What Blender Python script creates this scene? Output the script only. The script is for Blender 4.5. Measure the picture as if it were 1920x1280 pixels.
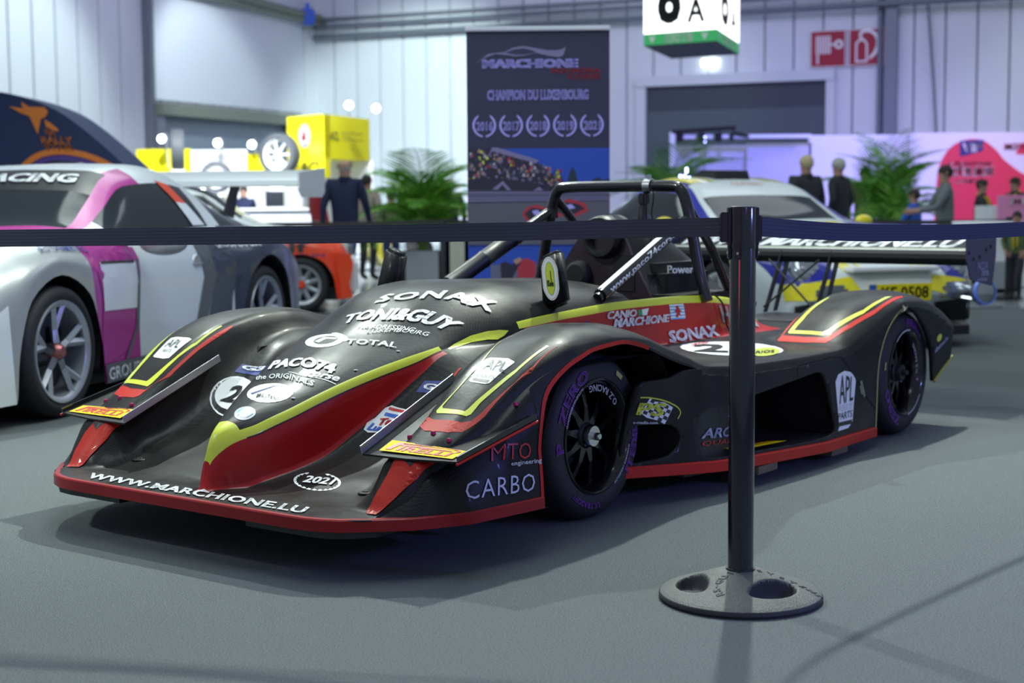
import bpy, bmesh, math, random
import numpy as np
from mathutils import Vector, Matrix
from mathutils.bvhtree import BVHTree
from mathutils.geometry import tessellate_polygon
for _o in list(bpy.data.objects): bpy.data.objects.remove(_o)
SC = bpy.context.scene; COL = SC.collection
random.seed(4)
R = math.radians
# ---------------------------------------------------------------- camera
FPX, CH, PITCH = 2812.24, 1.1176, R(5.3294)
cam = bpy.data.cameras.new('camera'); camo = bpy.data.objects.new('camera', cam); COL.objects.link(camo)
cam.sensor_width = 36; cam.lens = FPX*36/1920; cam.clip_end = 200; cam.clip_start = .05
camo.location = (0, 0, CH)
camo.rotation_euler = (Matrix.Rotation(R(90)-PITCH, 3, 'X') @ Matrix.Rotation(R(-.39), 3, 'Z')).to_euler()
cam.dof.use_dof = True; cam.dof.focus_distance = 4.75; cam.dof.aperture_fstop = 3.0
SC.camera = camo
# ---------------------------------------------------------------- world and light
SC.view_settings.view_transform = 'Standard'; SC.view_settings.look = 'None'
SC.view_settings.exposure = .35; SC.view_settings.gamma = 1.0; SC.view_settings.use_curve_mapping = False
wd = bpy.data.worlds.new('hall_air'); SC.world = wd; wd.use_nodes = True
wd.node_tree.nodes['Background'].inputs[0].default_value = (.34, .41, .50, 1)
wd.node_tree.nodes['Background'].inputs[1].default_value = .46
def lamp(name, kind, loc, target, power, color, size=1.0, size_y=None, spot=None, blend=.4):
    l = bpy.data.lights.new(name, kind); o = bpy.data.objects.new(name, l); COL.objects.link(o)
    l.energy = power; l.color = color
    if kind == 'AREA':
        l.size = size
        if size_y: l.shape = 'RECTANGLE'; l.size_y = size_y
    else: l.shadow_soft_size = size
    if spot: l.spot_size = R(spot); l.spot_blend = blend
    o.location = loc
    d = Vector(target)-Vector(loc); o.rotation_euler = d.to_track_quat('-Z', 'Y').to_euler()
    return o
# spotlights on the lighting truss behind the stand, high bay panels, coloured stage wash from the aisle
lamp('truss_spot', 'SPOT', (1.6, 9.5, 6.8), (0.2, 4.6, 0), 2100, (.93, 1.0, .90), .10, spot=62, blend=.6)
lamp('truss_spot', 'SPOT', (-3.2, 10.5, 7.2), (-.8, 5.0, 0), 1300, (.90, 1.0, .93), .10, spot=60, blend=.6)
lamp('truss_spot', 'SPOT', (-6.0, 3.2, 6.5), (-2.4, 8.6, .6), 1000, (.90, 1.0, .96), .25, spot=65, blend=.6)
lamp('high_bay', 'AREA', (0, 6, 8.5), (0, 6, 0), 290, (.82, .96, .97), 3.0, 8.0)
lamp('high_bay', 'AREA', (-3, 17, 8.5), (-3, 17, 0), 300, (.86, 1.0, .98), 5.0, 8.0)
lamp('high_bay', 'AREA', (7, 17, 8.5), (6, 17, 0), 170, (.84, .92, 1.0), 5.0, 8.0)
lamp('wall_wash', 'AREA', (3, 27, 8.6), (3, 37, 5.0), 330, (.60, .54, 1.0), 22.0, 1.5)
lamp('wall_wash', 'AREA', (-6, 24, 8.6), (-9, 33, 4.5), 150, (.60, .56, 1.0), 12.0, 1.5)
lamp('pool_spot', 'SPOT', (-1.5, 30.5, 6.6), (-2.2, 38, 2.6), 2600, (.80, 1.0, .98), .3, spot=54, blend=.55)
lamp('pool_spot', 'SPOT', (-5.2, 27.5, 6.6), (-10.2, 29.5, 2.9), 800, (.80, 1.0, .98), .3, spot=62, blend=.6)
lamp('pool_spot', 'SPOT', (-4.8, 31.5, 6.8), (-7.2, 35, 3.6), 620, (.80, .96, 1.0), .3, spot=54, blend=.6)
lamp('pool_spot', 'SPOT', (3.4, 28.5, 6.8), (3.2, 36, 3.0), 260, (.80, .98, .98), .3, spot=50, blend=.7)
lamp('pool_spot', 'SPOT', (11.5, 26, 6.6), (12.2, 32, 2.0), 330, (.74, .95, 1.0), .3, spot=58, blend=.7)
lamp('booth_spot', 'SPOT', (-4.8, 20.5, 5.4), (-4.6, 27, 1.4), 2600, (.86, .93, 1.0), .2, spot=58, blend=.6)
lamp('booth_spot', 'SPOT', (-2.6, 20.5, 5.4), (-3.0, 26.5, 1.3), 1500, (.86, .93, 1.0), .2, spot=56, blend=.6)
lamp('stand_purple', 'SPOT', (4.6, 22.5, 3.6), (5.2, 28, 1.4), 900, (.22, .20, 1.0), .2, spot=75, blend=.8)
lamp('stand_pink', 'SPOT', (8.0, 22.5, 4.4), (7.6, 28, 1.6), 620, (.58, .42, 1.0), .2, spot=60, blend=.8)
lamp('stand_pink', 'SPOT', (10.5, 22.5, 4.4), (10.3, 28, 1.6), 360, (.78, .50, 1.0), .2, spot=60, blend=.8)
lamp('blue_wash', 'SPOT', (7.5, 1.8, 2.6), (1.0, 5.6, .5), 520, (.22, .25, 1.0), .30, spot=55, blend=.6)
lamp('red_wash', 'SPOT', (-2.2, .6, 1.6), (.64, 4.15, .8), 20, (1.0, .14, .12), .30, spot=16, blend=.6)
lamp('purple_wash', 'SPOT', (2.6, -1.8, 3.4), (.7, 4.6, .4), 60, (.55, .25, 1.0), .30, spot=50, blend=.7)
# ---------------------------------------------------------------- helpers
def mat(name, col, rough=.5, metal=0., coat=0., emit=None, es=0., noise=0., nscale=40., bump=0., bscale=200., spec=.5, alpha=None, coat_rough=.05, trans=0., sheen=0.):
    m = bpy.data.materials.new(name); m.use_nodes = True
    nt = m.node_tree; b = nt.nodes['Principled BSDF']
    c = tuple(col)+(1,)
    b.inputs['Base Color'].default_value = c; b.inputs['Roughness'].default_value = rough
    b.inputs['Metallic'].default_value = metal; b.inputs['Coat Weight'].default_value = coat
    b.inputs['Coat Roughness'].default_value = coat_rough; b.inputs['Specular IOR Level'].default_value = spec
    if trans: b.inputs['Transmission Weight'].default_value = trans
    if sheen: b.inputs['Sheen Weight'].default_value = sheen
    if emit: b.inputs['Emission Color'].default_value = tuple(emit)+(1,); b.inputs['Emission Strength'].default_value = es
    if alpha is not None: b.inputs['Alpha'].default_value = alpha
    if noise or bump:
        tc = nt.nodes.new('ShaderNodeTexCoord')
    if noise:
        n = nt.nodes.new('ShaderNodeTexNoise'); n.inputs['Scale'].default_value = nscale; n.inputs['Detail'].default_value = 4
        nt.links.new(tc.outputs['Object'], n.inputs['Vector'])
        mx = nt.nodes.new('ShaderNodeMix'); mx.data_type = 'RGBA'
        mx.inputs[6].default_value = tuple(max(0, x*(1-noise)) for x in col)+(1,)
        mx.inputs[7].default_value = tuple(min(1, x*(1+noise)) for x in col)+(1,)
        nt.links.new(n.outputs[0], mx.inputs[0]); nt.links.new(mx.outputs[2], b.inputs['Base Color'])
    if bump:
        n2 = nt.nodes.new('ShaderNodeTexNoise'); n2.inputs['Scale'].default_value = bscale
        nt.links.new(tc.outputs['Object'], n2.inputs['Vector'])
        bp = nt.nodes.new('ShaderNodeBump'); bp.inputs['Strength'].default_value = bump; bp.inputs['Distance'].default_value = .01
        nt.links.new(n2.outputs[0], bp.inputs['Height']); nt.links.new(bp.outputs[0], b.inputs['Normal'])
    return m
M = {}
def mk(name, *a, **k): M[name] = mat(name, *a, **k); return M[name]
def tag(o, label=None, cat=None, group=None, kind=None):
    if label: o['label'] = label
    if cat: o['category'] = cat
    if group: o['group'] = group
    if kind: o['kind'] = kind
    return o
def empty(name, loc=(0, 0, 0), rz=0, label=None, cat=None, group=None):
    o = bpy.data.objects.new(name, None); COL.objects.link(o); o.empty_display_size = .1
    o.location = loc; o.rotation_euler = (0, 0, rz); return tag(o, label, cat, group)
def obj(name, vs, fs, m, parent=None, smooth=False, mi=None, loc=None, rot=None):
    me = bpy.data.meshes.new(name); me.from_pydata([tuple(v) for v in vs], [], fs)
    ms = m if isinstance(m, (list, tuple)) else [m]
    for x in ms: me.materials.append(M[x] if isinstance(x, str) else x)
    if mi is not None: me.polygons.foreach_set('material_index', mi)
    if smooth: me.polygons.foreach_set('use_smooth', [True]*len(me.polygons))
    me.update()
    o = bpy.data.objects.new(name, me); COL.objects.link(o)
    if parent: o.parent = parent
    if loc: o.location = loc
    if rot: o.rotation_euler = rot
    return o
def objbm(name, bm, m, parent=None, smooth=False, **k):
    bm.normal_update()
    vs = [v.co[:] for v in bm.verts]; bm.verts.index_update()
    fs = [[v.index for v in f.verts] for f in bm.faces]; mi = [f.material_index for f in bm.faces]
    bm.free(); return obj(name, vs, fs, m, parent, smooth, mi, **k)
class MB:
    """collects boxes, prisms, tubes and lathes, then links them as one mesh"""
    def __init__(s): s.v = []; s.f = []; s.mi = []
    def add(s, vs, fs, mi=0, mt=None):
        b = len(s.v)
        s.v += [tuple(mt @ Vector(v)) if mt else tuple(v) for v in vs]
        s.f += [[b+i for i in f] for f in fs]; s.mi += [mi]*len(fs); return s
    def box(s, c, d, mi=0, mt=None, bev=0):
        x, y, z = c; a, b, e = d[0]/2, d[1]/2, d[2]/2
        if not bev:
            vs = [(x+i*a, y+j*b, z+k*e) for i in (-1, 1) for j in (-1, 1) for k in (-1, 1)]
            return s.add(vs, [(0, 1, 3, 2), (4, 6, 7, 5), (0, 4, 5, 1), (2, 3, 7, 6), (0, 2, 6, 4), (1, 5, 7, 3)], mi, mt)
        bm = bmesh.new(); bmesh.ops.create_cube(bm, size=1, matrix=Matrix.Translation(c) @ Matrix.Diagonal((d[0], d[1], d[2], 1)))
        bmesh.ops.bevel(bm, geom=list(bm.edges), offset=bev, segments=2, affect='EDGES')
        bm.verts.index_update(); vs = [v.co[:] for v in bm.verts]; fs = [[v.index for v in f.verts] for f in bm.faces]; bm.free()
        return s.add(vs, fs, mi, mt)
    def lathe(s, prof, n=32, mi=0, mt=None, a0=0, a1=2*math.pi, axis='z'):
        full = abs(a1-a0-2*math.pi) < 1e-6; k = n if full else n+1; vs = []
        for i in range(k):
            t = a0+(a1-a0)*i/n
            for r, h in prof:
                if axis == 'z': vs.append((r*math.cos(t), r*math.sin(t), h))
                elif axis == 'y': vs.append((r*math.cos(t), h, r*math.sin(t)))
                else: vs.append((h, r*math.cos(t), r*math.sin(t)))
        m = len(prof); fs = []
        for i in range(n):
            j = (i+1) % k
            for q in range(m-1): fs.append((i*m+q, j*m+q, j*m+q+1, i*m+q+1))
        return s.add(vs, fs, mi, mt)
    def tube(s, pts, r, n=10, mi=0, mt=None, cap=True):
        pts = [Vector(p) for p in pts]; rs = r if isinstance(r, (list, tuple)) else [r]*len(pts)
        vs = []; up = None
        for i, p in enumerate(pts):
            d = (pts[min(i+1, len(pts)-1)]-pts[max(i-1, 0)]).normalized()
            if up is None: up = d.orthogonal().normalized()
            up = (up-d*up.dot(d)).normalized(); w = d.cross(up)
            for k in range(n):
                t = 2*math.pi*k/n; vs.append(p+(up*math.cos(t)+w*math.sin(t))*rs[i])
        fs = [(i*n+k, i*n+(k+1) % n, (i+1)*n+(k+1) % n, (i+1)*n+k) for i in range(len(pts)-1) for k in range(n)]
        if cap: fs += [tuple(range(n))[::-1], tuple((len(pts)-1)*n+k for k in range(n))]
        return s.add(vs, fs, mi, mt)
    def prism(s, poly, h0, h1, axis='z', mi=0, mt=None):
        n = len(poly)
        def c(p, h): return {'z': (p[0], p[1], h), 'y': (p[0], h, p[1]), 'x': (h, p[0], p[1])}[axis]
        vs = [c(p, h0) for p in poly]+[c(p, h1) for p in poly]
        tr = tessellate_polygon([[Vector((p[0], p[1], 0)) for p in poly]])
        fs = [t for t in tr]+[tuple(n+i for i in t[::-1]) for t in tr]
        fs += [(i, (i+1) % n, n+(i+1) % n, n+i) for i in range(n)]
        return s.add(vs, fs, mi, mt)
    def build(s, name, m, parent=None, smooth=False, **k):
        o = obj(name, s.v, s.f, m, parent, smooth, s.mi, **k)
        if smooth:
            bm = bmesh.new(); bm.from_mesh(o.data); bmesh.ops.recalc_face_normals(bm, faces=bm.faces)
            for e in bm.edges:
                if len(e.link_faces) == 2 and e.calc_face_angle(0) > .7: e.smooth = False
            bm.to_mesh(o.data); bm.free()
        else:
            bm = bmesh.new(); bm.from_mesh(o.data); bmesh.ops.recalc_face_normals(bm, faces=bm.faces); bm.to_mesh(o.data); bm.free()
        return o
def smooth_path(pts, n=8, closed=False):
    P = [Vector(p) for p in pts]; out = []; L = len(P)
    rng = range(L if closed else L-1)
    for i in rng:
        p1 = P[i]; p2 = P[(i+1) % L]
        p0 = P[(i-1) % L] if closed or i > 0 else p1*2-p2
        p3 = P[(i+2) % L] if closed or i+2 < L else p2*2-p1
        for k in range(n):
            t = k/n; out.append(.5*((2*p1)+(p2-p0)*t+(2*p0-5*p1+4*p2-p3)*t*t+(3*p1-p0-3*p2+p3)*t**3))
    if not closed: out.append(P[-1])
    return out
def pchip(x, y, xs):
    x = np.asarray(x, float); y = np.asarray(y, float); h = np.diff(x); d = np.diff(y, axis=0)/h[:, None]
    m = np.zeros_like(y)
    for i in range(1, len(x)-1):
        a, b = d[i-1], d[i]; w1 = 2*h[i]+h[i-1]; w2 = h[i]+2*h[i-1]
        with np.errstate(divide='ignore', invalid='ignore'):
            v = (w1+w2)/(w1/a+w2/b)
        m[i] = np.where(a*b > 0, v, 0)
    m[0] = d[0]; m[-1] = d[-1]
    out = []
    for t in xs:
        i = min(max(int(np.searchsorted(x, t, 'right'))-1, 0), len(x)-2); s = (t-x[i])/h[i]
        out.append((2*s**3-3*s*s+1)*y[i]+(s**3-2*s*s+s)*h[i]*m[i]+(-2*s**3+3*s*s)*y[i+1]+(s**3-s*s)*h[i]*m[i+1])
    return np.array(out)
def net_surface(net, ns=5, nr=4):
    """net[station][rail] = (x, y, z): smooth interpolated grid. returns array (S, R, 3)"""
    N = np.array(net, float); S, Rr, _ = N.shape
    ds = np.linalg.norm(np.diff(N, axis=0), axis=2).mean(axis=1)+1e-3; t = np.concatenate([[0], np.cumsum(ds)])
    ts = [t[i]+(t[i+1]-t[i])*k/ns for i in range(S-1) for k in range(ns)]+[t[-1]]
    A = pchip(t, N.reshape(S, -1), ts).reshape(len(ts), Rr, 3)
    dr = np.linalg.norm(np.diff(A, axis=1), axis=2).mean(axis=0)+1e-3; u = np.concatenate([[0], np.cumsum(dr)])
    us = [u[i]+(u[i+1]-u[i])*k/nr for i in range(Rr-1) for k in range(nr)]+[u[-1]]
    B = pchip(u, A.transpose(1, 0, 2).reshape(Rr, -1), us).reshape(len(us), len(ts), 3).transpose(1, 0, 2)
    return B
# ---------------------------------------------------------------- flat print laid on a surface
_txt = {}
def text_mesh(s, bold=0., shear=0., space=1.):
    k = (s, bold, shear, space)
    if k in _txt: return _txt[k]
    cu = bpy.data.curves.new('t', 'FONT'); cu.body = s; cu.offset = min(bold, .006); cu.shear = shear; cu.space_character = space; cu.resolution_u = 2
    o = bpy.data.objects.new('t', cu); COL.objects.link(o)
    me = bpy.data.meshes.new_from_object(o.evaluated_get(bpy.context.evaluated_depsgraph_get()))
    vs = [v.co.to_2d()[:] for v in me.vertices]; fs = [tuple(p.vertices) for p in me.polygons]
    bpy.data.objects.remove(o); bpy.data.curves.remove(cu); bpy.data.meshes.remove(me)
    if bold > .006:     # heavier strokes: the same outlines laid over themselves, slightly shifted
        n0 = len(vs); b0 = list(vs); g0 = list(fs); d = bold*.75; vs = []; fs = []
        for dx, dy in ((-d,-d*.6),(d,-d*.6),(-d,d*.6),(d,d*.6)):
            o_ = len(vs); vs += [(x+dx, y+dy) for x, y in b0]; fs += [tuple(o_+i for i in f) for f in g0]
    x0 = min(v[0] for v in vs); x1 = max(v[0] for v in vs); y0 = min(v[1] for v in vs); y1 = max(v[1] for v in vs)
    vs = [((v[0]-x0)/(x1-x0), (v[1]-y0)/(y1-y0)) for v in vs]
    _txt[k] = (vs, fs, (x1-x0)/(y1-y0)); return _txt[k]
def cut(bm, lo, hi, step, ax):
    n = int((hi-lo)/step)
    for i in range(1, n+1):
        no = [0, 0, 0]; no[ax] = 1; co = [0, 0, 0]; co[ax] = lo+i*step
        bmesh.ops.bisect_plane(bm, geom=list(bm.verts)+list(bm.edges)+list(bm.faces), plane_co=co, plane_no=no, dist=1e-6)
def poly2(poly):
    tr = tessellate_polygon([[Vector((p[0], p[1], 0)) for p in poly]]); return [tuple(p) for p in poly], [tuple(t) for t in tr]
class Skin:
    """BVH of finished surfaces, in the frame of their parent"""
    def __init__(s, objs):
        vs = []; fs = []
        for o in objs:
            b = len(vs); vs += [v.co.copy() for v in o.data.vertices]; fs += [tuple(b+i for i in p.vertices) for p in o.data.polygons]
        s.t = BVHTree.FromPolygons(vs, fs)
    def drop(s, p, n, off, reach=.25):
        h = s.t.ray_cast(p+n*reach, -n, reach*2)
        if h[0] is None:
            h = s.t.find_nearest(p)
            if h[0] is None: return p+n*off
            q, nn = h[0], h[1]
            return q+(nn if nn.dot(n) > 0 else -nn)*off
        return h[0]+n*off
def stick(name, vs, fs, quad, m, parent, skin=None, off=.0012, step=.02, reach=.2, n=None):
    """2-D mesh in the unit square -> corners TL, TR, BR, BL (3-D) -> laid on skin"""
    TL, TR, BR, BL = [Vector(q) for q in quad]
    nn = (TR-TL).cross(BL-TL)+(BL-BR).cross(TR-BR); nn = -nn.normalized() if n is None else Vector(n).normalized()
    w = max((TR-TL).length, (BR-BL).length); h = max((TL-BL).length, (TR-BR).length)
    bm = bmesh.new(); V = [bm.verts.new((v[0], v[1], 0)) for v in vs]
    for f in fs:
        try: bm.faces.new([V[i] for i in f])
        except ValueError: pass
    if skin:
        xs = [v[0] for v in vs]; ys = [v[1] for v in vs]
        cut(bm, min(xs), max(xs), step/w, 0); cut(bm, min(ys), max(ys), step/h, 1)
    for v in bm.verts:
        x, y = v.co.x, v.co.y
        p = (TL*(1-x)+TR*x)*y+(BL*(1-x)+BR*x)*(1-y)
        v.co = skin.drop(p, nn, off, reach) if skin else p+nn*off
    o = objbm(name, bm, m, parent); return o
def write(name, s, quad, m, parent, skin=None, bold=.01, shear=0, space=1., **k):
    vs, fs, _ = text_mesh(s, bold, shear, space); return stick(name, vs, fs, quad, m, parent, skin, **k)
def patch(name, pts, m, parent, skin, off=.001, step=.03, reach=.15, n=None, smooth_n=0):
    """closed 3-D outline -> filled and laid on skin"""
    P = [Vector(p) for p in pts]
    if smooth_n: P = smooth_path(P, smooth_n, True)
    if n is None:
        n = Vector((0, 0, 0))
        for i in range(len(P)):
            a, b = P[i], P[(i+1) % len(P)]; n += Vector(((a.y-b.y)*(a.z+b.z), (a.z-b.z)*(a.x+b.x), (a.x-b.x)*(a.y+b.y)))
        n.normalize()
        if n.z < -.3 or (abs(n.z) <= .3 and n.y < 0): n = -n
    n = Vector(n).normalized(); u = n.orthogonal().normalized(); v = n.cross(u); c = sum(P, Vector())/len(P)
    vs, fs = poly2([((p-c).dot(u), (p-c).dot(v)) for p in P])
    bm = bmesh.new(); V = [bm.verts.new((a, b, 0)) for a, b in vs]
    for f in fs:
        try: bm.faces.new([V[i] for i in f])
        except ValueError: pass
    cut(bm, min(a for a, b in vs), max(a for a, b in vs), step, 0); cut(bm, min(b for a, b in vs), max(b for a, b in vs), step, 1)
    # average plane of the outline loses its height, so carry it by a smooth interpolation
    for w in bm.verts:
        a, b = w.co.x, w.co.y; p = c+u*a+v*b; sw = 0; sh = 0
        for q in P:
            d2 = ((q-c).dot(u)-a)**2+((q-c).dot(v)-b)**2+1e-5; sw += 1/d2; sh += (q-c).dot(n)/d2
        p = p+n*(sh/sw); w.co = skin.drop(p, n, off, reach)
    return objbm(name, bm, m, parent)
def ribbon(name, pts, w, m, parent, skin, off=.0015, n=(0, 0, 1), sm=6, reach=.12, w2=None):
    """stripe of width w along a 3-D path, laid on skin"""
    P = smooth_path(pts, sm) if sm > 1 else [Vector(p) for p in pts]; n = Vector(n).normalized(); vs = []; L = len(P)
    for i, p in enumerate(P):
        d = (P[min(i+1, L-1)]-P[max(i-1, 0)]).normalized(); s = n.cross(d).normalized()
        ww = w if w2 is None else w+(w2-w)*i/(L-1)
        for k in (-.5, -.17, .17, .5): vs.append(skin.drop(p+s*k*ww, n, off, reach) if skin else p+s*k*ww+n*off)
    fs = [(i*4+k, i*4+k+1, i*4+k+5, i*4+k+4) for i in range(L-1) for k in range(3)]
    return obj(name, vs, fs, m, parent, True)
def arc_text(name, s, r, h, ang, y, m, parent, bold=.01, space=1.1, flip=1, width=None):
    """lettering bent round a wheel of radius r (baseline) in the plane y, centred on angle ang"""
    vs, fs, asp = text_mesh(s, bold, 0, space); w = width or asp*h; out = []
    # subdivide coarse
    bm = bmesh.new(); V = [bm.verts.new((a*w, b*h, 0)) for a, b in vs]
    for f in fs:
        try: bm.faces.new([V[i] for i in f])
        except ValueError: pass
    cut(bm, 0, w, w/max(6, len(s)*3), 0)
    for v in bm.verts:
        a, b = v.co.x-w/2, v.co.y
        if flip > 0: t = ang+a/(r+h/2); rr = r+b
        else: t = ang-a/(r+h/2); rr = r+h-b
        v.co = (rr*math.cos(t), y, rr*math.sin(t))
    return objbm(name, bm, m, parent)
# ================================================================ materials
mk('carbon', (.030, .032, .034), .40, 0, .05, noise=.35, nscale=30, bump=.04, bscale=55, coat_rough=.10, spec=.15)
def weave(m, a=.010, b=.045, s=330):
    nt = m.node_tree; bs = nt.nodes['Principled BSDF']; tc = nt.nodes.new('ShaderNodeTexCoord')
    mp = nt.nodes.new('ShaderNodeMapping'); mp.inputs['Rotation'].default_value = (.5, .4, .785)
    ch = nt.nodes.new('ShaderNodeTexChecker'); ch.inputs['Scale'].default_value = s
    ns = nt.nodes.new('ShaderNodeTexNoise'); ns.inputs['Scale'].default_value = 5; ns.inputs['Detail'].default_value = 5
    nt.links.new(tc.outputs['Object'], mp.inputs[0]); nt.links.new(mp.outputs[0], ch.inputs[0]); nt.links.new(tc.outputs['Object'], ns.inputs['Vector'])
    mx = nt.nodes.new('ShaderNodeMix'); mx.data_type = 'RGBA'
    mx.inputs[6].default_value = (a, a, a*1.05, 1); mx.inputs[7].default_value = (b, b*1.02, b, 1)
    mu = nt.nodes.new('ShaderNodeMath'); mu.operation = 'MULTIPLY'
    nt.links.new(ch.outputs[1], mu.inputs[0]); nt.links.new(ns.outputs[0], mu.inputs[1])
    nt.links.new(mu.outputs[0], mx.inputs[0]); nt.links.new(mx.outputs[2], bs.inputs['Base Color'])
    mr = nt.nodes.new('ShaderNodeMapRange'); mr.inputs[1].default_value = .35; mr.inputs[2].default_value = .7; mr.inputs[3].default_value = .30; mr.inputs[4].default_value = .50
    nt.links.new(ns.outputs[0], mr.inputs[0]); nt.links.new(mr.outputs[0], bs.inputs['Roughness'])
weave(M['carbon'])
mk('black_satin', (.012, .012, .014), .45); mk('black_matt', (.008, .008, .009), .8); mk('black_gloss', (.012, .012, .015), .18, 0, .6)
mk('dark_violet_carbon', (.030, .018, .028), .38, 0, .3, noise=.5, nscale=9)
mk('lip_red', (.27,.006,.012), .42, 0, .12, spec=.3); mk('red_paint', (.40, .006, .006), .34, 0, .25, noise=.12, nscale=6, spec=.35); mk('red_vinyl', (.46, .018, .010), .5, 0, .08, spec=.25)
mk('acid_yellow', (.62, .68, .05), .35, 0, .4); mk('white_vinyl', (.80, .84, .86), .4); mk('black_vinyl', (.015, .015, .018), .4)
mk('sticker_yellow', (.80, .62, .0), .6, spec=.2); mk('sticker_red', (.55, .02, .02), .4); mk('sticker_blue', (.03, .13, .55), .4)
mk('navy_vinyl', (.02, .04, .22), .4); mk('purple_letter', (.22, .06, .36), .6); mk('grey_letter', (.45, .47, .5), .5); mk('lilac_letter', (.55, .58, .75), .5)
mk('sky_blue_vinyl', (.12, .40, .75), .4); mk('green_vinyl', (.02, .30, .10), .4); mk('orange_line', (.75, .30, .1), .5)
mk('rubber', (.016, .016, .019), .62, noise=.2, nscale=30); mk('rubber_floor', (.02, .02, .02), .8)
mk('rim_black', (.010, .010, .012), .22, .4, .5); mk('alloy', (.55, .58, .62), .3, .9); mk('bright_metal', (.7, .72, .75), .2, 1)
mk('aluminium_edge', (.42, .45, .47), .4, .7); mk('tube_black', (.014, .013, .018), .22, .2, .5)
mk('pink_anodised', (.45, .02, .12), .3, .6); mk('wood_plank', (.14, .11, .07), .8, noise=.6, nscale=20)
mk('dark_endplate', (.045,.035,.10), .45, 0, .2); mk('olive_edge', (.30,.30,.05), .5)
mk('olive_light', (.42,.44,.12), .4, 0, .3)
# ================================================================ RACE CAR (local frame: +x nose, +y its left side, front axle at x=0)
YAW = R(36.713)
CAR = empty('race_car', (-.345, 5.676, 0), -(math.pi/2+YAW), 'low black carbon open-cockpit race car with red nose and yellow stripes in the foreground', 'race car')
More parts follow.
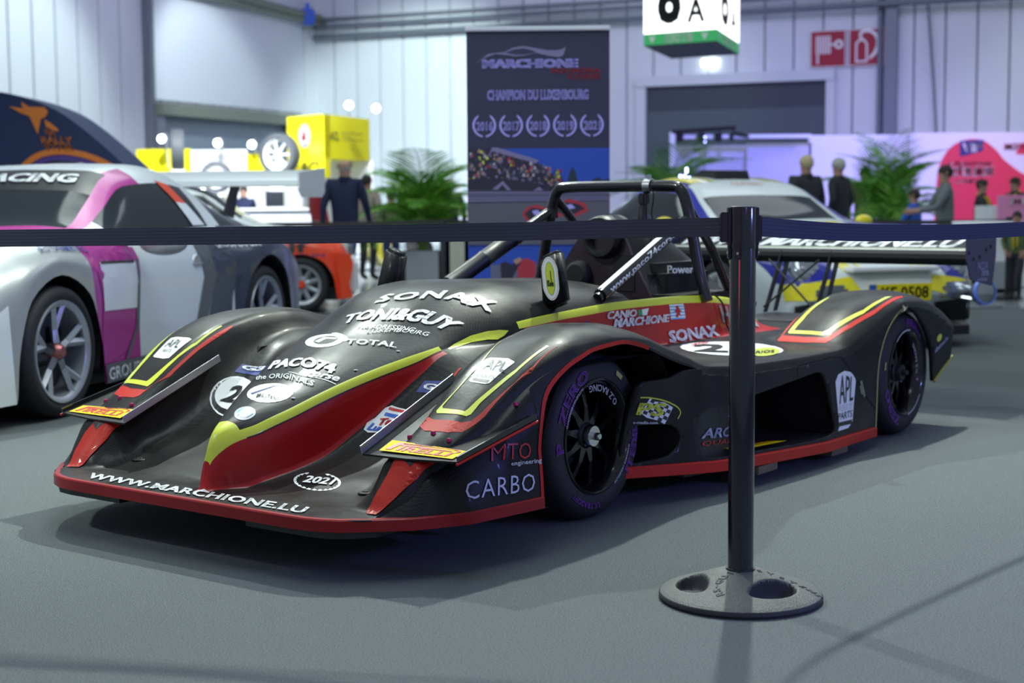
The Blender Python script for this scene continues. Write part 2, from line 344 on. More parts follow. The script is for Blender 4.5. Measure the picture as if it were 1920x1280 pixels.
# control net: stations nose -> tail, rails centre -> outer shoulder
def st(*p): return list(p)
NET = [
 st((1.215,0,.19),(1.215,.02,.19),(1.215,.04,.19),(1.215,.05,.19),(1.215,.07,.19),(1.213,.30,.19),(1.205,.52,.19),(1.19,.62,.19),(1.18,.66,.19),(1.165,.69,.19)),
 st((1.113,0,.193),(1.113,.004,.193),(1.113,.008,.193),(1.113,.012,.192),(1.115,.03,.191),(1.12,.30,.191),(1.12,.58,.191),(1.12,.665,.192),(1.118,.70,.192),(1.115,.745,.190)),
 st((1.088,0,.288),(1.087,.006,.286),(1.085,.011,.283),(1.085,.016,.275),(1.082,.034,.194),(1.075,.30,.194),(1.07,.60,.194),(1.066,.68,.197),(1.074,.706,.197),(1.08,.735,.196)),
 st((1.048,0,.372),(1.045,.014,.369),(1.042,.026,.358),(1.038,.040,.325),(1.035,.048,.192),(1.03,.30,.196),(1.03,.59,.197),(1.026,.676,.240),(1.035,.715,.240),(1.037,.765,.235)),
 st((1.00,0,.402),(1.00,.03,.396),(1.00,.052,.378),(1.00,.066,.348),(.995,.078,.192),(.99,.30,.200),(.985,.575,.203),(.982,.670,.293),(.990,.72,.293),(.992,.785,.285)),
 st((.95,0,.424),(.95,.05,.416),(.95,.082,.394),(.95,.100,.365),(.95,.112,.208),(.945,.32,.207),(.94,.56,.212),(.940,.664,.345),(.945,.73,.347),(.945,.800,.335)),
 st((.90,0,.444),(.90,.06,.436),(.90,.108,.416),(.90,.126,.387),(.90,.138,.222),(.895,.34,.222),(.89,.56,.226),(.89,.664,.366),(.89,.74,.373),(.89,.812,.352)),
 st((.84,0,.470),(.84,.075,.460),(.84,.135,.440),(.84,.153,.411),(.84,.163,.238),(.84,.36,.236),(.84,.56,.255),(.84,.664,.396),(.84,.77,.404),(.84,.828,.386)),
 st((.75,0,.508),(.75,.095,.496),(.75,.170,.478),(.75,.188,.449),(.75,.203,.272),(.75,.42,.262),(.75,.565,.290),(.75,.662,.448),(.75,.775,.460),(.75,.848,.432)),
 st((.65,0,.555),(.65,.11,.540),(.65,.205,.515),(.65,.223,.486),(.65,.239,.335),(.65,.45,.308),(.65,.57,.345),(.65,.662,.525),(.65,.785,.528),(.65,.866,.502)),
 st((.53,0,.605),(.53,.13,.588),(.53,.248,.553),(.53,.266,.524),(.53,.281,.419),(.53,.47,.378),(.53,.572,.420),(.53,.662,.600),(.53,.795,.603),(.53,.884,.575)),
 st((.40,0,.660),(.40,.15,.640),(.40,.295,.588),(.40,.313,.562),(.40,.330,.520),(.40,.48,.462),(.40,.574,.512),(.40,.662,.650),(.40,.80,.657),(.40,.903,.624)),
 st((.30,0,.712),(.30,.17,.688),(.30,.332,.613),(.30,.348,.600),(.30,.372,.590),(.30,.49,.530),(.30,.576,.560),(.30,.662,.673),(.30,.80,.682),(.30,.910,.648)),
 st((.20,0,.768),(.20,.18,.744),(.20,.355,.640),(.20,.372,.618),(.20,.405,.600),(.20,.495,.582),(.20,.576,.592),(.20,.662,.690),(.20,.80,.695),(.20,.905,.650)),
 st((.08,0,.803),(.08,.19,.788),(.08,.385,.660),(.08,.400,.635),(.08,.430,.606),(.08,.50,.606),(.08,.578,.612),(.08,.662,.694),(.08,.80,.697),(.08,.908,.655)),
 st((-.02,0,.816),(-.02,.20,.802),(-.02,.412,.676),(-.02,.425,.652),(-.02,.450,.600),(-.02,.51,.600),(-.02,.580,.606),(-.02,.664,.686),(-.02,.77,.693),(-.02,.905,.650)),
 st((-.16,0,.820),(-.16,.21,.810),(-.16,.422,.690),(-.16,.434,.662),(-.16,.455,.585),(-.16,.52,.580),(-.16,.584,.586),(-.16,.67,.655),(-.16,.77,.666),(-.16,.895,.632)),
 st((-.33,0,.812),(-.33,.215,.804),(-.33,.424,.700),(-.33,.436,.672),(-.33,.458,.560),(-.33,.54,.550),(-.33,.60,.556),(-.33,.68,.600),(-.33,.77,.612),(-.33,.880,.585)),
 st((-.50,0,.806),(-.50,.22,.800),(-.50,.424,.708),(-.50,.436,.678),(-.50,.460,.540),(-.50,.55,.530),(-.50,.62,.530),(-.50,.69,.545),(-.50,.77,.555),(-.50,.872,.535)),
 st((-.74,0,.800),(-.72,.23,.790),(-.66,.424,.714),(-.66,.436,.684),(-.66,.462,.528),(-.66,.56,.520),(-.66,.63,.516),(-.66,.70,.512),(-.66,.78,.506),(-.64,.872,.492)),
 st((-.80,0,.790),(-.79,.23,.780),(-.80,.430,.716),(-.80,.442,.686),(-.80,.464,.524),(-.80,.56,.516),(-.80,.63,.511),(-.80,.71,.503),(-.80,.80,.494),(-.78,.895,.480)),
 st((-1.10,0,.30),(-1.10,.25,.30),(-1.10,.432,.715),(-1.10,.444,.684),(-1.10,.466,.520),(-1.10,.56,.511),(-1.10,.64,.506),(-1.10,.73,.497),(-1.10,.82,.486),(-1.10,.915,.470)),
 st((-1.36,0,.30),(-1.36,.25,.30),(-1.36,.430,.706),(-1.36,.442,.675),(-1.36,.466,.518),(-1.36,.56,.508),(-1.36,.64,.502),(-1.36,.73,.492),(-1.36,.83,.482),(-1.36,.925,.466)),
 st((-1.40,0,.66),(-1.40,.25,.68),(-1.40,.430,.703),(-1.40,.442,.673),(-1.40,.466,.517),(-1.40,.56,.508),(-1.40,.64,.500),(-1.40,.73,.490),(-1.40,.83,.480),(-1.40,.926,.466)),
 st((-1.66,0,.66),(-1.66,.25,.68),(-1.66,.405,.680),(-1.66,.418,.650),(-1.66,.462,.515),(-1.66,.54,.506),(-1.66,.58,.495),(-1.66,.66,.482),(-1.66,.80,.478),(-1.66,.93,.466)),
 st((-1.78,0,.64),(-1.78,.25,.66),(-1.78,.380,.660),(-1.78,.395,.630),(-1.78,.455,.512),(-1.78,.52,.506),(-1.76,.56,.492),(-1.76,.61,.492),(-1.74,.80,.494),(-1.76,.935,.474)),
 st((-1.90,0,.62),(-1.90,.24,.640),(-1.90,.350,.632),(-1.90,.368,.602),(-1.90,.445,.508),(-1.90,.51,.502),(-1.90,.56,.500),(-1.89,.615,.558),(-1.86,.80,.555),(-1.88,.945,.510)),
 st((-2.05,0,.59),(-2.05,.22,.60),(-2.05,.315,.585),(-2.05,.335,.560),(-2.05,.430,.504),(-2.05,.50,.498),(-2.05,.56,.498),(-2.02,.615,.606),(-2.00,.80,.617),(-2.04,.955,.565)),
 st((-2.20,0,.56),(-2.20,.20,.56),(-2.20,.270,.540),(-2.20,.290,.522),(-2.20,.41,.500),(-2.20,.50,.494),(-2.20,.56,.494),(-2.20,.615,.645),(-2.18,.80,.664),(-2.20,.962,.614)),
 st((-2.36,0,.52),(-2.36,.18,.52),(-2.36,.25,.51),(-2.36,.28,.50),(-2.36,.40,.494),(-2.36,.50,.490),(-2.36,.56,.490),(-2.36,.615,.668),(-2.36,.80,.688),(-2.36,.968,.640)),
 st((-2.56,0,.50),(-2.56,.18,.50),(-2.56,.25,.50),(-2.56,.28,.49),(-2.56,.40,.486),(-2.56,.50,.480),(-2.56,.56,.480),(-2.56,.618,.660),(-2.56,.80,.676),(-2.56,.970,.630)),
 st((-2.75,0,.48),(-2.75,.18,.48),(-2.75,.25,.48),(-2.75,.28,.47),(-2.75,.40,.466),(-2.75,.50,.460),(-2.75,.56,.460),(-2.75,.622,.610),(-2.75,.80,.625),(-2.75,.972,.585)),
 st((-2.93,0,.46),(-2.93,.18,.46),(-2.93,.25,.46),(-2.93,.28,.45),(-2.93,.40,.446),(-2.93,.50,.440),(-2.93,.56,.440),(-2.93,.626,.530),(-2.93,.80,.545),(-2.93,.972,.510)),
]
FARCH = [(.545,.155),(.545,.34),(.525,.44),(.47,.522),(.36,.585),(.24,.617),(.12,.630),(0,.632),(-.134,.606),(-.28,.560),(-.42,.520),(-.56,.487)]
def arch_top(x): return float(np.interp(-x, [-.545,-.47,-.36,-.24,-.12,0,.134,.28,.42,.56], [.34,.522,.585,.617,.630,.632,.606,.560,.520,.487])) if -.56 < x < .5 else (float(np.interp(-x, [2.04,2.135,2.24,2.345,2.44,2.57,2.65], [.33,.53,.593,.613,.59,.50,.40])) if -2.65 < x < -2.04 else 0)
for row in NET:     # rounded shoulder: one more rail just outside and below the last one
    x_, y_, z_ = row[9]; dz = .034 if z_ > .28 else (.004 if z_ < .2 else .015)
    if arch_top(x_): dz = max(.004, min(dz, z_-arch_top(x_)-.008))
    row.append((x_, y_+dz*.45, z_-dz))
NS, NR = 5, 4
G = net_surface(NET, NS, NR); GS, GR = G.shape[:2]
# side skins: flat outline in (x, z), bulged to y = f(x, z)
def edge_y(x): return float(np.interp(x, _ex, _ey))
_sh = sorted([(float(r[-1][0]), float(r[-1][1]), float(r[-1][2])) for r in G]); _ex = [a[0] for a in _sh]; _ey = [a[1] for a in _sh]
_sx = [-2.93,-2.0,-1.43,-.9,-.63,-.45,-.30,-.16,-.02,.0,.40,.53,.70,.87,1.035,1.115]
_sy = [.985,.965,1.00,.965,.935,.88,.83,.78,.76,.955,.955,.955,.94,.917,.829,.745]
def sill_y(x): return float(np.interp(x, _sx, _sy))
def sill_z(x): return float(np.interp(x, [-2.93,-2.13,-1.43,-.63,-.2,.4,1.2], [.06,.06,.075,.105,.13,.155,.155]))
def shoulder_z(x): return float(np.interp(x, [a[0] for a in _sh], [a[2] for a in _sh]))
def side_y(x, z):
    zt, zb = shoulder_z(x), sill_z(x); t = min(max((z-zb)/(zt-zb+1e-6), 0), 1)
    top, bot = edge_y(x), sill_y(x)
    if x < -.02:
        k = min(1, max(0, (-.16-x)/.5)); top = top-(1-k)*.06*(1-t)
    if x > -.1: return bot+(top-bot)*(t**2.2)+(.012*math.sin(math.pi*min(1, (1-t)/.5)) if x < .7 else 0)
    return bot+(top-bot)*t
def skin_patch(name, outer, holes, m, side, parent, thick=.012, yf=side_y, step=.035):
    loops = [[Vector((a, b, 0)) for a, b in outer]]+[[Vector((a, b, 0)) for a, b in h] for h in holes]
    flat = [p for l in loops for p in l]; tr = tessellate_polygon(loops)
    bm = bmesh.new(); V = [bm.verts.new(p) for p in flat]
    for t in tr:
        try: bm.faces.new([V[i] for i in t])
        except ValueError: pass
    xs = [p.x for p in flat]; zs = [p.y for p in flat]
    cut(bm, min(xs), max(xs), step, 0); cut(bm, min(zs), max(zs), step, 1)
    bmesh.ops.remove_doubles(bm, verts=bm.verts, dist=1e-5)
    for v in bm.verts: x, z = v.co.x, v.co.y; v.co = (x, side*yf(x, z), z)
    bmesh.ops.recalc_face_normals(bm, faces=bm.faces)
    f0 = max(bm.faces, key=lambda f: f.calc_area())
    if f0.normal.y*side < 0: bmesh.ops.reverse_faces(bm, faces=bm.faces)
    o = objbm(name, bm, m, parent, True)
    md = o.modifiers.new('thickness', 'SOLIDIFY'); md.thickness = thick; md.offset = -1
    return o
def arc2(cx, cz, r, a0, a1, n=16, rz=None):
    return [(cx+r*math.cos(R(a0+(a1-a0)*i/n)), cz+(rz or r)*math.sin(R(a0+(a1-a0)*i/n))) for i in range(n+1)]
FARCH = [p[:2] for p in smooth_path([(a, b, 0) for a, b in FARCH], 4)]
f_side = [(1.115,.157)]+FARCH+[(x, shoulder_z(x)) for x in [-.60+.025*i for i in range(69)]]
RARCH = [p[:2] for p in smooth_path([(-2.03,.075,0),(-2.035,.19,0),(-2.04,.33,0),(-2.065,.43,0),(-2.135,.53,0),(-2.24,.593,0),(-2.345,.613,0),(-2.44,.59,0),(-2.57,.50,0),(-2.65,.40,0),(-2.685,.25,0)], 4)]
xs_r = [-2.93+.025*i for i in range(94)]+[-.58,-.50,-.45,-.36,-.2]
r_side = [(x, shoulder_z(x) if x < -.6 else (.49 if x < -.4 else .47)) for x in xs_r]+[(-.17,.45),(-.16,.30),(-.16,.135)]+[(x, sill_z(x)+.0) for x in (-.4,-.8,-1.2,-1.6,-2.0)]+RARCH+[(-2.69,.235),(-2.90,.335)]
HOLE = [p[:2] for p in smooth_path([(-.545,.19,0),(-.54,.285,0),(-.585,.325,0),(-.70,.338,0),(-.90,.352,0),(-1.33,.386,0),(-1.46,.393,0),(-1.515,.37,0),(-1.545,.29,0),(-1.57,.17,0),(-1.55,.128,0),(-1.30,.122,0),(-.88,.137,0),(-.60,.148,0)], 4, True)]
OVAL = [p[:2] for p in smooth_path([(-.19,.305,0),(-.30,.305,0),(-.40,.29,0),(-.445,.24,0),(-.40,.185,0),(-.30,.17,0),(-.19,.175,0),(-.175,.24,0)], 4, True)]
def shell_faces(sgn):
    vs = [(p[0], p[1]*sgn, p[2]) for row in G for p in row]; fs = []; mi = []
    for i in range(GS-1):
        for j in range(GR-1):
            s = i/NS; r = j/NR
            if r < 2 and 20 <= s < 23: continue
            q = (i*GR+j, (i+1)*GR+j, (i+1)*GR+j+1, i*GR+j+1)
            m = 0; x = G[i][j][0]
            if 1 <= s < 2 and r < 4: m = 1
            elif 2 <= s < 12 and 3 <= r < 4: m = 1
            elif 2 <= s < 4.2 and r < 3: m = 2
            elif 4.2 <= s < 12 and 2 <= r < 3: m = 2
            elif s >= 15.2 and s < 28 and 2 <= r < 3: m = 2
            elif s >= 15.4 and s < 28 and 3 <= r < 4: m = 1
            fs.append(q if sgn < 0 else q[::-1]); mi.append(m)
    return vs, fs, mi
bodies = []
# the shell is one lofted skin: nose, channels, fenders, cockpit sides, side pod tops, rear fenders
v1, f1, m1 = shell_faces(1); v2, f2, m2 = shell_faces(-1); b = len(v1)
shell = obj('body_shell', v1+v2, f1+[[b+i for i in f] for f in f2], ['carbon', 'red_paint', 'acid_yellow'], CAR, True, m1+m2)
bm = bmesh.new(); bm.from_mesh(shell.data); bmesh.ops.remove_doubles(bm, verts=bm.verts, dist=1e-5); bm.to_mesh(shell.data); bm.free()
bodies.append(shell)
for sgn in (1, -1):
    cols = [1.115-.0175*i for i in range(33)]+[.545,.5435,.538,.53]+[.515-.0175*i for i in range(60)]+[-.56]
    fa = sorted([(p[0], p[1]) for p in FARCH if p[1] >= .34]); vs = []; nv = 11
    cols = sorted({round(c, 4) for c in cols if c >= -.56}, reverse=True)
    for x in cols:
        zt = shoulder_z(x); zb = .157 if x >= .545 else float(np.interp(x, [a for a, b in fa], [b for a, b in fa])); zb = min(zb, zt-.002)
        for k in range(nv): z = zb+(zt-zb)*k/(nv-1); vs.append((x, sgn*side_y(x, z), z))
    fs = [(i*nv+k, (i+1)*nv+k, (i+1)*nv+k+1, i*nv+k+1) for i in range(len(cols)-1) for k in range(nv-1)]
    o = obj('front_side_panel', vs, [f if sgn > 0 else f[::-1] for f in fs], 'carbon', CAR, True); md = o.modifiers.new('thickness', 'SOLIDIFY'); md.thickness = .012; md.offset = -1; bodies.append(o)
    bodies.append(skin_patch('side_pod_panel', r_side, [HOLE, OVAL], 'carbon', sgn, CAR, thick=.02))
# splitter lip and sill strip in red
lip = [(1.222,y) for y in (0,.1,.2,.3,.4,.48)]+[(1.218,.56),(1.205,.62),(1.18,.675),(1.14,.722),(1.09,.775),(1.035,.832),(.96,.875),(.87,.92),(.70,.944),(.60,.957),(.545,.962)]
def lip_mesh(path, z0, z1, w=.02):
    mb = MB(); P = [Vector((a, b, 0)) for a, b in path]; vs = []
    for i, p in enumerate(P):
        d = (P[min(i+1, len(P)-1)]-P[max(i-1, 0)]).normalized(); n = Vector((-d.y, d.x, 0))
        za, zb = (z0(p.x), z1(p.x)) if callable(z0) else (z0, z1)
        for q, z in ((0, za), (0, zb-.004), (.004, zb), (w, zb), (w, za)): c = p+n*q; vs.append((c.x, c.y, z))
    k = 5; fs = [(i*k+j, (i+1)*k+j, (i+1)*k+(j+1) % k, i*k+(j+1) % k) for i in range(len(P)-1) for j in range(k)]
    return mb.add(vs, fs)
full = [(a, -b) for a, b in lip[::-1]]+lip[1:]
sp = lip_mesh(full, .154, .1915).build('splitter_lip', 'lip_red', CAR, True)
for sgn in (1, -1):
    sk = [(1.19, sgn*y) for y in (.60,.52,.42,.30)]
    mb = MB(); mb.prism([(1.20,sgn*.56),(1.19,sgn*.63),(1.15,sgn*.69),(1.09,sgn*.74),(.98,sgn*.74),(.98,sgn*.30),(1.20,sgn*.30)], .132, .153); mb.build('skid_plate', 'black_satin', CAR)
    ed = [(x, sgn*(sill_y(x)+.014)) for x in (-.18,-.25,-.32,-.4,-.5,-.6,-.7,-.8,-.9,-1.05,-1.2,-1.35,-1.43,-1.55,-1.7,-1.85,-2.02)]
    lip_mesh(ed if sgn < 0 else ed, lambda x: sill_z(x)-.012, lambda x: sill_z(x)+.030, .02*sgn if False else .03).build('sill_strip', 'red_vinyl', CAR, True)
# floor plank and under-body
mb = MB(); fl = [(1.10,-.60),(1.10,.60),(1.05,.70),(.9,.84),(.53,.92),(.46,.60),(-.42,.60),(-.50,.86),(-1.4,.97),(-1.98,.94),(-2.0,.60),(-2.70,.60),(-2.7,-.60),(-2.0,-.60),(-1.98,-.94),(-1.4,-.97),(-.50,-.86),(-.42,-.60),(.46,-.60),(.53,-.92),(.9,-.84),(1.05,-.70)]
vs = [(a, b, ((.100 if a > .4 else .055) if lo else .108)+(.0425*min(1, max(0, (a+2)/2.4)))) for lo in (1, 0) for a, b in fl]; n = len(fl)
tr = tessellate_polygon([[Vector((a, b, 0)) for a, b in fl]])
mb.add(vs, list(tr)+[tuple(n+i for i in t) for t in tr]+[(i, (i+1) % n, n+(i+1) % n, n+i) for i in range(n)]); mb.build('floor_pan', 'black_satin', CAR)
# wheel wells, closed dark liners
for xw, r, y0, y1 in ((0, .44, .56, .93), (-2.34, .40, .60, .94)):
    for sgn in (1, -1):
        mb = MB(); pr = [(r, y0), (r, y1-.05)]
        for a0, a1 in ((R(-28), R(208)),):
            mb.lathe([(.02, y0*sgn), (r, y0*sgn), (r, (y1-.06)*sgn)], 28, 0, Matrix.Translation((xw, 0, .24)), a0, a1, 'y')
        zc = .57 if xw == 0 else .60
        o = mb.build('wheel_well', 'black_matt', CAR)
        for v in o.data.vertices:
            if v.co.z > zc: v.co.z = zc
            if v.co.z < .12: v.co.z = .12
# scooped recess behind the side opening
for sgn in (1, -1):
    mb = MB(); pts = []
    zt = lambda x: float(np.interp(x, [-1.62,-1.45,-.6,-.52], [.42,.41,.345,.34]))
    xs = [-.52,-.60,-.75,-.95,-1.2,-1.45,-1.61]; yi = [.0,.012,.045,.10,.22,.34,.36]
    for x, d in zip(xs, yi):
        for z in (.10, zt(x)): pts.append((x, sgn*(side_y(x, z)-.018-d), z))
    pts2 = []
    for x, d in zip(xs, yi):
        for z in (.10, zt(x)): pts2.append((x, sgn*(side_y(x, z)-.016), z))
    n = len(xs); fs = [(2*i, 2*i+1, 2*i+3, 2*i+2) for i in range(n-1)]
    o = 2*n
    fs2 = [(2*i, 2*i+2, o+2*i+2, o+2*i) for i in range(n-1)]+[(2*i+1, 2*i+3, o+2*i+3, o+2*i+1) for i in range(n-1)]+[(2*n-2, 2*n-1, o+2*n-1, o+2*n-2)]
    mb.add(pts+pts2, fs+fs2); bodies.append(mb.build('intake_duct', 'black_satin', CAR))
    mb = MB(); mb.box((-.31, sgn*.66, .235), (.40, .02, .24), bev=.005); mb.build('duct_back', 'black_matt', CAR)
SK = Skin(bodies)
# cockpit tub
mb = MB()
tub = [(-.70,.30),(-.70,.41),(-1.37,.415),(-1.37,.30)]
mb.box((-1.02, 0, .17), (.75, .80, .02)); mb.box((-1.02, .415, .44), (.75, .012, .50)); mb.box((-1.02, -.415, .44), (.75, .012, .50)); mb.box((-.66, 0, .42), (.02, .80, .52))
mb.build('cockpit_tub', 'black_matt', CAR)
# ================================================================ THE HALL
mk('carpet', (.168,.190,.197), .95, noise=.75, nscale=190, bump=1.0, bscale=300, spec=.2)
mk('concrete_floor', (.30,.33,.34), .16, noise=.12, nscale=2)
mk('wall_panel', (.66,.70,.72), .55); mk('wall_joint', (.30,.33,.36), .7); mk('steel_grey', (.20,.22,.25), .5, .3); mk('pipe_grey', (.16,.19,.22), .5, .3)
mk('door_dark', (.045,.055,.07), .6); mk('trim_white', (.62,.66,.68), .5); mk('olive_steel', (.17,.20,.15), .6); mk('white_fabric', (.62,.66,.70), .7); mk('box_blue', (.03,.12,.6), .5)
mk('sign_red', (.34,.002,.02), .5); mk('sign_white', (.80,.80,.80), .5); mk('lightbox', (.9,.9,.9), .5, emit=(1,1,1), es=1.6); mk('lightbox_green', (.03,.25,.08), .5, emit=(.05,.5,.15), es=.35)
mk('lamp_glow', (1,1,1), .5, emit=(.85,1,.98), es=30); mk('exit_glow', (1,1,1), .5, emit=(.85,1,.9), es=4)
mk('yellow_panel', (.95,.85,.0), .5); mk('white_panel', (.85,.86,.88), .5); mk('booth_white', (.82,.84,.88), .5)
mk('tent_navy', (.012,.028,.10), .6); mk('tent_orange', (.80,.22,.03), .6); mk('tent_purple', (.10,.05,.30), .6)
mk('palm_green', (.09,.32,.03), .55, noise=.5, nscale=8); mk('palm_light', (.24,.50,.06), .55); mk('palm_stem', (.16,.26,.06), .6); mk('planter_pale', (.48,.49,.40), .7, noise=.15, nscale=12); mk('planter_grey', (.36,.38,.42), .7); mk('soil', (.03,.02,.015), .9)
mk('door_slat', (.075,.10,.115), .6); mk('door_slat2', (.20,.25,.30), .6); mk('aluminium_pale', (.75,.78,.82), .35, .3); mk('banner_navy', (.030,.030,.070), .55); mk('banner_lilac', (.40,.36,.85), .6); mk('banner_red', (.40,.03,.05), .6); mk('banner_mauve', (.20,.17,.32), .6)
mk('photo_blue', (.02,.07,.42), .55); mk('photo_trees', (.012,.03,.05), .6); mk('photo_dark', (.02,.018,.04), .6); mk('photo_dark2', (.05,.05,.09), .6); mk('photo_rail', (.12,.13,.20), .6); mk('photo_grey', (.10,.10,.13), .6); mk('tyre_grey', (.10,.11,.12), .6)
mk('booth_lilac', (.60,.60,.72), .6); mk('logo_red', (.75,.04,.09), .55); mk('logo_red2', (.75,.15,.25), .55); mk('logo_navy', (.01,.02,.20), .5); mk('logo_pink', (.85,.30,.55), .5)
for a in (('skin_tone',(.42,.24,.17)),('lip_tone',(.30,.10,.09)),('shoe_dark',(.02,.018,.016)),('hair_grey',(.42,.42,.38)),('hair_dark',(.03,.022,.018)),('hair_blond',(.50,.42,.24)),('jacket_navy',(.008,.014,.055)),('jeans',(.03,.05,.14)),('coat_beige',(.36,.30,.25)),('top_red',(.40,.02,.03)),('jacket_black',(.02,.022,.028)),('jacket_green',(.10,.14,.05)),('coat_blue',(.03,.10,.50)),('sweater_grey',(.14,.16,.17)),('trousers_dark',(.02,.02,.03)),('scarf_gold',(.60,.42,.03)),('coat_olive',(.12,.14,.07))): mk(a[0], a[1], .8)
def at(px, py, D):
    u = (px-960)/FPX; v = (640-py)/FPX; r = R(.39); c, s = math.cos(r), math.sin(r); x = c*u+s*v; y = -s*u+c*v
    d = Vector((x, math.cos(PITCH)+y*math.sin(PITCH), -math.sin(PITCH)+y*math.cos(PITCH))); return Vector((0, 0, CH))+d*(D/d.y)
# floor of the hall (polished) and the grey stand carpet laid on it
mb = MB(); mb.box((0, 18, -.06), (60, 56, .1)); o = mb.build('floor', 'concrete_floor'); tag(o, kind='structure')
mb = MB(); mb.box((2, 5.6, -.006), (30, 19.4, .012)); o = mb.build('carpet', 'carpet'); tag(o, 'grey needle-felt carpet under the race car and the barrier post', 'carpet')
# back wall, panel by panel
DB = Vector((-.9135, .407, 0)); NB = Vector((-.407, -.9135, 0)); PB = Vector((5.23, 35, 0))     # along (leftwards), towards the room
CORN = PB+DB*11.27
def wall(name, P0, D, N, n, pitch, h, skip=None):
    rt = empty(name, P0); tag(rt, kind='structure'); rt['kind'] = 'structure'
    a = math.atan2(D.y, D.x); rt.rotation_euler = (0, 0, a)
    side = 1 if (D.x*N.y-D.y*N.x) > 0 else -1
    mb = MB(); mb.box((n*pitch/2, -side*.10, h/2), (n*pitch, .04, h)); mb.build('wall_backing', 'wall_joint', rt)
    mb = MB(); mb.box((0, 0, h/2), (pitch-.035, .12, h), bev=.012); me0 = None
    for i in range(n):
        if me0 is None: o = mb.build('wall_panel', 'wall_panel', rt); me0 = o
        else: o = me0.copy(); COL.objects.link(o)
        o.location = ((i+.5)*pitch, 0, 0)
    return rt
wb = wall('wall_back', PB-DB*16.0, DB, NB, 41, .667, 9.0)
DL = Vector((-.407, -.9135, 0)); NL = Vector((.9135, -.407, 0))
wl = wall('wall_left', CORN, DL, NL, 34, .667, 9.0)
def on_back(t, z, off=.09): p = PB+DB*t+NB*off; return Vector((p.x, p.y, z))
def on_left(s, z, off=.09): p = CORN+DL*s+NL*off; return Vector((p.x, p.y, z))
def slab(mb, P, D, N, t0, t1, z0, z1, d0, d1, mi=0):
    vs = [P+D*t+N*d+Vector((0,0,z)) for t in (t0, t1) for d in (d0, d1) for z in (z0, z1)]
    mb.add(vs, [(0,1,3,2),(4,6,7,5),(0,4,5,1),(2,3,7,6),(0,2,6,4),(1,5,7,3)], mi)
# cable trays and pipes
for z, w in ((5.62,.05),(5.36,.07)):
    mb = MB(); mb.tube([on_back(-15.8, z, .35), on_back(11.1, z, .35)], w, 10); o = mb.build('trim_1' if z > 5.5 else 'trim_2', 'pipe_grey', None, True); tag(o, kind='structure')
mb = MB(); slab(mb, PB, DB, NB, -15.8, 11.2, 5.78, 5.86, .06, .16); o = mb.build('trim_3', 'steel_grey'); tag(o, kind='structure')
for k, (z, w) in enumerate(((5.82,.10),(5.66,.07))):
    mb = MB(); mb.tube([on_left(-.2 if k else .3, z-.0, .35), on_left(9.0, z+.25, .35)], w, 10); o = mb.build('trim_4' if k else 'trim_5', 'olive_steel', None, True); tag(o, kind='structure')
mb = MB(); p = on_left(1.0, 5.80, .40); mb.box((0,0,0), (.34,.34,.40), bev=.04); mb.box((0,-.02,.26), (.10,.10,.16)); o = mb.build('junction_box', 'box_blue'); o.location = p; tag(o, 'blue junction box on the cable tray high in the left wall corner', 'box')
# steel columns
mb = MB(); slab(mb, PB, DB, NB, -3.66, -3.42, 0, 9, .07, .30); o = mb.build('trim_6', 'steel_grey'); tag(o, kind='structure')
mb = MB(); mb.tube([on_back(-3.28, 0, .16), on_back(-3.28, 9, .16)], .06, 8); mb.tube([on_back(-4.3, 5.3, .2), on_back(-4.45, 3.6, .2), on_back(-4.7, 0, .2)], .03, 6); o = mb.build('trim_7', 'pipe_grey', None, True); tag(o, kind='structure', )
mb = MB(); slab(mb, CORN, DL, NL, 7.15, 7.27, 0, 9, .07, .3); o = mb.build('trim_8', 'steel_grey'); tag(o, kind='structure')
# white screen between column and corner
mb = MB(); slab(mb, CORN, DL, NL, .9, 7.0, 3.4, 9, .075, .13); o = mb.build('hoarding', 'white_fabric'); tag(o, 'big plain white hoarding on the left wall under the crane rail', 'hoarding')
# roller gate in the back wall
d = empty('door_1', on_back(0, 0)); tag(d, kind='structure')
def dpart(nm, m, *a):
    mb = MB(); slab(mb, PB-on_back(0,0)+Vector((0,0,0)), DB, NB, *a); mb.build(nm, m, d)
dpart('door_leaf', 'door_dark', -2.1, 2.15, 0, 3.78, .075, .12); dpart('door_leaf', 'door_slat', -2.1, 2.15, 0, 3.20, .12, .15)
dpart('door_frame', 'trim_white', -2.30, 2.40, 3.78, 4.02, .07, .26); dpart('door_frame', 'trim_white', -2.30, -2.10, 0, 3.78, .07, .22); dpart('door_frame', 'trim_white', 2.15, 2.40, 0, 3.78, .07, .22)
d2 = empty('door_2', on_left(0, 0)); tag(d2, kind='structure')
def dpart2(nm, m, *a):
    mb = MB(); slab(mb, CORN-on_left(0,0), DL, NL, *a); mb.build(nm, m, d2)
dpart2('door_head', 'olive_steel', .6, 7.2, 3.05, 3.30, .07, .45); dpart2('door_post', 'steel_grey', 6.9, 7.2, 0, 3.05, .07, .35); dpart2('door_post', 'steel_grey', 1.6, 1.8, 0, 3.05, .07, .35); dpart2('door_panel', 'door_slat2', .6, 6.9, 0, 3.05, .07, .12)
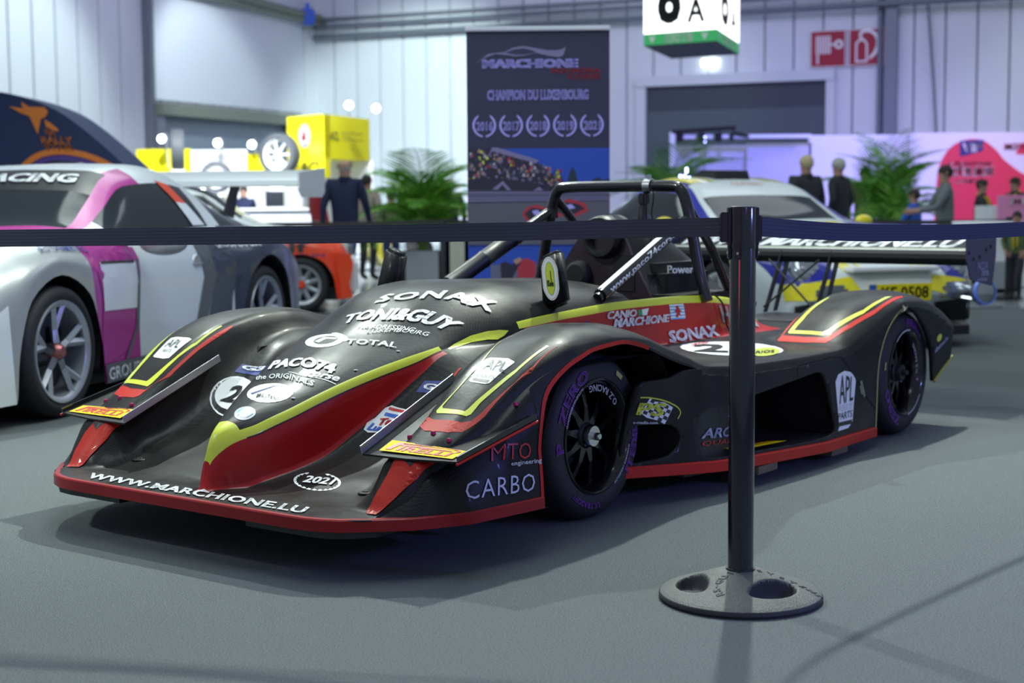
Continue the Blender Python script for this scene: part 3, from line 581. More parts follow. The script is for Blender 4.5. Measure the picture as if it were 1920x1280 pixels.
# fire signs
def sign(name, t0, t1, z0, z1, label):
    r = empty(name, on_back(t0, z0), 0, label, 'sign', 'red fire signs on the back wall'); mb = MB(); slab(mb, Vector((0,0,0)), DB, NB, 0, t1-t0, 0, z1-z0, 0, .03); mb.build('sign_panel', 'sign_red', r)
    mb = MB(); w, h = t1-t0, z1-z0
    for a, b, c, e in ((0,w,0,.02),(0,w,h-.02,h),(0,.02,0,h),(w-.02,w,0,h)): slab(mb, Vector((0,0,0)), DB, NB, a, b, c, e, .03, .036)
    mb.build('sign_border', 'sign_white', r); return r
S1 = sign('fire_sign', -1.72-.80, -1.72, 4.06, 4.88, 'red square sign with white hose reel picture, left of the two')
S2 = sign('fire_sign', -2.58-.80, -2.58, 4.06, 4.88, 'red square sign with white fire extinguisher picture, beside the steel column')
def pict(r, w, polys):       # drawn in (u right, v up) as seen from the room
    for poly in polys:
        vs, fs = poly2(poly); o = obj('pictogram', [DB*(w-u)+NB*.036+Vector((0,0,v)) for u, v in vs], fs, 'sign_white', r)
pict(S1, .78, [[(.11+k*.058,.30),(.145+k*.058,.30),(.145+k*.058,.70),(.11+k*.058,.70)] for k in range(6)]+[[(.13,.08),(.17,.08),(.17,.30),(.13,.30)],[(.44,.48),(.54,.48),(.54,.52),(.44,.52)]]+[[(.62+.10*math.cos(t),.50+.10*math.sin(t)) for t in [i*math.pi/9 for i in range(18)]]])
obj('pictogram', [DB*(.78-.62-.045*math.cos(t))+NB*.038+Vector((0,0,.50+.045*math.sin(t))) for t in [i*math.pi/7 for i in range(14)]], [tuple(range(14))], 'sign_red', S1)
body = [(.15,.08),(.42,.08),(.42,.12),(.19,.12),(.19,.48),(.25,.55),(.32,.55),(.38,.48),(.38,.12),(.42,.12),(.42,.48),(.36,.58),(.30,.60),(.30,.66),(.24,.66),(.24,.60),(.15,.50)]
hose = [(.28+.0,.62),(.28,.70),(.36,.74),(.46,.73),(.56,.66),(.61,.55),(.60,.42),(.54,.28),(.44,.18),(.48,.14),(.60,.24),(.67,.40),(.68,.56),(.62,.70),(.50,.79),(.36,.81),(.24,.76),(.22,.66)]
pict(S2, .80, [body, hose])
# little emergency exit lamp above the gate
p = on_back(.62, 4.28, .14); mb = MB(); mb.box((0,0,0), (.36,.08,.17), bev=.02); o = mb.build('exit_lamp', 'exit_glow'); o.location = p; o.rotation_euler = (0,0,math.atan2(DB.y, DB.x)); tag(o, 'small glowing exit lamp above the dark gate', 'lamp')
# hanging lightbox 8 A
c0 = at(1228, 60, 21.0); z0, z1 = at(960,66,21).z, at(960,-90,21).z
A_, B_, C_ = at(1207, 60, 21.0), at(1344, 60, 20.4), at(1386, 60, 22.3)
A_.z = B_.z = C_.z = 0; D_ = A_+(C_-B_)
lb = empty('hanging_sign', (B_.x, B_.y, z0)); tag(lb, 'hanging lit white cube sign reading 8 A with green exit strip', 'sign')
q = [Vector((v.x, v.y, 0))-Vector((B_.x, B_.y, 0)) for v in (A_, B_, C_, D_)]; H = z1-z0
for (za, zb, m, nm) in ((.0, H-.0, 'lightbox', 'light_box'), (-.155, .0, 'lightbox_green', 'green_band')):
    mb = MB(); mb.add([v+Vector((0,0,za)) for v in q]+[v+Vector((0,0,zb)) for v in q], [(0,1,5,4),(1,2,6,5),(2,3,7,6),(3,0,4,7),(0,3,2,1),(4,5,6,7)]); mb.build(nm, m, lb)
mb = MB(); mb.add([v*1.0+Vector((0,0,-.160)) for v in q]+[v+Vector((0,0,-.156)) for v in q], [(0,1,5,4),(1,2,6,5),(2,3,7,6),(3,0,4,7),(0,3,2,1),(4,5,6,7)]); mb.build('underside', 'door_dark', lb)
for i in range(4):
    mb = MB(); mb.tube([q[i]*.9+Vector((0,0,H)), q[i]*.9+Vector((0,0,H+3))], .012, 6); mb.build('suspension_wire', 'steel_grey', lb)
def face_txt(s, P0, P1, u0, u1, v0, v1, m, bold=.02):
    n = (P1-P0).cross(Vector((0,0,1))).normalized(); g = lambda u, v: P0+(P1-P0)*u+Vector((0,0,v))
    write('sign_lettering', s, [g(u0,v1), g(u1,v1), g(u1,v0), g(u0,v0)], m, lb, None, bold, n=n, off=.004)
k = 21/2812
face_txt('8', q[0], q[1], .19, .52, .11, .86, 'black_vinyl', .05); face_txt('A', q[0], q[1], .60, .84, .11, .44, 'black_vinyl', .03)
face_txt('8', q[1], q[2], .16, .50, .11, .86, 'black_vinyl', .03); face_txt('A', q[1], q[2], .58, .86, .11, .44, 'black_vinyl', .03)
face_txt('EXIT8', q[0], q[1], .30, .68, -.140, -.02, 'sign_white', .05); face_txt('EXIT8', q[1], q[2], .24, .72, -.140, -.02, 'sign_white', .05)
for P0, P1, us in ((q[0], q[1], (.12, .84)), (q[1], q[2], (.1, .86))):
    n = (P1-P0).cross(Vector((0,0,1))).normalized(); W = (P1-P0).length
    for u in us:
        g = lambda a, b: P0+(P1-P0)*(u+a/W)+Vector((0,0,b))+n*.004
        obj('arrow', [g(-.05,-.04), g(0,-.135), g(.05,-.04), g(.02,-.03), g(0,-.06), g(-.02,-.03)], [(0,1,2,3,4,5)], 'sign_white', lb)
# ================================================================ roll-up banner
BP = at(1010, 378, 9.6); ang = R(-1.5)
bn = empty('roll_up_banner', (BP.x, BP.y, 0), ang, 'tall dark roll-up banner with five wreathed years and track photographs', 'banner')
BW, BZ = .905, 2.19
mb = MB(); mb.box((0,.01,(BZ+.10)/2), (BW, .004, BZ-.10)); mb.build('banner_sheet', 'banner_navy', bn)
mb = MB(); mb.box((0,.0,BZ+.012), (BW+.012,.03,.030), bev=.006); mb.build('top_rail', 'aluminium_pale', bn, True)
mb = MB(); mb.box((0,.02,.05), (BW+.03,.16,.10), bev=.02); mb.build('base_cassette', 'aluminium_edge', bn, True)
mb = MB(); mb.tube([(0,.05,.08),(0,.05,BZ)], .011, 8); mb.build('support_pole', 'aluminium_edge', bn, True)
def bq(x0, y0, x1, y1, sk=0):  # pixel-like banner coordinates: 0..265 across, 0 at the top, 290 per metre
    f_ = lambda x, y: Vector((BW*(x/265-.5), .005, BZ-y/293)); return [f_(x0, y0), f_(x1, y0), f_(x1, y1), f_(x0, y1)]
def btxt(s, x0, y0, x1, y1, m, b=.02, sh=0): write('banner_lettering', s, bq(x0, y0, x1, y1), m, bn, None, b, sh, off=.002, n=(0,-1,0))
def bpoly(nm, pts, m, lv=1): vs, fs = poly2(pts); obj(nm, [(BW*(x/265-.5), .005-.0012*lv, BZ-y/293) for x, y in vs], fs, m, bn)
btxt('MARCHIONE', 29, 52, 207, 68, 'banner_lilac', .08); btxt('SQUADRA', 156, 69, 248, 79, 'banner_red', .03); btxt('CORSE', 187, 80, 248, 89, 'banner_red', .03)
btxt('CHAMPION DU LUXEMBOURG', 38, 108, 226, 127, 'banner_lilac', .06)
car_line = [(14,60),(32,48),(54,41),(72,43),(92,46),(112,44),(128,42),(100,36),(84,40),(72,40),(86,31),(106,28),(128,32),(150,37),(170,36),(184,29),(182,44),(176,48),(150,45),(132,46),(114,49),(92,50),(72,47),(54,45),(36,53),(20,68)]
car_line = [(14,62),(32,50),(54,42),(72,44),(92,47),(112,45),(130,41),(150,46),(170,49),(178,47),(181,42),(184,30),(178,34),(168,36),(150,36),(128,32),(106,28),(86,31),(70,39),(56,40),(40,42),(22,56)]
bpoly('banner_emblem', car_line, 'banner_mauve'); bpoly('banner_emblem', [(72,40),(88,34),(106,32),(122,36),(130,40),(112,43),(92,44)], 'banner_navy', 2)
for i, yr in enumerate(('2016','2017','2018','2019','2021')):
    cx = 32+50*i; btxt(yr, cx-15, 166, cx+16, 183, 'banner_lilac', .05)
    for sd in (-1, 1):
        pts = [(cx+sd*22*math.sin(R(t)), 173-22*math.cos(R(t))) for t in range(28, 176, 12)]; pin = [(cx+sd*18*math.sin(R(t)), 173-19*math.cos(R(t))) for t in range(172, 30, -12)]
        bpoly('banner_wreath', pts+pin, 'banner_lilac')
# printed photograph: grandstand, sky, track and two cars
bpoly('photo_sky', [(0,216),(265,216),(265,300),(0,300)], 'photo_blue')
bpoly('photo_trees', [(180,300),(190,262),(196,250),(202,262),(206,284),(228,280),(234,274),(244,270),(252,276),(265,272),(265,310),(0,310),(0,300)], 'photo_trees', 2)
bpoly('photo_roof', [(46,214),(56,214),(134,238),(128,244),(44,220)], 'banner_mauve', 4); bpoly('photo_stand', [(0,216),(46,216),(132,244),(170,272),(186,280),(186,300),(0,296)], 'photo_dark', 3)
rr = random.Random(3)
spec = {}
for i in range(230):
    x = rr.uniform(2, 175); top = 219+max(0, (x-46))*.30; y = rr.uniform(top, min(top+55, 284)); w = rr.uniform(1.6, 3.0)
    spec.setdefault(rr.choice(['banner_mauve','banner_red','photo_dark2','banner_mauve','grey_letter','skin_tone','photo_dark2','acid_yellow' if rr.random() < .25 else 'photo_rail']), []).append([(x-w,y+w*1.3),(x-w*.5,y-w),(x+w*.6,y-w),(x+w,y+w*1.3)])
for m_, qs in spec.items():
    o = obj('photo_crowd', [(BW*(x/265-.5), .005-.006, BZ-y/293) for q in qs for x, y in q], [(4*k,4*k+1,4*k+2,4*k+3) for k in range(len(qs))], m_, bn); o['kind'] = 'stuff'
bpoly('photo_board', [(0,272),(60,270),(186,290),(186,306),(0,300)], 'photo_dark', 6); btxt('entar', 3, 279, 34, 290, 'banner_mauve', .02)
bpoly('photo_peak', [(46,291),(66,276),(82,294),(74,293),(65,283),(56,292)], 'banner_mauve', 7); bpoly('photo_peak', [(120,296),(134,287),(144,297)], 'banner_mauve', 7)
for k in range(4): bpoly('photo_rail', [(0,296+k*5),(265,298+k*4),(265,300+k*4),(0,299+k*5)], 'banner_mauve' if k != 1 else 'photo_rail', 8)
bpoly('photo_rail_gap', [(0,292),(265,296),(265,320),(0,322)], 'photo_dark2', 7); bpoly('photo_track', [(0,318),(265,314),(265,395),(0,395)], 'photo_grey', 9)
for cx, cy, w in ((128,338,28),(190,328,36)):
    bpoly('photo_car', [(cx-w,cy),(cx-w*.6,cy-13),(cx,cy-18),(cx+w*.8,cy-10),(cx+w,cy+4),(cx+w*.3,cy+16),(cx-w*.6,cy+14)], 'banner_red', 10); bpoly('photo_car', [(cx-w*.8,cy-1),(cx-w*.3,cy-12),(cx+w*.4,cy-9),(cx+w*.8,cy),(cx+w*.2,cy+10),(cx-w*.5,cy+9)], 'photo_dark', 11); bpoly('photo_car', [(cx-w*.3,cy-6),(cx+w*.1,cy-8),(cx+w*.3,cy-1),(cx-w*.1,cy+2)], 'banner_lilac', 12)
bpoly('photo_sky', [(0,395),(265,395),(265,620),(0,620)], 'photo_blue', 1)
bpoly('photo_inset', [(42,396),(150,396),(150,468),(42,468)], 'photo_rail', 2); bpoly('photo_inset_sky', [(44,396),(148,396),(148,432),(44,432)], 'photo_blue', 3)
bpoly('photo_inset_car', [(92,425),(110,420),(126,428),(128,460),(92,458)], 'banner_red', 4); bpoly('photo_inset_person', [(60,430),(70,426),(82,432),(90,426),(98,428),(86,448),(80,462),(62,460)], 'photo_dark', 5); bpoly('photo_inset_person', [(84,424),(97,418),(101,424),(90,432)], 'skin_tone', 6)
bpoly('photo_trees', [(150,470),(160,425),(168,440),(176,410),(186,436),(200,428),(215,440),(265,436),(265,470)], 'photo_trees', 2)
# ================================================================ yellow booth at the far left
def quadbox(name, pts, z0, z1, m, parent=None):
    mb = MB(); n = len(pts); c = sum((Vector((p.x, p.y, 0)) for p in pts), Vector())/n
    mb.add([Vector((p.x, p.y, z0)) for p in pts]+[Vector((p.x, p.y, z1)) for p in pts], [tuple(range(n))[::-1], tuple(range(n, 2*n))]+[(i, (i+1) % n, n+(i+1) % n, n+i) for i in range(n)]); return mb.build(name, m, parent)
def zat(py, D): return at(960, py, D).z
yb = empty('booth_tower', (0,0,0)); tag(yb, 'yellow booth tower with round club crest beside the bald man', 'booth')
a, b, c = at(541, 378, 26.9), at(610, 378, 26.0), at(695, 378, 27.8); dd = a+(c-b)
quadbox('tower_panel', [a, b, b+(dd-a)*.12, a+(dd-a)*.12], zat(330, 26), zat(211, 26), 'yellow_panel', yb)
quadbox('tower_box', [b+(a-b)*.02, b, c, dd], zat(294, 26), zat(211, 26), 'yellow_panel', yb)
for P0, P1, s, u0, u1, za, zb in ((a, b, 'ACL', .38, .96, zat(324,26.4), zat(300,26.4)), (b, c, 'ACL', .10, .30, zat(262,26.6), zat(246,26.6))):
    n = (P1-P0).cross(Vector((0,0,1))).normalized(); g = lambda u, z: Vector((P0.x+(P1.x-P0.x)*u, P0.y+(P1.y-P0.y)*u, z))
    write('booth_lettering', s, [g(u0,zb), g(u1,zb), g(u1,za), g(u0,za)], 'door_dark', yb, None, .01, n=n, off=.02)
for i, l in enumerate(('AUTOMOBILE', 'CLUB', 'LUXEMBOURG')):
    g = lambda u, z: Vector((b.x+(c.x-b.x)*u, b.y+(c.y-b.y)*u, z)); n = (c-b).cross(Vector((0,0,1))).normalized(); zz = zat(246+i*6, 27); write('booth_lettering', l, [g(.36,zz), g(.36+.045*len(l),zz), g(.36+.045*len(l),zz-.035), g(.36,zz-.035)], 'door_dark', yb, None, 0, n=n, off=.02)
n = (b-a).cross(Vector((0,0,1))).normalized(); cc = a.lerp(b, .5); cc.z = zat(252, 26.4); ux = (b-a).normalized(); ux.z = 0
for r_, m, of in ((.205,'white_panel',.02),(.19,'banner_mauve',.024),(.15,'white_panel',.028)):
    obj('crest', [cc+n*of+ux*r_*math.cos(t)*.95+Vector((0,0,r_*math.sin(t))) for t in [i*math.pi/14 for i in range(28)]], [tuple(range(28))], m, yb)
obj('crest', [cc+n*.032+ux*x*.1+Vector((0,0,y*.1)) for x, y in ((-.6,-.9),(.1,-1),(.7,-.5),(.5,.3),(.7,.9),(.1,.6),(-.5,1),(-.4,.2),(-.8,-.1))], [tuple(range(9))], 'sign_red', yb)
# low booth wall: yellow, white, yellow panels, white counter front and glowing back walls
bw = empty('booth_wall', (0,0,0)); tag(bw, 'long low booth wall of yellow and white panels behind the white car wing', 'booth')
for x0, x1, y0, y1, D, m in ((258,360,275,321,27.5,'yellow_panel'),(360,465,277,325,27.3,'white_panel'),(465,503,285,325,27.1,'yellow_panel'),(258,503,321,425,27.4,'white_panel'),(503,700,300,470,27.9,'booth_white')):
    p, q_ = at(x0, 378, D), at(x1, 378, D-.1); mb = MB(); zt, zb_ = zat(y0, D), max(0.0, zat(y1, D))
    quadbox('booth_panel', [p, q_, q_+Vector((0,.1,0)), p+Vector((0,.1,0))], zb_ if y1 < 420 else 0, zt, m, bw)
p, q_ = at(380, 378, 24), at(600, 378, 24)
ct = empty('counter', (0,0,0)); tag(ct, 'white reception counter glowing blue behind the orange car', 'counter'); quadbox('counter_front', [p, q_, q_+Vector((0,.6,0)), p+Vector((0,.6,0))], 0, zat(352,24) if False else 1.0, 'booth_white', ct); quadbox('counter_top', [p+Vector((-.05,-.05,0)), q_+Vector((.05,-.05,0)), q_+Vector((.05,.65,0)), p+Vector((-.05,.65,0))], 1.0, 1.04, 'white_panel', ct)
p, q_ = at(498, 378, 23.4), at(532, 378, 23.4); quadbox('counter_screen', [p, q_, q_+Vector((0,.05,0)), p+Vector((0,.05,0))], 1.06, 1.30, 'door_dark', ct)
# purple roll-up next to counter
p = at(272, 378, 26); mb = MB(); 
lampname = 'round booth spotlights above the yellow and white booth wall'
for i, (x, y, D) in enumerate(((303,260,27),(408,268,27),(472,271,27),(551,279,26.7),(654,197,26),(705,203,27))):
    s_ = empty('spotlight', at(x, y, D-.3)); tag(s_, ['leftmost bright round spotlight above the yellow booth panel','second round spotlight from the left, above white booth panel','round spotlight above the white panel just left of yellow end','round spotlight below the crest of the yellow tower','left spotlight of the pair above the yellow tower','right spotlight of the pair above the yellow tower'][i], 'spotlight', lampname)
    mb = MB(); mb.lathe([(0,-.0),(.075,-.0),(.08,.03),(.07,.14),(0,.16)], 16, 0, Matrix.Rotation(R(90), 4, 'X') @ Matrix.Rotation(R(180), 4, 'X')); mb.build('lamp_housing', 'white_panel', s_, True)
    mb = MB(); mb.lathe([(0,.004),(.062,.002)], 16, 0, Matrix.Rotation(R(90), 4, 'X')); o = mb.build('lamp_face', 'lamp_glow', s_); 
    mb = MB(); mb.tube([(0,.08,.06),(0,.30,.10),(0,.50,-.50)] if i < 4 else [(0,.08,.06),(-.08,.5,.08),(-.10 if i == 4 else -.30,1.05,-.16)], .012, 6); mb.build('lamp_arm', 'white_panel', s_)
# display wheels on the booth
def show_wheel(px, py, D, r, rz, label):
    w = empty('display_wheel', at(px, py, D), rz, label, 'wheel', 'alloy wheels shown standing on the booth wall')
    mb = MB(); mb.lathe([(r*.74,-.09),(r*.76,-.11),(r*.97,-.10),(r,-.07),(r,.07),(r*.97,.10),(r*.76,.11),(r*.74,.09)], 32, 0, None, 0, 2*math.pi, 'y'); mb.build('tyre', 'tyre_grey', w, True)
    mb = MB(); mb.lathe([(r*.75,-.09),(r*.68,-.07),(r*.66,.06),(r*.75,.09)], 32, 0, None, 0, 2*math.pi, 'y'); mb.build('rim', 'white_panel', w, True)
    zb_ = w.location.z-r; c_ = math.cos(rz); mb = MB(); mb.box((0,0,-r-zb_/2), (.30,.24,zb_-.002)); mb.build('display_stand', 'white_panel', w)
    sp = None
    for k in range(7):
        if sp is None:
            mb = MB(); mb.box((r*.36,-.05,0), (r*.70,.03,r*.11), bev=.01); sp = mb.build('spoke', 'white_panel', w); o = sp
        else: o = sp.copy(); COL.objects.link(o)
        o.rotation_euler = (0, k*2*math.pi/7, 0)
show_wheel(524, 290, 25.7, .36, R(-25), 'large silver alloy wheel standing beside the yellow tower'); show_wheel(406, 332, 26.0, .27, 0, 'silver alloy wheel peeping over the white wing in front of white panel'); show_wheel(333, 280, 25.5, .34, R(-78), 'alloy wheel seen nearly edge-on above the small palm on the left')
# ---------------------------------------------------------------- wheels
def race_wheel(x, y, sgn, lip_r=.196):
    """tyre, rim, spokes and hub round the y axis; outer face towards sgn"""
    w = empty('wheel', (0, 0, 0)); w.parent = CAR; w.location = (x, y, .297)
    s = sgn
    mb = MB(); W = -.27
    prof = [(.200,-.010),(.206,.000),(.225,.003),(.262,.002),(.278,-.010),(.290,-.028),(.297,-.055),(.297,W+.055),(.290,W+.028),(.270,W),(.206,W)]
    mb.lathe([(r, h*s) for r, h in prof], 64, 0, None, 0, 2*math.pi, 'y'); ty = mb.build('tyre', 'rubber', w, True)
    mb = MB(); prof = [(.207,-.012),(.205,.004),(.198,.007),(.192,.002),(.188,-.010),(.180,-.018),(.176,-.060),(.172,-.13),(.172,-.22),(.2,-.25)]
    mb.lathe([(r, h*s) for r, h in prof], 64, 0, None, 0, 2*math.pi, 'y'); mb.build('rim', 'rim_black', w, True)
    mb = MB(); mb.lathe([(.0,-.20*s),(.17,-.20*s)], 32, 0, None, 0, 2*math.pi, 'y'); mb.lathe([(.12,-.185*s),(.14,-.17*s),(.14,-.16*s),(.06,-.155*s)], 32, 0, None, 0, 2*math.pi, 'y'); mb.build('brake_disc', 'black_matt', w)
    sp = None
    for k in range(9):
        t = 2*math.pi*k/9+.2
        if sp is None:
            mb = MB()
            for a, b in (((.040,-.045,.018), (.176,-.070,.0125)),):
                r0, h0, w0 = a; r1, h1, w1 = b; vs = []
                for r, h, q in ((r0, h0, w0), (.10, -.048, .009), (r1, h1, w1)):
                    vs += [(r, h*s, -q), (r, h*s, q), (r, (h-.022)*s, q), (r, (h-.022)*s, -q)]
                mb.add(vs, [(4*i+j, 4*i+(j+1) % 4, 4*i+4+(j+1) % 4, 4*i+4+j) for i in range(2) for j in range(4)])
            o = mb.build('spoke', 'rim_black', w); sp = o
        else: o = sp.copy(); COL.objects.link(o)
        o.rotation_euler = (0, -t, 0)
    mb = MB(); mb.lathe([(0,-.030*s),(.030,-.030*s),(.045,-.040*s),(.052,-.060*s),(.052,-.10*s)], 28, 0, None, 0, 2*math.pi, 'y'); mb.build('hub', 'black_satin', w, True)
    mb = MB(); mb.lathe([(.012,-.012*s),(.036,-.012*s),(.040,-.020*s),(.042,-.034*s)], 28, 0, None, 0, 2*math.pi, 'y'); mb.lathe([(0,.012*s),(.010,.012*s),(.014,.006*s),(.014,-.014*s)], 16, 0, None, 0, 2*math.pi, 'y'); nut = mb.build('wheel_nut', 'bright_metal' if x > -1 else 'black_satin', w, True)
    return w
wf = race_wheel(0, .800, 1); wfo = race_wheel(0, -.800, -1); wr = race_wheel(-2.439, .938, 1); wro = race_wheel(-2.439, -.938, -1)
wf.name = 'front_wheel'; wfo.name = 'front_wheel'; wr.name = 'rear_wheel'; wro.name = 'rear_wheel'
# ---------------------------------------------------------------- dive planes
DP = {}
for s in (1, -1):
    c = [(.957,.567,.348),(.960,.75,.350),(.945,.930,.356),(.567,.945,.441),(.567,.87,.445),(.500,.567,.528)]
    c = [(a, b*s, z) for a, b, z in c]; mb = MB()
    vs = [(a, b, z) for a, b, z in c]+[(a, b, z-.006) for a, b, z in c]
    f = [(0,1,4,5),(1,2,3,4)]; fs = f+[tuple(6+i for i in q[::-1]) for q in f]+[(i, (i+1) % 6, 6+(i+1) % 6, 6+i) for i in range(6)]
    mb.add(vs, fs); dp = mb.build('dive_plane', 'carbon', CAR)
    mb = MB(); a, b = Vector((.957,.567*s,.348)), Vector((.500,.567*s,.528)); up = Vector((.35,0,1)).normalized()*.026
    mb.add([a, b, b+up, a+up, a+Vector((0,-.004*s,0)), b+Vector((0,-.004*s,0)), b+up+Vector((0,-.004*s,0)), a+up+Vector((0,-.004*s,0))], [(0,1,2,3),(7,6,5,4),(3,2,6,7),(0,3,7,4),(1,5,6,2)]); mb.build('gurney_flange', 'aluminium_edge', dp)
    mb = MB(); a, b = Vector((.945,.930*s,.356)), Vector((.567,.945*s,.441)); up = Vector((.2,0,1)).normalized()*.016
    mb.add([a, b, b+up, a+up, a+Vector((0,.005*s,0)), b+Vector((0,.005*s,0)), b+up+Vector((0,.005*s,0)), a+up+Vector((0,.005*s,0))], [(0,1,2,3),(7,6,5,4),(3,2,6,7),(0,3,7,4),(1,5,6,2)]); mb.build('outer_flange', 'black_gloss', dp)
    mb = MB(); a = Vector((.952,.934*s,.348)); b = Vector((.567,.952*s,.432)); mb.tube([a, b], .0045, 6); mb.build('edge_strip', 'red_vinyl', dp)
    DP[s] = dp
    # rivets along the fender foot
    for p in ((.829,.745,.410),(.845,.662,.398),(.838,.815,.392),(.60,.895,.465)):
        mb = MB(); mb.lathe([(0,.006),(.006,.005),(.0085,0),(.0085,-.006)], 12); o = mb.build('rivet', 'pink_anodised', CAR, True); o.location = SK.drop(Vector((p[0], p[1]*s, p[2])), Vector((.25,0,1)).normalized(), .002, .1)
def dp_pt(s, x, y):   # height on the dive plane
    z = .348+(.957-x)/(.957-.5)*(.528-.348); zo = .356+(.945-x)/(.945-.567)*(.441-.356); t = (abs(y)-.567)/(.93-.567)
    return Vector((x, y, z*(1-t)+zo*t))
# ---------------------------------------------------------------- mirrors
for s in (1, -1):
    mi = empty('mirror', (0, 0, 0)); mi.parent = CAR
    bm = bmesh.new()
    base = [(-.262,.374,.70),(-.262,.478,.735),(-.320,.478,.735),(-.320,.374,.70)]; top = [(-.280,.345,.905),(-.280,.430,.938),(-.345,.430,.938),(-.345,.345,.905)]
    V = [bm.verts.new((a, b*s, c)) for a, b, c in base+top]
    for f in ((0,1,2,3),(4,5,6,7),(0,1,5,4),(1,2,6,5),(2,3,7,6),(3,0,4,7)): bm.faces.new([V[i] for i in f])
    bmesh.ops.recalc_face_normals(bm, faces=bm.faces); bmesh.ops.bevel(bm, geom=list(bm.edges), offset=.014, segments=4, affect='EDGES')
    objbm('mirror_housing', bm, 'carbon', mi, True)
    if s < 0: continue
    # sponsor badge on the forward face
    O = Vector((-.2695,.412*s,.828)); ux = Vector((0,.092*s,.03)).normalized()*s; 
    ux = Vector((0, 1, .02*s)).normalized(); uy = Vector((-.09,-.17*s,1)).normalized(); nrm = ux.cross(uy)
    def oval(w, h, off, m, name):
        pts = [(w*math.cos(t)*min(1, 1), h*math.sin(t)) for t in [2*math.pi*i/40 for i in range(40)]]
        pts = [(max(-w, min(w, 1.12*a)), b if abs(b) < h-w else math.copysign(h-w, b)+(abs(b)-(h-w))*math.copysign(1, b)) for a, b in pts]
        v = [O+ux*a+uy*b+nrm*off for a, b in pts]; return obj(name, v, [tuple(range(40))], m, mi)
    oval(.037,.083,.0008,'white_vinyl','badge'); oval(.033,.079,.0012,'orange_line','badge'); oval(.0315,.0775,.0016,'white_vinyl','badge'); oval(.020,.064,.002,'green_vinyl','badge'); oval(.0180,.062,.0024,'sticker_yellow' if False else 'acid_yellow','badge')
    q = [O+ux*a+uy*b+nrm*.0028 for a, b in ((-.015,-.006),(.015,-.006),(.015,-.030),(-.015,-.030))]
    write('badge_lettering', 'BSelle', q, 'black_vinyl', mi, None, .03)
    v = [O+ux*a+uy*b+nrm*.0028 for a, b in ((.002,-.006),(.006,-.006),(.006,.030),(.002,.030))]; obj('badge_stroke', v, [(0,1,2,3)], 'black_vinyl', mi)
# ---------------------------------------------------------------- roll hoop and stays
def hoop_path():
    h = [(-1.38,-.462,.68),(-1.38,-.425,.79),(-1.38,-.377,1.02),(-1.38,-.350,1.12),(-1.38,-.325,1.165),(-1.38,-.275,1.180),(-1.38,0,1.182),(-1.38,.275,1.180),(-1.38,.325,1.165),(-1.38,.350,1.12),(-1.38,.377,1.02),(-1.38,.425,.79),(-1.38,.462,.68)]
    return smooth_path(h, 6)
rh = empty('roll_hoop', (0, 0, 0)); rh.parent = CAR
mb = MB(); mb.tube(hoop_path(), .0255, 16); mb.build('main_hoop', 'tube_black', rh, True)
for s in (1, -1):
    mb = MB(); mb.tube([(-1.38,.340*s,1.13),(-1.62,.32*s,.93),(-1.86,.30*s,.66)] if s < 0 else [(-1.39,.352*s,1.10),(-1.60,.36*s,.90),(-1.80,.37*s,.64)], .021, 12); mb.build('rear_stay', 'tube_black', rh, True)
    p0, p1 = Vector((-1.355,.368*s,1.030 if s > 0 else 1.065)), Vector((-.60,.405*s,.735))
    mb = MB(); mb.tube([p0, p1], .020 if s > 0 else .022, 14); mb.build('front_stay', 'tube_black', rh, True)
    if s < 0:
        q0, q1 = p0.lerp(p1, .22), p0.lerp(p1, .92); d = q1-q0
        pts = []; rs = []
        for t, r in ((0,.030),(.02,.038),(.12,.038),(.125,.040),(.14,.040),(.145,.038),(.18,.038),(.185,.040),(.20,.040),(.205,.038),(.55,.038),(.555,.040),(.57,.040),(.575,.038),(1,.038)): pts.append(q0+d*t); rs.append(r)
        mb = MB(); mb.tube(pts, rs, 16); mb.build('padding_sleeve', 'black_satin', rh, True)
    else:
        # printed sleeve on the near stay
        q0, q1 = p0.lerp(p1, .02), p0.lerp(p1, .97); mb = MB(); mb.tube([q0, q1], .028, 20); sl = mb.build('printed_sleeve', 'black_gloss', rh, True)
        ax = (q0-q1).normalized(); ss = Skin([sl]); sd = Vector((.25,1,.25)); sd = (sd-ax*sd.dot(ax)).normalized(); up = ax.cross(sd); up = up if up.z > 0 else -up
        L = (q0-q1).length
        Q = lambda t, h: q1+ax*L*t+up*h+sd*.028
        write('sleeve_lettering', 'www.paco74corse.it', [Q(.05,.012), Q(.90,.012), Q(.90,-.024), Q(.05,-.024)], 'white_vinyl', rh, ss, .02, n=sd, step=.012, reach=.06)
        k = (up*.9+sd*.45).normalized()
        stick('sleeve_stripe', [(0,0),(1,0),(1,1),(0,1)], [(0,1,2,3)], [q1+ax*L*.02+up*.028-sd*.006, q1+ax*L*.95+up*.028-sd*.006, q1+ax*L*.95+up*.020+sd*.02, q1+ax*L*.02+up*.020+sd*.02], 'white_vinyl', rh, ss, step=.015, n=k, reach=.06)
for p in ((-1.38,.377,1.02),(-1.38,-.365,1.06)):
    mb = MB(); mb.lathe([(.026,-.022),(.030,-.022),(.030,.022),(.026,.022)], 16); o = mb.build('clamp', 'black_satin', rh, True); o.location = p; o.rotation_euler = (R(-10*math.copysign(1, p[1])), 0, 0)
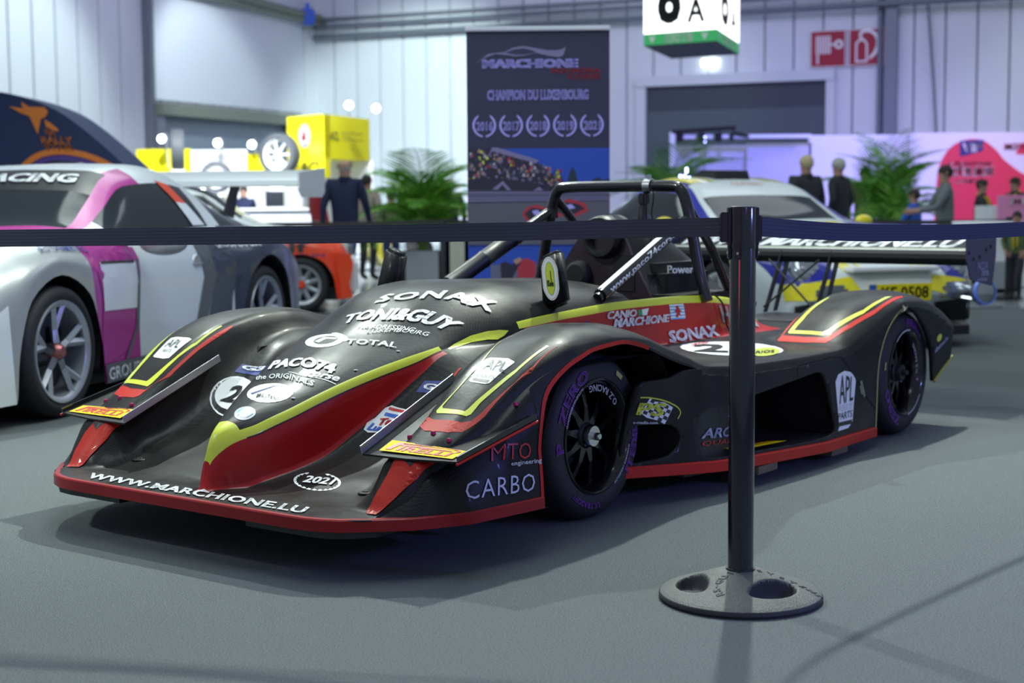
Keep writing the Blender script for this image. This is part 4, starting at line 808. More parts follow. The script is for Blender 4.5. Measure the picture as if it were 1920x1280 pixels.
# onboard camera clamped to the hoop, its cable hanging
mb = MB(); mb.lathe([(.028,-.018),(.034,-.018),(.034,.018),(.028,.018)], 20, 0, Matrix.Translation((-1.38,.165,1.181)) @ Matrix.Rotation(R(90), 4, 'X')); mb.box((-1.38,.165,1.222), (.02,.016,.022), bev=.003)
mb.build('clamp_band', 'bright_metal', rh, True)
mb = MB(); mb.box((-1.36,.150,1.125), (.05,.035,.05), bev=.006); mb.tube([(-1.36,.150,1.10),(-1.36,.145,1.06),(-1.35,.150,1.02),(-1.35,.15,1.0)], [.017,.021,.023,.015], 12); mb.build('onboard_camera', 'black_satin', rh, True)
mb = MB(); mb.tube(smooth_path([(-1.37,.185,1.20),(-1.36,.20,1.13),(-1.36,.19,1.06),(-1.36,.205,1.0),(-1.36,.18,.93)], 5), .0035, 6); mb.build('camera_cable', 'black_matt', rh, True)
# ---------------------------------------------------------------- headrest bulkhead, intake and engine cover
XB = -1.27
out = [(-.25,.60),(-.245,.70),(-.235,.78),(-.205,.86),(-.155,.93),(-.10,.985),(-.04,1.015),(.04,1.015),(.085,.985),(.120,.93),(.155,.85),(.20,.77),(.25,.68),(.265,.60)]
out = [(a-.0, b) for a, b in out]
bh = empty('engine_cover', (0, 0, 0)); bh.parent = CAR
P = [Vector((0, a, b)) for a, b in out]; ov = [p for p in smooth_path(P, 4)]
mb = MB(); mb.prism([(p.y, p.z) for p in ov], XB-.02, XB, 'x'); mb.build('headrest_bulkhead', 'dark_violet_carbon', bh, True)
# cover behind, tapering to the tail
secs = []
for x, k, dz, dy in ((XB-.018,1.0,0,0),(XB-.10,1.03,.0,.01),(XB-.25,1.0,-.03,.02),(XB-.45,.93,-.10,.03),(XB-.70,.80,-.20,.03),(XB-1.0,.55,-.30,.03),(XB-1.25,.30,-.36,.03)):
    secs.append([(x, p.y*k+dy, .60+(p.z-.60)*k+dz*.6*(p.z-.6)/.4) for p in ov])
n = len(ov); vs = [q for s_ in secs for q in s_]; mb = MB()
mb.add(vs, [(i*n+j, (i+1)*n+j, (i+1)*n+j+1, i*n+j+1) for i in range(len(secs)-1) for j in range(n-1)]); cover = mb.build('cover_skin', 'carbon', bh, True)
mb = MB(); mb.box((-1.56,.12,.745), (.48,.27,.19), bev=.045); mb.box((-1.52,.26,.690), (.50,.26,.035), bev=.014); side_box = mb.build('side_bulge', 'carbon', bh, True)
write('cover_lettering', 'Powered', [(-1.385,.256,.832),(-1.70,.256,.822),(-1.70,.256,.785),(-1.385,.256,.795)], 'white_vinyl', bh, None, .03, n=(0,1,0)) if True else None
T = Matrix.Translation((XB+.035, .0, .958)) @ Matrix.Rotation(R(90), 4, 'Y')
mb = MB(); mb.lathe([(.062,-.10),(.066,.0),(.074,.014),(.086,.014),(.094,.004),(.097,-.02),(.097,-.14)], 36, 0, T); mb.build('air_intake', 'black_satin', bh, True)
mb = MB(); mb.lathe([(0,-.085),(.066,-.085)], 28, 0, T); mb.build('intake_filter', 'wood_plank', bh)
T = Matrix.Translation((XB, -.128, .79)) @ Matrix.Rotation(R(90), 4, 'Y')
mb = MB(); mb.lathe([(0,.050),(.045,.048),(.058,.036),(.062,.0)], 32, 0, T); mb.build('headrest_pad', 'black_matt', bh, True)
mb = MB(); mb.box((XB+.002, .105, .80), (.006,.11,.16)); mb.build('hatch_recess', 'black_satin', bh)
# ---------------------------------------------------------------- rear wing
rw = empty('rear_wing', (0, 0, 0)); rw.parent = CAR
foil = [(-3.30,.805),(-3.305,.828),(-3.33,.845),(-3.40,.862),(-3.50,.892),(-3.60,.925),(-3.602,.920),(-3.50,.840),(-3.42,.790),(-3.36,.768),(-3.32,.780)]
mb = MB(); mb.prism(foil, -.905, .905, 'y'); mp = mb.build('main_plane', 'black_matt', rw, True)
fl2 = [(-3.61,.932),(-3.63,.938),(-3.70,.950),(-3.74,.956),(-3.742,.950),(-3.70,.940),(-3.64,.924),(-3.62,.922)]
mb = MB(); mb.prism(fl2, -.905, .905, 'y'); mb.build('flap', 'black_matt', rw, True)
def on_foil(t, y): x = -3.335-.235*t; return Vector((x, y, float(np.interp(-x, [3.33,3.40,3.50,3.60], [.845,.862,.892,.925]))+.001))
for t0, t1, m in ((.0,.06,'white_vinyl'),(.09,.115,'acid_yellow'),(.14,.17,'white_vinyl')):
    v = [on_foil(t0,-.9), on_foil(t0,.9), on_foil(t1,.9), on_foil(t1,-.9)]; obj('stripe', v, [(0,1,2,3)], m, rw)
v = []; ks = [.2,.5,.8,1.0]
obj('stripe', [on_foil(t, y)-Vector((0,0,.0006)) for t in ks for y in (-.9,.9)], [(2*i,2*i+1,2*i+3,2*i+2) for i in range(3)], 'grey_letter' if False else 'carbon', rw)
vs, fs, _ = text_mesh('WWW.MARCHIONE.LU', .05, .25)
o = obj('wing_lettering', [on_foil(.22+.72*b, -.86+1.70*a)+Vector((0,0,.001)) for a, b in vs], fs, 'white_vinyl', rw)
for s in (1, -1):
    ep = [(-3.30,.96),(-3.75,.96),(-3.745,.80),(-3.70,.655),(-3.69,.648),(-3.38,.692),(-3.365,.70),(-3.32,.77),(-3.30,.80)]
    mb = MB(); mb.prism(ep, s*.905, s*.912, 'y'); e = mb.build('endplate', 'dark_endplate', rw)
    for x, z in ((-3.66,.86),(-3.59,.845),(-3.49,.81),(-3.40,.80),(-3.33,.835)):
        mb = MB(); mb.lathe([(0,.004),(.009,.003),(.010,-.004)], 10, 0, Matrix.Translation((x, s*.912, z)) @ Matrix.Rotation(R(-90*s), 4, 'X')); mb.build('bolt', 'black_matt', e)
    if s > 0:
        Y = .9135; rows = (('PACO74', -3.455,.785,.155,.045,.03),('corse', -3.52,.737,.11,.028,.0),('the ORIGINALS', -3.46,.70,.15,.018,.0))
        for tx, x, z, w, h, b in rows: write('endplate_lettering', tx, [(x,Y,z),(x-w,Y,z-.004),(x-w,Y,z-h-.004),(x,Y,z-h)], 'lilac_letter', rw, None, b, n=(0,1,0))
for s in (1, -1):
    mb = MB()
    for dx in (0, -.12):
        for dy in (0, .03):
            pass
    mb.prism([(-3.10,.50),(-3.14,.50),(-3.36,.835),(-3.31,.835)], s*.15-.004, s*.15+.004, 'y'); mb.prism([(-3.22,.50),(-3.26,.50),(-3.46,.86),(-3.41,.86)], s*.15-.004, s*.15+.004, 'y')
    mb.build('wing_support', 'tube_black', rw)
    mb = MB(); mb.tube([(-3.16,.15*s,.79),(-3.10,-.15*s,.53)], .006, 8); mb.build('cross_brace', 'black_satin', rw)
# tail: diffuser block behind the gearbox, keeps the wing carried
mb = MB(); mb.box((-3.0,0,.36), (.62,.44,.26), bev=.03); mb.build('gearbox_tail', 'black_satin', CAR)
# thin olive edge under the tail panels
for s in (1, -1):
    mb = MB(); mb.tube([(-2.685,.985*s,.232),(-2.78,.987*s,.278),(-2.925,.985*s,.338)], .007, 6); mb.build('tail_edge', 'olive_edge', CAR)
TXT = [
('splitter_lettering','WWW.MARCHIONE.LU',0.035,0,1.05,'white_vinyl',[(1.1096,-0.5523,0.1914),(1.1064,0.4834,0.1916),(1.1772,0.5216,0.1903),(1.1773,-0.502,0.1903)]),
('sponsor_lettering','SONAX',0.035,0,1.16,'white_vinyl',[(0.1853,-0.0286,0.7702),(-0.0456,0.3338,0.7457),(0.024,0.3547,0.7135),(0.2415,-0.0235,0.7441)]),
('sponsor_lettering','TONI&GUY',0.05,0,0.97,'white_vinyl',[(0.2932,-0.1041,0.703),(0.1508,0.3336,0.6805),(0.2309,0.3148,0.6587),(0.3514,-0.0823,0.6745)]),
('sponsor_lettering','HAIRDRESSING',0,0.2,1,'white_vinyl',[(0.362,0.0114,0.6774),(0.2965,0.2295,0.6691),(0.3157,0.2332,0.6574),(0.3823,0.022,0.6659)]),
('sponsor_lettering','LUXEMBOURG',0,0.2,1,'white_vinyl',[(0.376,0.0676,0.6637),(0.2789,0.2785,0.6549),(0.2965,0.2832,0.6432),(0.3933,0.078,0.654)]),
('sponsor_lettering','TOTAL',0.03,0,1.05,'white_vinyl',[(0.4499,0.0374,0.6335),(0.3896,0.2271,0.6251),(0.4163,0.2376,0.6091),(0.4783,0.0558,0.6197)]),
('team_lettering','PACO74',0.06,0.1,1,'white_vinyl',[(0.5763,-0.2071,0.5508),(0.5953,0.1262,0.561),(0.6449,0.1549,0.5344),(0.6487,-0.1601,0.5317)]),
('team_lettering','corse',0.02,0.2,1,'white_vinyl',[(0.6649,0.0566,0.5411),(0.645,0.1869,0.5255),(0.6642,0.1924,0.5133),(0.6897,0.0603,0.529)]),
('sponsor_lettering','the ORIGINALS',0.01,0,1,'white_vinyl',[(0.6809,-0.1834,0.5088),(0.7017,0.1218,0.5142),(0.7253,0.1344,0.5011),(0.7173,-0.1509,0.5013)]),
('year_lettering','2021',0.035,0.15,1,'white_vinyl',[(0.8689,0.238,0.2292),(0.8616,0.3714,0.2308),(0.9033,0.3895,0.2193),(0.9153,0.264,0.2163)]),
('sponsor_lettering','MTO',-0.005,0,1,'sticker_red',[(0.7288,0.8893,0.37),(0.5864,0.9378,0.3653),(0.5889,0.9393,0.3151),(0.7463,0.9023,0.3257)]),
('sponsor_lettering','engineering',0.01,0,1,'white_vinyl',[(0.6792,0.9276,0.3185),(0.5446,0.9467,0.3121),(0.5455,0.9472,0.2944),(0.6795,0.9276,0.3019)]),
('sponsor_lettering','CARBO',-0.005,0,1.1,'lilac_letter',[(0.8576,0.8859,0.2767),(0.5786,0.946,0.2686),(0.5859,0.9489,0.2124),(0.8745,0.9028,0.226)]),
('driver_lettering','CANIO',0.05,0.15,0.95,'white_vinyl',[(-0.62,0.452,0.6827),(-0.8263,0.452,0.6795),(-0.8223,0.452,0.6504),(-0.6084,0.452,0.6518)]),
('driver_lettering','MARCHIONE',0.05,0.15,0.95,'white_vinyl',[(-0.6588,0.452,0.6516),(-1.075,0.452,0.644),(-1.0709,0.452,0.6118),(-0.6471,0.452,0.6153)]),
('sponsor_lettering','SONAX',0.05,0,1,'white_vinyl',[(-1.0537,0.452,0.5749),(-1.464,0.452,0.5732),(-1.4886,0.452,0.5218),(-1.054,0.452,0.5256)]),
('sponsor_lettering','Havoline',0.03,0,0.9,'grey_letter',[(-1.5257,0.452,0.6542),(-1.9781,0.452,0.5924),(-1.9686,0.452,0.5255),(-1.5414,0.452,0.5773)]),
('team_lettering','ARCHIONE',0.02,0.1,1,'lilac_letter',[(-0.6051,0.8777,0.2555),(-1.3007,0.6887,0.186),(-1.2527,0.7145,0.1509),(-0.5812,0.8822,0.2202)]),
('team_lettering','QUADRA CORSE',0.0,0.1,1,'sticker_red',[(-0.5873,0.8834,0.2093),(-1.3778,0.6638,0.1283),(-1.3466,0.6804,0.1061),(-0.5794,0.8857,0.1902)]),
('sponsor_lettering','PS',0.035,0.2,1,'acid_yellow',[(-0.1799,0.8413,0.4003),(-0.3561,0.8665,0.3806),(-0.3547,0.8607,0.331),(-0.197,0.8329,0.3534)]),
('sponsor_lettering','s-media.com',0.01,0,1,'white_vinyl',[(-0.1895,0.8263,0.3325),(-0.3167,0.8519,0.3172),(-0.3182,0.851,0.3071),(-0.1926,0.8244,0.3204)]),
('badge_lettering','APL',0.0,0,1,'black_vinyl',[(-1.6595,0.9532,0.3618),(-1.7999,0.9601,0.3415),(-1.773,0.9661,0.241),(-1.6316,0.9677,0.2382)]),
('badge_lettering','WORLD OF',-0.012,0,1,'grey_letter',[(-1.6187,0.9687,0.2328),(-1.7662,0.9668,0.2324),(-1.7566,0.969,0.2054),(-1.6069,0.972,0.209)]),
('badge_lettering','PARTS',0.0,0,1,'black_vinyl',[(-1.6108,0.9728,0.2017),(-1.7616,0.9693,0.2001),(-1.7513,0.9719,0.1709),(-1.5975,0.9768,0.1736)]),
('badge_lettering','APL',0.0,0.1,1,'black_vinyl',[(0.5164,0.7245,0.6087),(0.5252,0.8108,0.6041),(0.568,0.8236,0.5781),(0.5656,0.7318,0.5825)]),
('badge_lettering','WORLD OF',-0.012,0,1,'grey_letter',[(0.573,0.7311,0.578),(0.5749,0.8182,0.575),(0.5856,0.8198,0.5677),(0.5849,0.7315,0.5705)]),
('badge_lettering','PARTS',0.0,0,1,'black_vinyl',[(0.585,0.7295,0.5704),(0.5928,0.8104,0.5644),(0.6062,0.81,0.5555),(0.6009,0.7331,0.5602)]),
('badge_lettering','APL',0.0,0.1,1,'black_vinyl',[(0.5373,-0.7943,0.5991),(0.5341,-0.7281,0.6001),(0.5791,-0.7133,0.574),(0.58,-0.7881,0.5742)]),
('badge_lettering','PARTS',0.0,0,1,'black_vinyl',[(0.5902,-0.7763,0.5675),(0.589,-0.7293,0.5679),(0.6052,-0.7259,0.5573),(0.6045,-0.7813,0.5582)]),
('race_number','2',0.05,0.1,1,'black_vinyl',[(0.4763,-0.535,0.4315),(0.4453,-0.4955,0.4351),(0.5305,-0.4495,0.3792),(0.5442,-0.5266,0.383)]),
('roundel_lettering','RIOS',0.02,0,1,'black_vinyl',[(-1.2336,0.7762,0.4899),(-1.3532,0.799,0.4856),(-1.2799,0.8361,0.4826),(-1.161,0.8091,0.4868)]),
('race_number','2',0.03,0,1,'black_vinyl',[(-1.1342,0.5338,0.5121),(-1.2845,0.6033,0.5058),(-1.0578,0.7418,0.4963),(-0.9269,0.6526,0.5069)]),
('badge_lettering','FIA',0.0,0,1,'black_vinyl',[(0.8024,0.0021,0.4855),(0.7994,0.0296,0.4835),(0.8109,0.0361,0.478),(0.8139,0.0087,0.4799)]),
('badge_lettering','MASTERS',0.01,0,1,'black_vinyl',[(0.8212,-0.0299,0.4744),(0.8178,0.0706,0.4704),(0.8359,0.0812,0.4606),(0.85,-0.0104,0.4644)]),
('badge_lettering','Tele',0.04,0.1,0.9,'sticker_red',[(0.5616,0.2906,0.3854),(0.5298,0.3612,0.3909),(0.5611,0.3689,0.3681),(0.5859,0.2926,0.3648)]),
('badge_lettering','Lux',0.04,0.1,0.9,'sticker_blue',[(0.5864,0.2738,0.3724),(0.5762,0.3344,0.3634),(0.5976,0.3363,0.3482),(0.613,0.2707,0.3517)]),
('badge_lettering','G3',0.04,0.1,0.9,'white_vinyl',[(0.3909,-0.5569,0.5033),(0.3488,-0.4762,0.5002),(0.3688,-0.4732,0.4859),(0.4091,-0.5526,0.4889)]),
('badge_lettering','G',0.04,0.1,0.9,'white_vinyl',[(0.4044,0.359,0.4963),(0.3891,0.4035,0.4904),(0.4126,0.3989,0.4722),(0.4237,0.3606,0.4781)]),
('tail_lettering','sbatvel.lu',0.02,0,1,'lilac_letter',[(-2.6833,0.9845,0.3972),(-2.8445,0.9867,0.4475),(-2.8462,0.9865,0.4262),(-2.6856,0.9842,0.371)]),
]
POL = [
('fender_stripe','acid_yellow',1,[(0.387,0.673,0.655),(0.536,0.7,0.599),(0.661,0.696,0.519),(0.733,0.678,0.463),(0.744,0.689,0.457),(0.746,0.809,0.457),(0.734,0.818,0.463),(0.693,0.821,0.492),(0.554,0.857,0.577),(0.385,0.868,0.648),(0.387,0.86,0.651),(0.544,0.849,0.585),(0.69,0.805,0.499),(0.722,0.798,0.477),(0.733,0.793,0.47),(0.725,0.698,0.471),(0.717,0.691,0.476),(0.65,0.702,0.527),(0.54,0.71,0.597),(0.39,0.671,0.654)]),
('fender_stripe','red_vinyl',1,[(0.36,0.888,0.648),(0.508,0.893,0.576),(0.656,0.863,0.499),(0.711,0.856,0.458),(0.751,0.845,0.433),(0.794,0.83,0.416),(0.819,0.795,0.414),(0.82,0.703,0.412),(0.804,0.674,0.418),(0.527,0.444,0.382),(0.487,0.431,0.409),(0.383,0.425,0.487),(0.308,0.436,0.545),(0.305,0.442,0.544),(0.386,0.437,0.481),(0.708,0.647,0.463),(0.756,0.666,0.445),(0.771,0.698,0.441),(0.77,0.811,0.44),(0.75,0.83,0.445),(0.718,0.841,0.463),(0.578,0.874,0.551),(0.496,0.884,0.593),(0.383,0.885,0.642)]),
('fender_stripe','acid_yellow',1,[(0.439,-0.848,0.636),(0.466,-0.871,0.616),(0.534,-0.858,0.587),(0.603,-0.856,0.543),(0.678,-0.839,0.496),(0.731,-0.84,0.453),(0.753,-0.814,0.45),(0.754,-0.682,0.449),(0.745,-0.678,0.455),(0.683,-0.669,0.501),(0.537,-0.653,0.587),(0.402,-0.659,0.647),(0.402,-0.664,0.65),(0.536,-0.66,0.595),(0.666,-0.687,0.515),(0.728,-0.703,0.47),(0.736,-0.707,0.465),(0.736,-0.804,0.465),(0.685,-0.811,0.5),(0.616,-0.822,0.546),(0.541,-0.838,0.591),(0.464,-0.858,0.623),(0.428,-0.852,0.639)]),
('fender_stripe','red_vinyl',1,[(0.361,-0.642,0.645),(0.406,-0.635,0.625),(0.546,-0.637,0.566),(0.654,-0.641,0.5),(0.68,-0.642,0.481),(0.739,-0.666,0.457),(0.801,-0.674,0.42),(0.815,-0.688,0.414),(0.824,-0.752,0.413),(0.811,-0.803,0.417),(0.785,-0.817,0.428),(0.762,-0.821,0.441),(0.78,-0.742,0.439),(0.769,-0.674,0.438),(0.747,-0.669,0.451),(0.696,-0.653,0.48),(0.619,-0.648,0.531),(0.548,-0.647,0.576),(0.453,-0.647,0.619),(0.364,-0.647,0.648)]),
('fin_vinyl','red_vinyl',1,[(0.9466,0.6953,0.3425),(0.9837,0.6903,0.2939),(1.0276,0.6813,0.2387),(1.0653,0.6778,0.1973),(1.0821,0.6983,0.1952),(1.0808,0.7302,0.1961),(1.0337,0.764,0.239),(0.9699,0.8017,0.2951),(0.9037,0.8164,0.334),(0.9048,0.8088,0.3469)]),
('fin_vinyl','red_vinyl',1,[(1.0883,-0.7235,0.1946),(1.0704,-0.6746,0.1961),(1.033,-0.6645,0.2271),(0.9694,-0.6441,0.2861),(0.9081,-0.6387,0.3289),(0.9128,-0.6448,0.337),(0.954,-0.7296,0.3391),(0.9839,-0.7496,0.3008),(1.0323,-0.746,0.2431)]),
('fin_vent','black_vinyl',2,[(0.9495,0.7259,0.3428),(0.964,0.7666,0.3253),(0.9412,0.7825,0.3428)]),
('fin_vent','black_vinyl',2,[(0.9561,-0.7383,0.3366),(0.9723,-0.7042,0.3133),(0.9506,-0.6778,0.3365)]),
('rear_fender_stripe','acid_yellow',1,[(-2.233,0.634,0.656),(-2.112,0.632,0.632),(-1.951,0.639,0.586),(-1.822,0.631,0.521),(-1.811,0.639,0.516),(-1.791,0.807,0.516),(-1.802,0.83,0.52),(-1.832,0.844,0.534),(-2.034,0.898,0.601),(-2.327,0.914,0.665),(-2.279,0.9,0.663),(-2.061,0.886,0.616),(-1.834,0.821,0.539),(-1.813,0.803,0.529),(-1.831,0.655,0.529),(-1.906,0.661,0.569),(-2.073,0.656,0.628),(-2.209,0.649,0.655)]),
('rear_fender_stripe','red_vinyl',1,[(-1.75,0.613,0.49),(-1.723,0.631,0.487),(-1.717,0.764,0.487),(-1.734,0.851,0.489),(-1.771,0.861,0.499),(-1.904,0.9,0.548),(-2.082,0.933,0.597),(-2.385,0.942,0.656),(-2.416,0.926,0.661),(-2.354,0.926,0.662),(-2.114,0.919,0.616),(-1.917,0.883,0.562),(-1.791,0.841,0.513),(-1.775,0.821,0.507),(-1.777,0.735,0.506),(-1.799,0.616,0.507),(-1.857,0.621,0.541),(-1.943,0.623,0.581),(-1.941,0.619,0.58),(-1.848,0.608,0.533)]),
('channel_flash','acid_yellow',1,[(0.2787,0.3548,0.6041),(0.2424,0.3558,0.6181),(0.1622,0.3678,0.6422),(0.0885,0.3862,0.6536),(0.0394,0.4042,0.6556),(0.0054,0.419,0.6514),(0.0317,0.4184,0.6347),(0.0655,0.4137,0.623),(0.1055,0.399,0.6254),(0.1769,0.3792,0.62),(0.2402,0.369,0.608),(0.2752,0.362,0.6015)]),
('badge','white_vinyl',1,[(0.5177,0.7074,0.6076),(0.5061,0.7213,0.6135),(0.5059,0.7932,0.6147),(0.5159,0.825,0.607),(0.5224,0.8277,0.6031),(0.6196,0.8032,0.547),(0.6257,0.7901,0.5439),(0.6223,0.7294,0.5458),(0.617,0.7184,0.5492)]),
('badge','white_vinyl',1,[(0.5258,-0.8104,0.6039),(0.5182,-0.7871,0.6087),(0.5165,-0.7194,0.6084),(0.5239,-0.6954,0.6042),(0.6282,-0.706,0.5415),(0.634,-0.7306,0.5381),(0.6311,-0.7878,0.5404),(0.6252,-0.7979,0.5436)]),
('badge','white_vinyl',1,[(-1.6161,0.9561,0.3362),(-1.6495,0.9528,0.365),(-1.7137,0.9533,0.3752),(-1.7677,0.9566,0.3656),(-1.8099,0.9607,0.3406),(-1.8129,0.9623,0.3167),(-1.7598,0.9734,0.1488),(-1.7073,0.9773,0.1275),(-1.5911,0.9828,0.1287),(-1.61,0.9592,0.1428)]),
('badge_strip','black_vinyl',2,[(-1.6008,0.9778,0.164),(-1.7554,0.9727,0.1587),(-1.7525,0.9743,0.1404),(-1.596,0.9803,0.1464)]),
('badge_strip','black_vinyl',2,[(0.6056,0.7303,0.557),(0.6106,0.7984,0.5535),(0.6199,0.7949,0.5474),(0.6145,0.7307,0.5511)]),
('roundel','white_vinyl',1,[(0.468,-0.409,0.427),(0.499,-0.373,0.411),(0.529,-0.348,0.395),(0.555,-0.336,0.378),(0.576,-0.339,0.363),(0.591,-0.353,0.35),(0.6,-0.378,0.342),(0.601,-0.412,0.338),(0.597,-0.451,0.338),(0.59,-0.489,0.345),(0.583,-0.519,0.357),(0.574,-0.543,0.373),(0.562,-0.561,0.392),(0.545,-0.573,0.411),(0.526,-0.577,0.43),(0.503,-0.577,0.446),(0.478,-0.572,0.457),(0.456,-0.56,0.464),(0.437,-0.544,0.465),(0.423,-0.523,0.46),(0.421,-0.496,0.451),(0.438,-0.455,0.44)]),
('roundel','black_vinyl',2,[(0.469,-0.416,0.425),(0.498,-0.383,0.41),(0.525,-0.36,0.395),(0.549,-0.349,0.38),(0.568,-0.352,0.365),(0.583,-0.364,0.354),(0.592,-0.388,0.346),(0.593,-0.419,0.342),(0.589,-0.456,0.342),(0.583,-0.49,0.348),(0.577,-0.518,0.36),(0.569,-0.54,0.375),(0.557,-0.556,0.392),(0.541,-0.568,0.41),(0.522,-0.573,0.427),(0.501,-0.573,0.441),(0.479,-0.567,0.452),(0.459,-0.556,0.458),(0.441,-0.541,0.459),(0.429,-0.521,0.455),(0.427,-0.495,0.447),(0.442,-0.458,0.437)]),
('roundel','white_vinyl',3,[(0.447,-0.448,0.435),(0.471,-0.417,0.423),(0.495,-0.396,0.41),(0.517,-0.386,0.396),(0.535,-0.386,0.383),(0.55,-0.396,0.372),(0.558,-0.415,0.364),(0.564,-0.44,0.359),(0.563,-0.469,0.358),(0.561,-0.496,0.362),(0.559,-0.519,0.371),(0.554,-0.537,0.383),(0.544,-0.552,0.397),(0.531,-0.562,0.412),(0.514,-0.567,0.427),(0.496,-0.568,0.441),(0.476,-0.563,0.451),(0.457,-0.554,0.458),(0.44,-0.542,0.461),(0.427,-0.526,0.459),(0.421,-0.507,0.453),(0.427,-0.481,0.445)]),
('roundel','white_vinyl',1,[(-1.403,0.816,0.481),(-1.329,0.843,0.481),(-1.257,0.851,0.481),(-1.183,0.844,0.482),(-1.109,0.826,0.485),(-1.038,0.799,0.49),(-0.981,0.764,0.495),(-0.942,0.721,0.5),(-0.924,0.674,0.505),(-0.931,0.626,0.509),(-0.966,0.577,0.512),(-1.02,0.536,0.513),(-1.088,0.507,0.514),(-1.16,0.495,0.514),(-1.237,0.498,0.513),(-1.312,0.516,0.511),(-1.372,0.552,0.508),(-1.427,0.594,0.504),(-1.482,0.633,0.497),(-1.528,0.669,0.489),(-1.517,0.721,0.484),(-1.463,0.776,0.483)]),
('roundel','acid_yellow',2,[(-1.365,0.817,0.483),(-1.326,0.835,0.482),(-1.285,0.848,0.481),(-1.244,0.856,0.481),(-1.204,0.86,0.481),(-1.17,0.859,0.481),(-1.143,0.854,0.482),(-1.125,0.845,0.483),(-1.119,0.832,0.484),(-1.123,0.817,0.486),(-1.137,0.801,0.488),(-1.162,0.784,0.49),(-1.196,0.769,0.491),(-1.238,0.754,0.492),(-1.283,0.744,0.492),(-1.328,0.737,0.492),(-1.37,0.734,0.491),(-1.41,0.734,0.489),(-1.435,0.74,0.487),(-1.442,0.754,0.486),(-1.43,0.773,0.485),(-1.405,0.795,0.484)]),
('badge','white_vinyl',1,[(0.772,0.09,0.487),(0.785,0.1,0.48),(0.801,0.102,0.472),(0.817,0.099,0.466),(0.833,0.089,0.461),(0.847,0.074,0.457),(0.859,0.054,0.455),(0.865,0.03,0.455),(0.867,0.005,0.457),(0.856,-0.028,0.46),(0.839,-0.061,0.463),(0.817,-0.089,0.468),(0.796,-0.107,0.474),(0.778,-0.113,0.481),(0.764,-0.106,0.488),(0.755,-0.089,0.495),(0.751,-0.062,0.5),(0.751,-0.029,0.504),(0.754,0.005,0.505),(0.752,0.03,0.503),(0.755,0.054,0.499),(0.762,0.075,0.494)]),
('badge_stroke','sky_blue_vinyl',2,[(0.768,0.0107,0.4989),(0.766,0.0164,0.4991),(0.8046,0.07,0.4761),(0.8069,0.0648,0.476)]),
('badge_stroke','sky_blue_vinyl',2,[(0.7647,0.0201,0.4992),(0.7628,0.0258,0.4994),(0.7953,0.0683,0.4804),(0.7975,0.0629,0.4803)]),
('badge_stroke','navy_vinyl',2,[(0.8122,-0.0757,0.4719),(0.7674,0.0025,0.5001),(0.768,0.0107,0.4989),(0.822,-0.0577,0.4706)]),
('badge','grey_letter',1,[(0.912,0.052,0.432),(0.919,0.06,0.427),(0.928,0.064,0.422),(0.936,0.064,0.417),(0.945,0.062,0.414),(0.954,0.058,0.411),(0.962,0.052,0.409),(0.967,0.043,0.409),(0.97,0.033,0.411),(0.969,0.021,0.413),(0.965,0.009,0.417),(0.957,-0.002,0.421),(0.944,-0.016,0.424),(0.931,-0.025,0.429),(0.919,-0.029,0.433),(0.909,-0.027,0.437),(0.903,-0.02,0.44),(0.901,-0.008,0.443),(0.9,0.005,0.444),(0.899,0.017,0.443),(0.901,0.03,0.44),(0.905,0.042,0.437)]),
('badge','white_vinyl',2,[(0.916,0.044,0.432),(0.922,0.049,0.429),(0.928,0.052,0.425),(0.935,0.053,0.422),(0.941,0.052,0.419),(0.947,0.049,0.417),(0.952,0.045,0.416),(0.955,0.038,0.416),(0.956,0.031,0.417),(0.955,0.022,0.419),(0.952,0.014,0.421),(0.948,0.007,0.424),(0.942,0.001,0.427),(0.933,-0.005,0.43),(0.925,-0.008,0.433),(0.918,-0.007,0.436),(0.914,-0.003,0.438),(0.91,0.004,0.439),(0.908,0.011,0.44),(0.907,0.019,0.439),(0.908,0.028,0.437),(0.912,0.036,0.435)]),
('badge_quarter','sky_blue_vinyl',3,[(0.9324,0.0244,0.428),(0.9104,0.0368,0.4353),(0.9253,0.0546,0.426),(0.9497,0.0499,0.4162)]),
('badge_quarter','sky_blue_vinyl',3,[(0.9324,0.0244,0.428),(0.954,0.0117,0.4207),(0.9342,-0.0092,0.4291),(0.9101,-0.0066,0.4391)]),
('sponsor_emblem','white_vinyl',1,[(0.448,0.022,0.636),(0.459,0.029,0.631),(0.472,0.031,0.625),(0.486,0.027,0.62),(0.5,0.018,0.615),(0.512,0.004,0.612),(0.515,-0.02,0.609),(0.512,-0.05,0.607),(0.504,-0.081,0.606),(0.492,-0.112,0.607),(0.475,-0.141,0.609),(0.455,-0.165,0.613),(0.438,-0.179,0.617),(0.423,-0.182,0.623),(0.413,-0.174,0.629),(0.409,-0.155,0.635),(0.408,-0.129,0.64),(0.41,-0.099,0.644),(0.414,-0.069,0.646),(0.421,-0.038,0.646),(0.432,-0.009,0.645),(0.44,0.01,0.641)]),
('sponsor_emblem','white_vinyl',1,[(0.449,0.042,0.633),(0.455,0.044,0.631),(0.459,0.042,0.629),(0.462,0.036,0.628),(0.464,0.027,0.629),(0.465,0.016,0.63),(0.463,0.003,0.632),(0.454,-0.017,0.634),(0.443,-0.036,0.636),(0.432,-0.054,0.639),(0.422,-0.067,0.642),(0.414,-0.075,0.645),(0.408,-0.077,0.647),(0.405,-0.073,0.649),(0.405,-0.065,0.65),(0.407,-0.051,0.65),(0.413,-0.034,0.65),(0.421,-0.014,0.649),(0.429,0.004,0.646),(0.433,0.017,0.643),(0.438,0.028,0.64),(0.444,0.037,0.636)]),
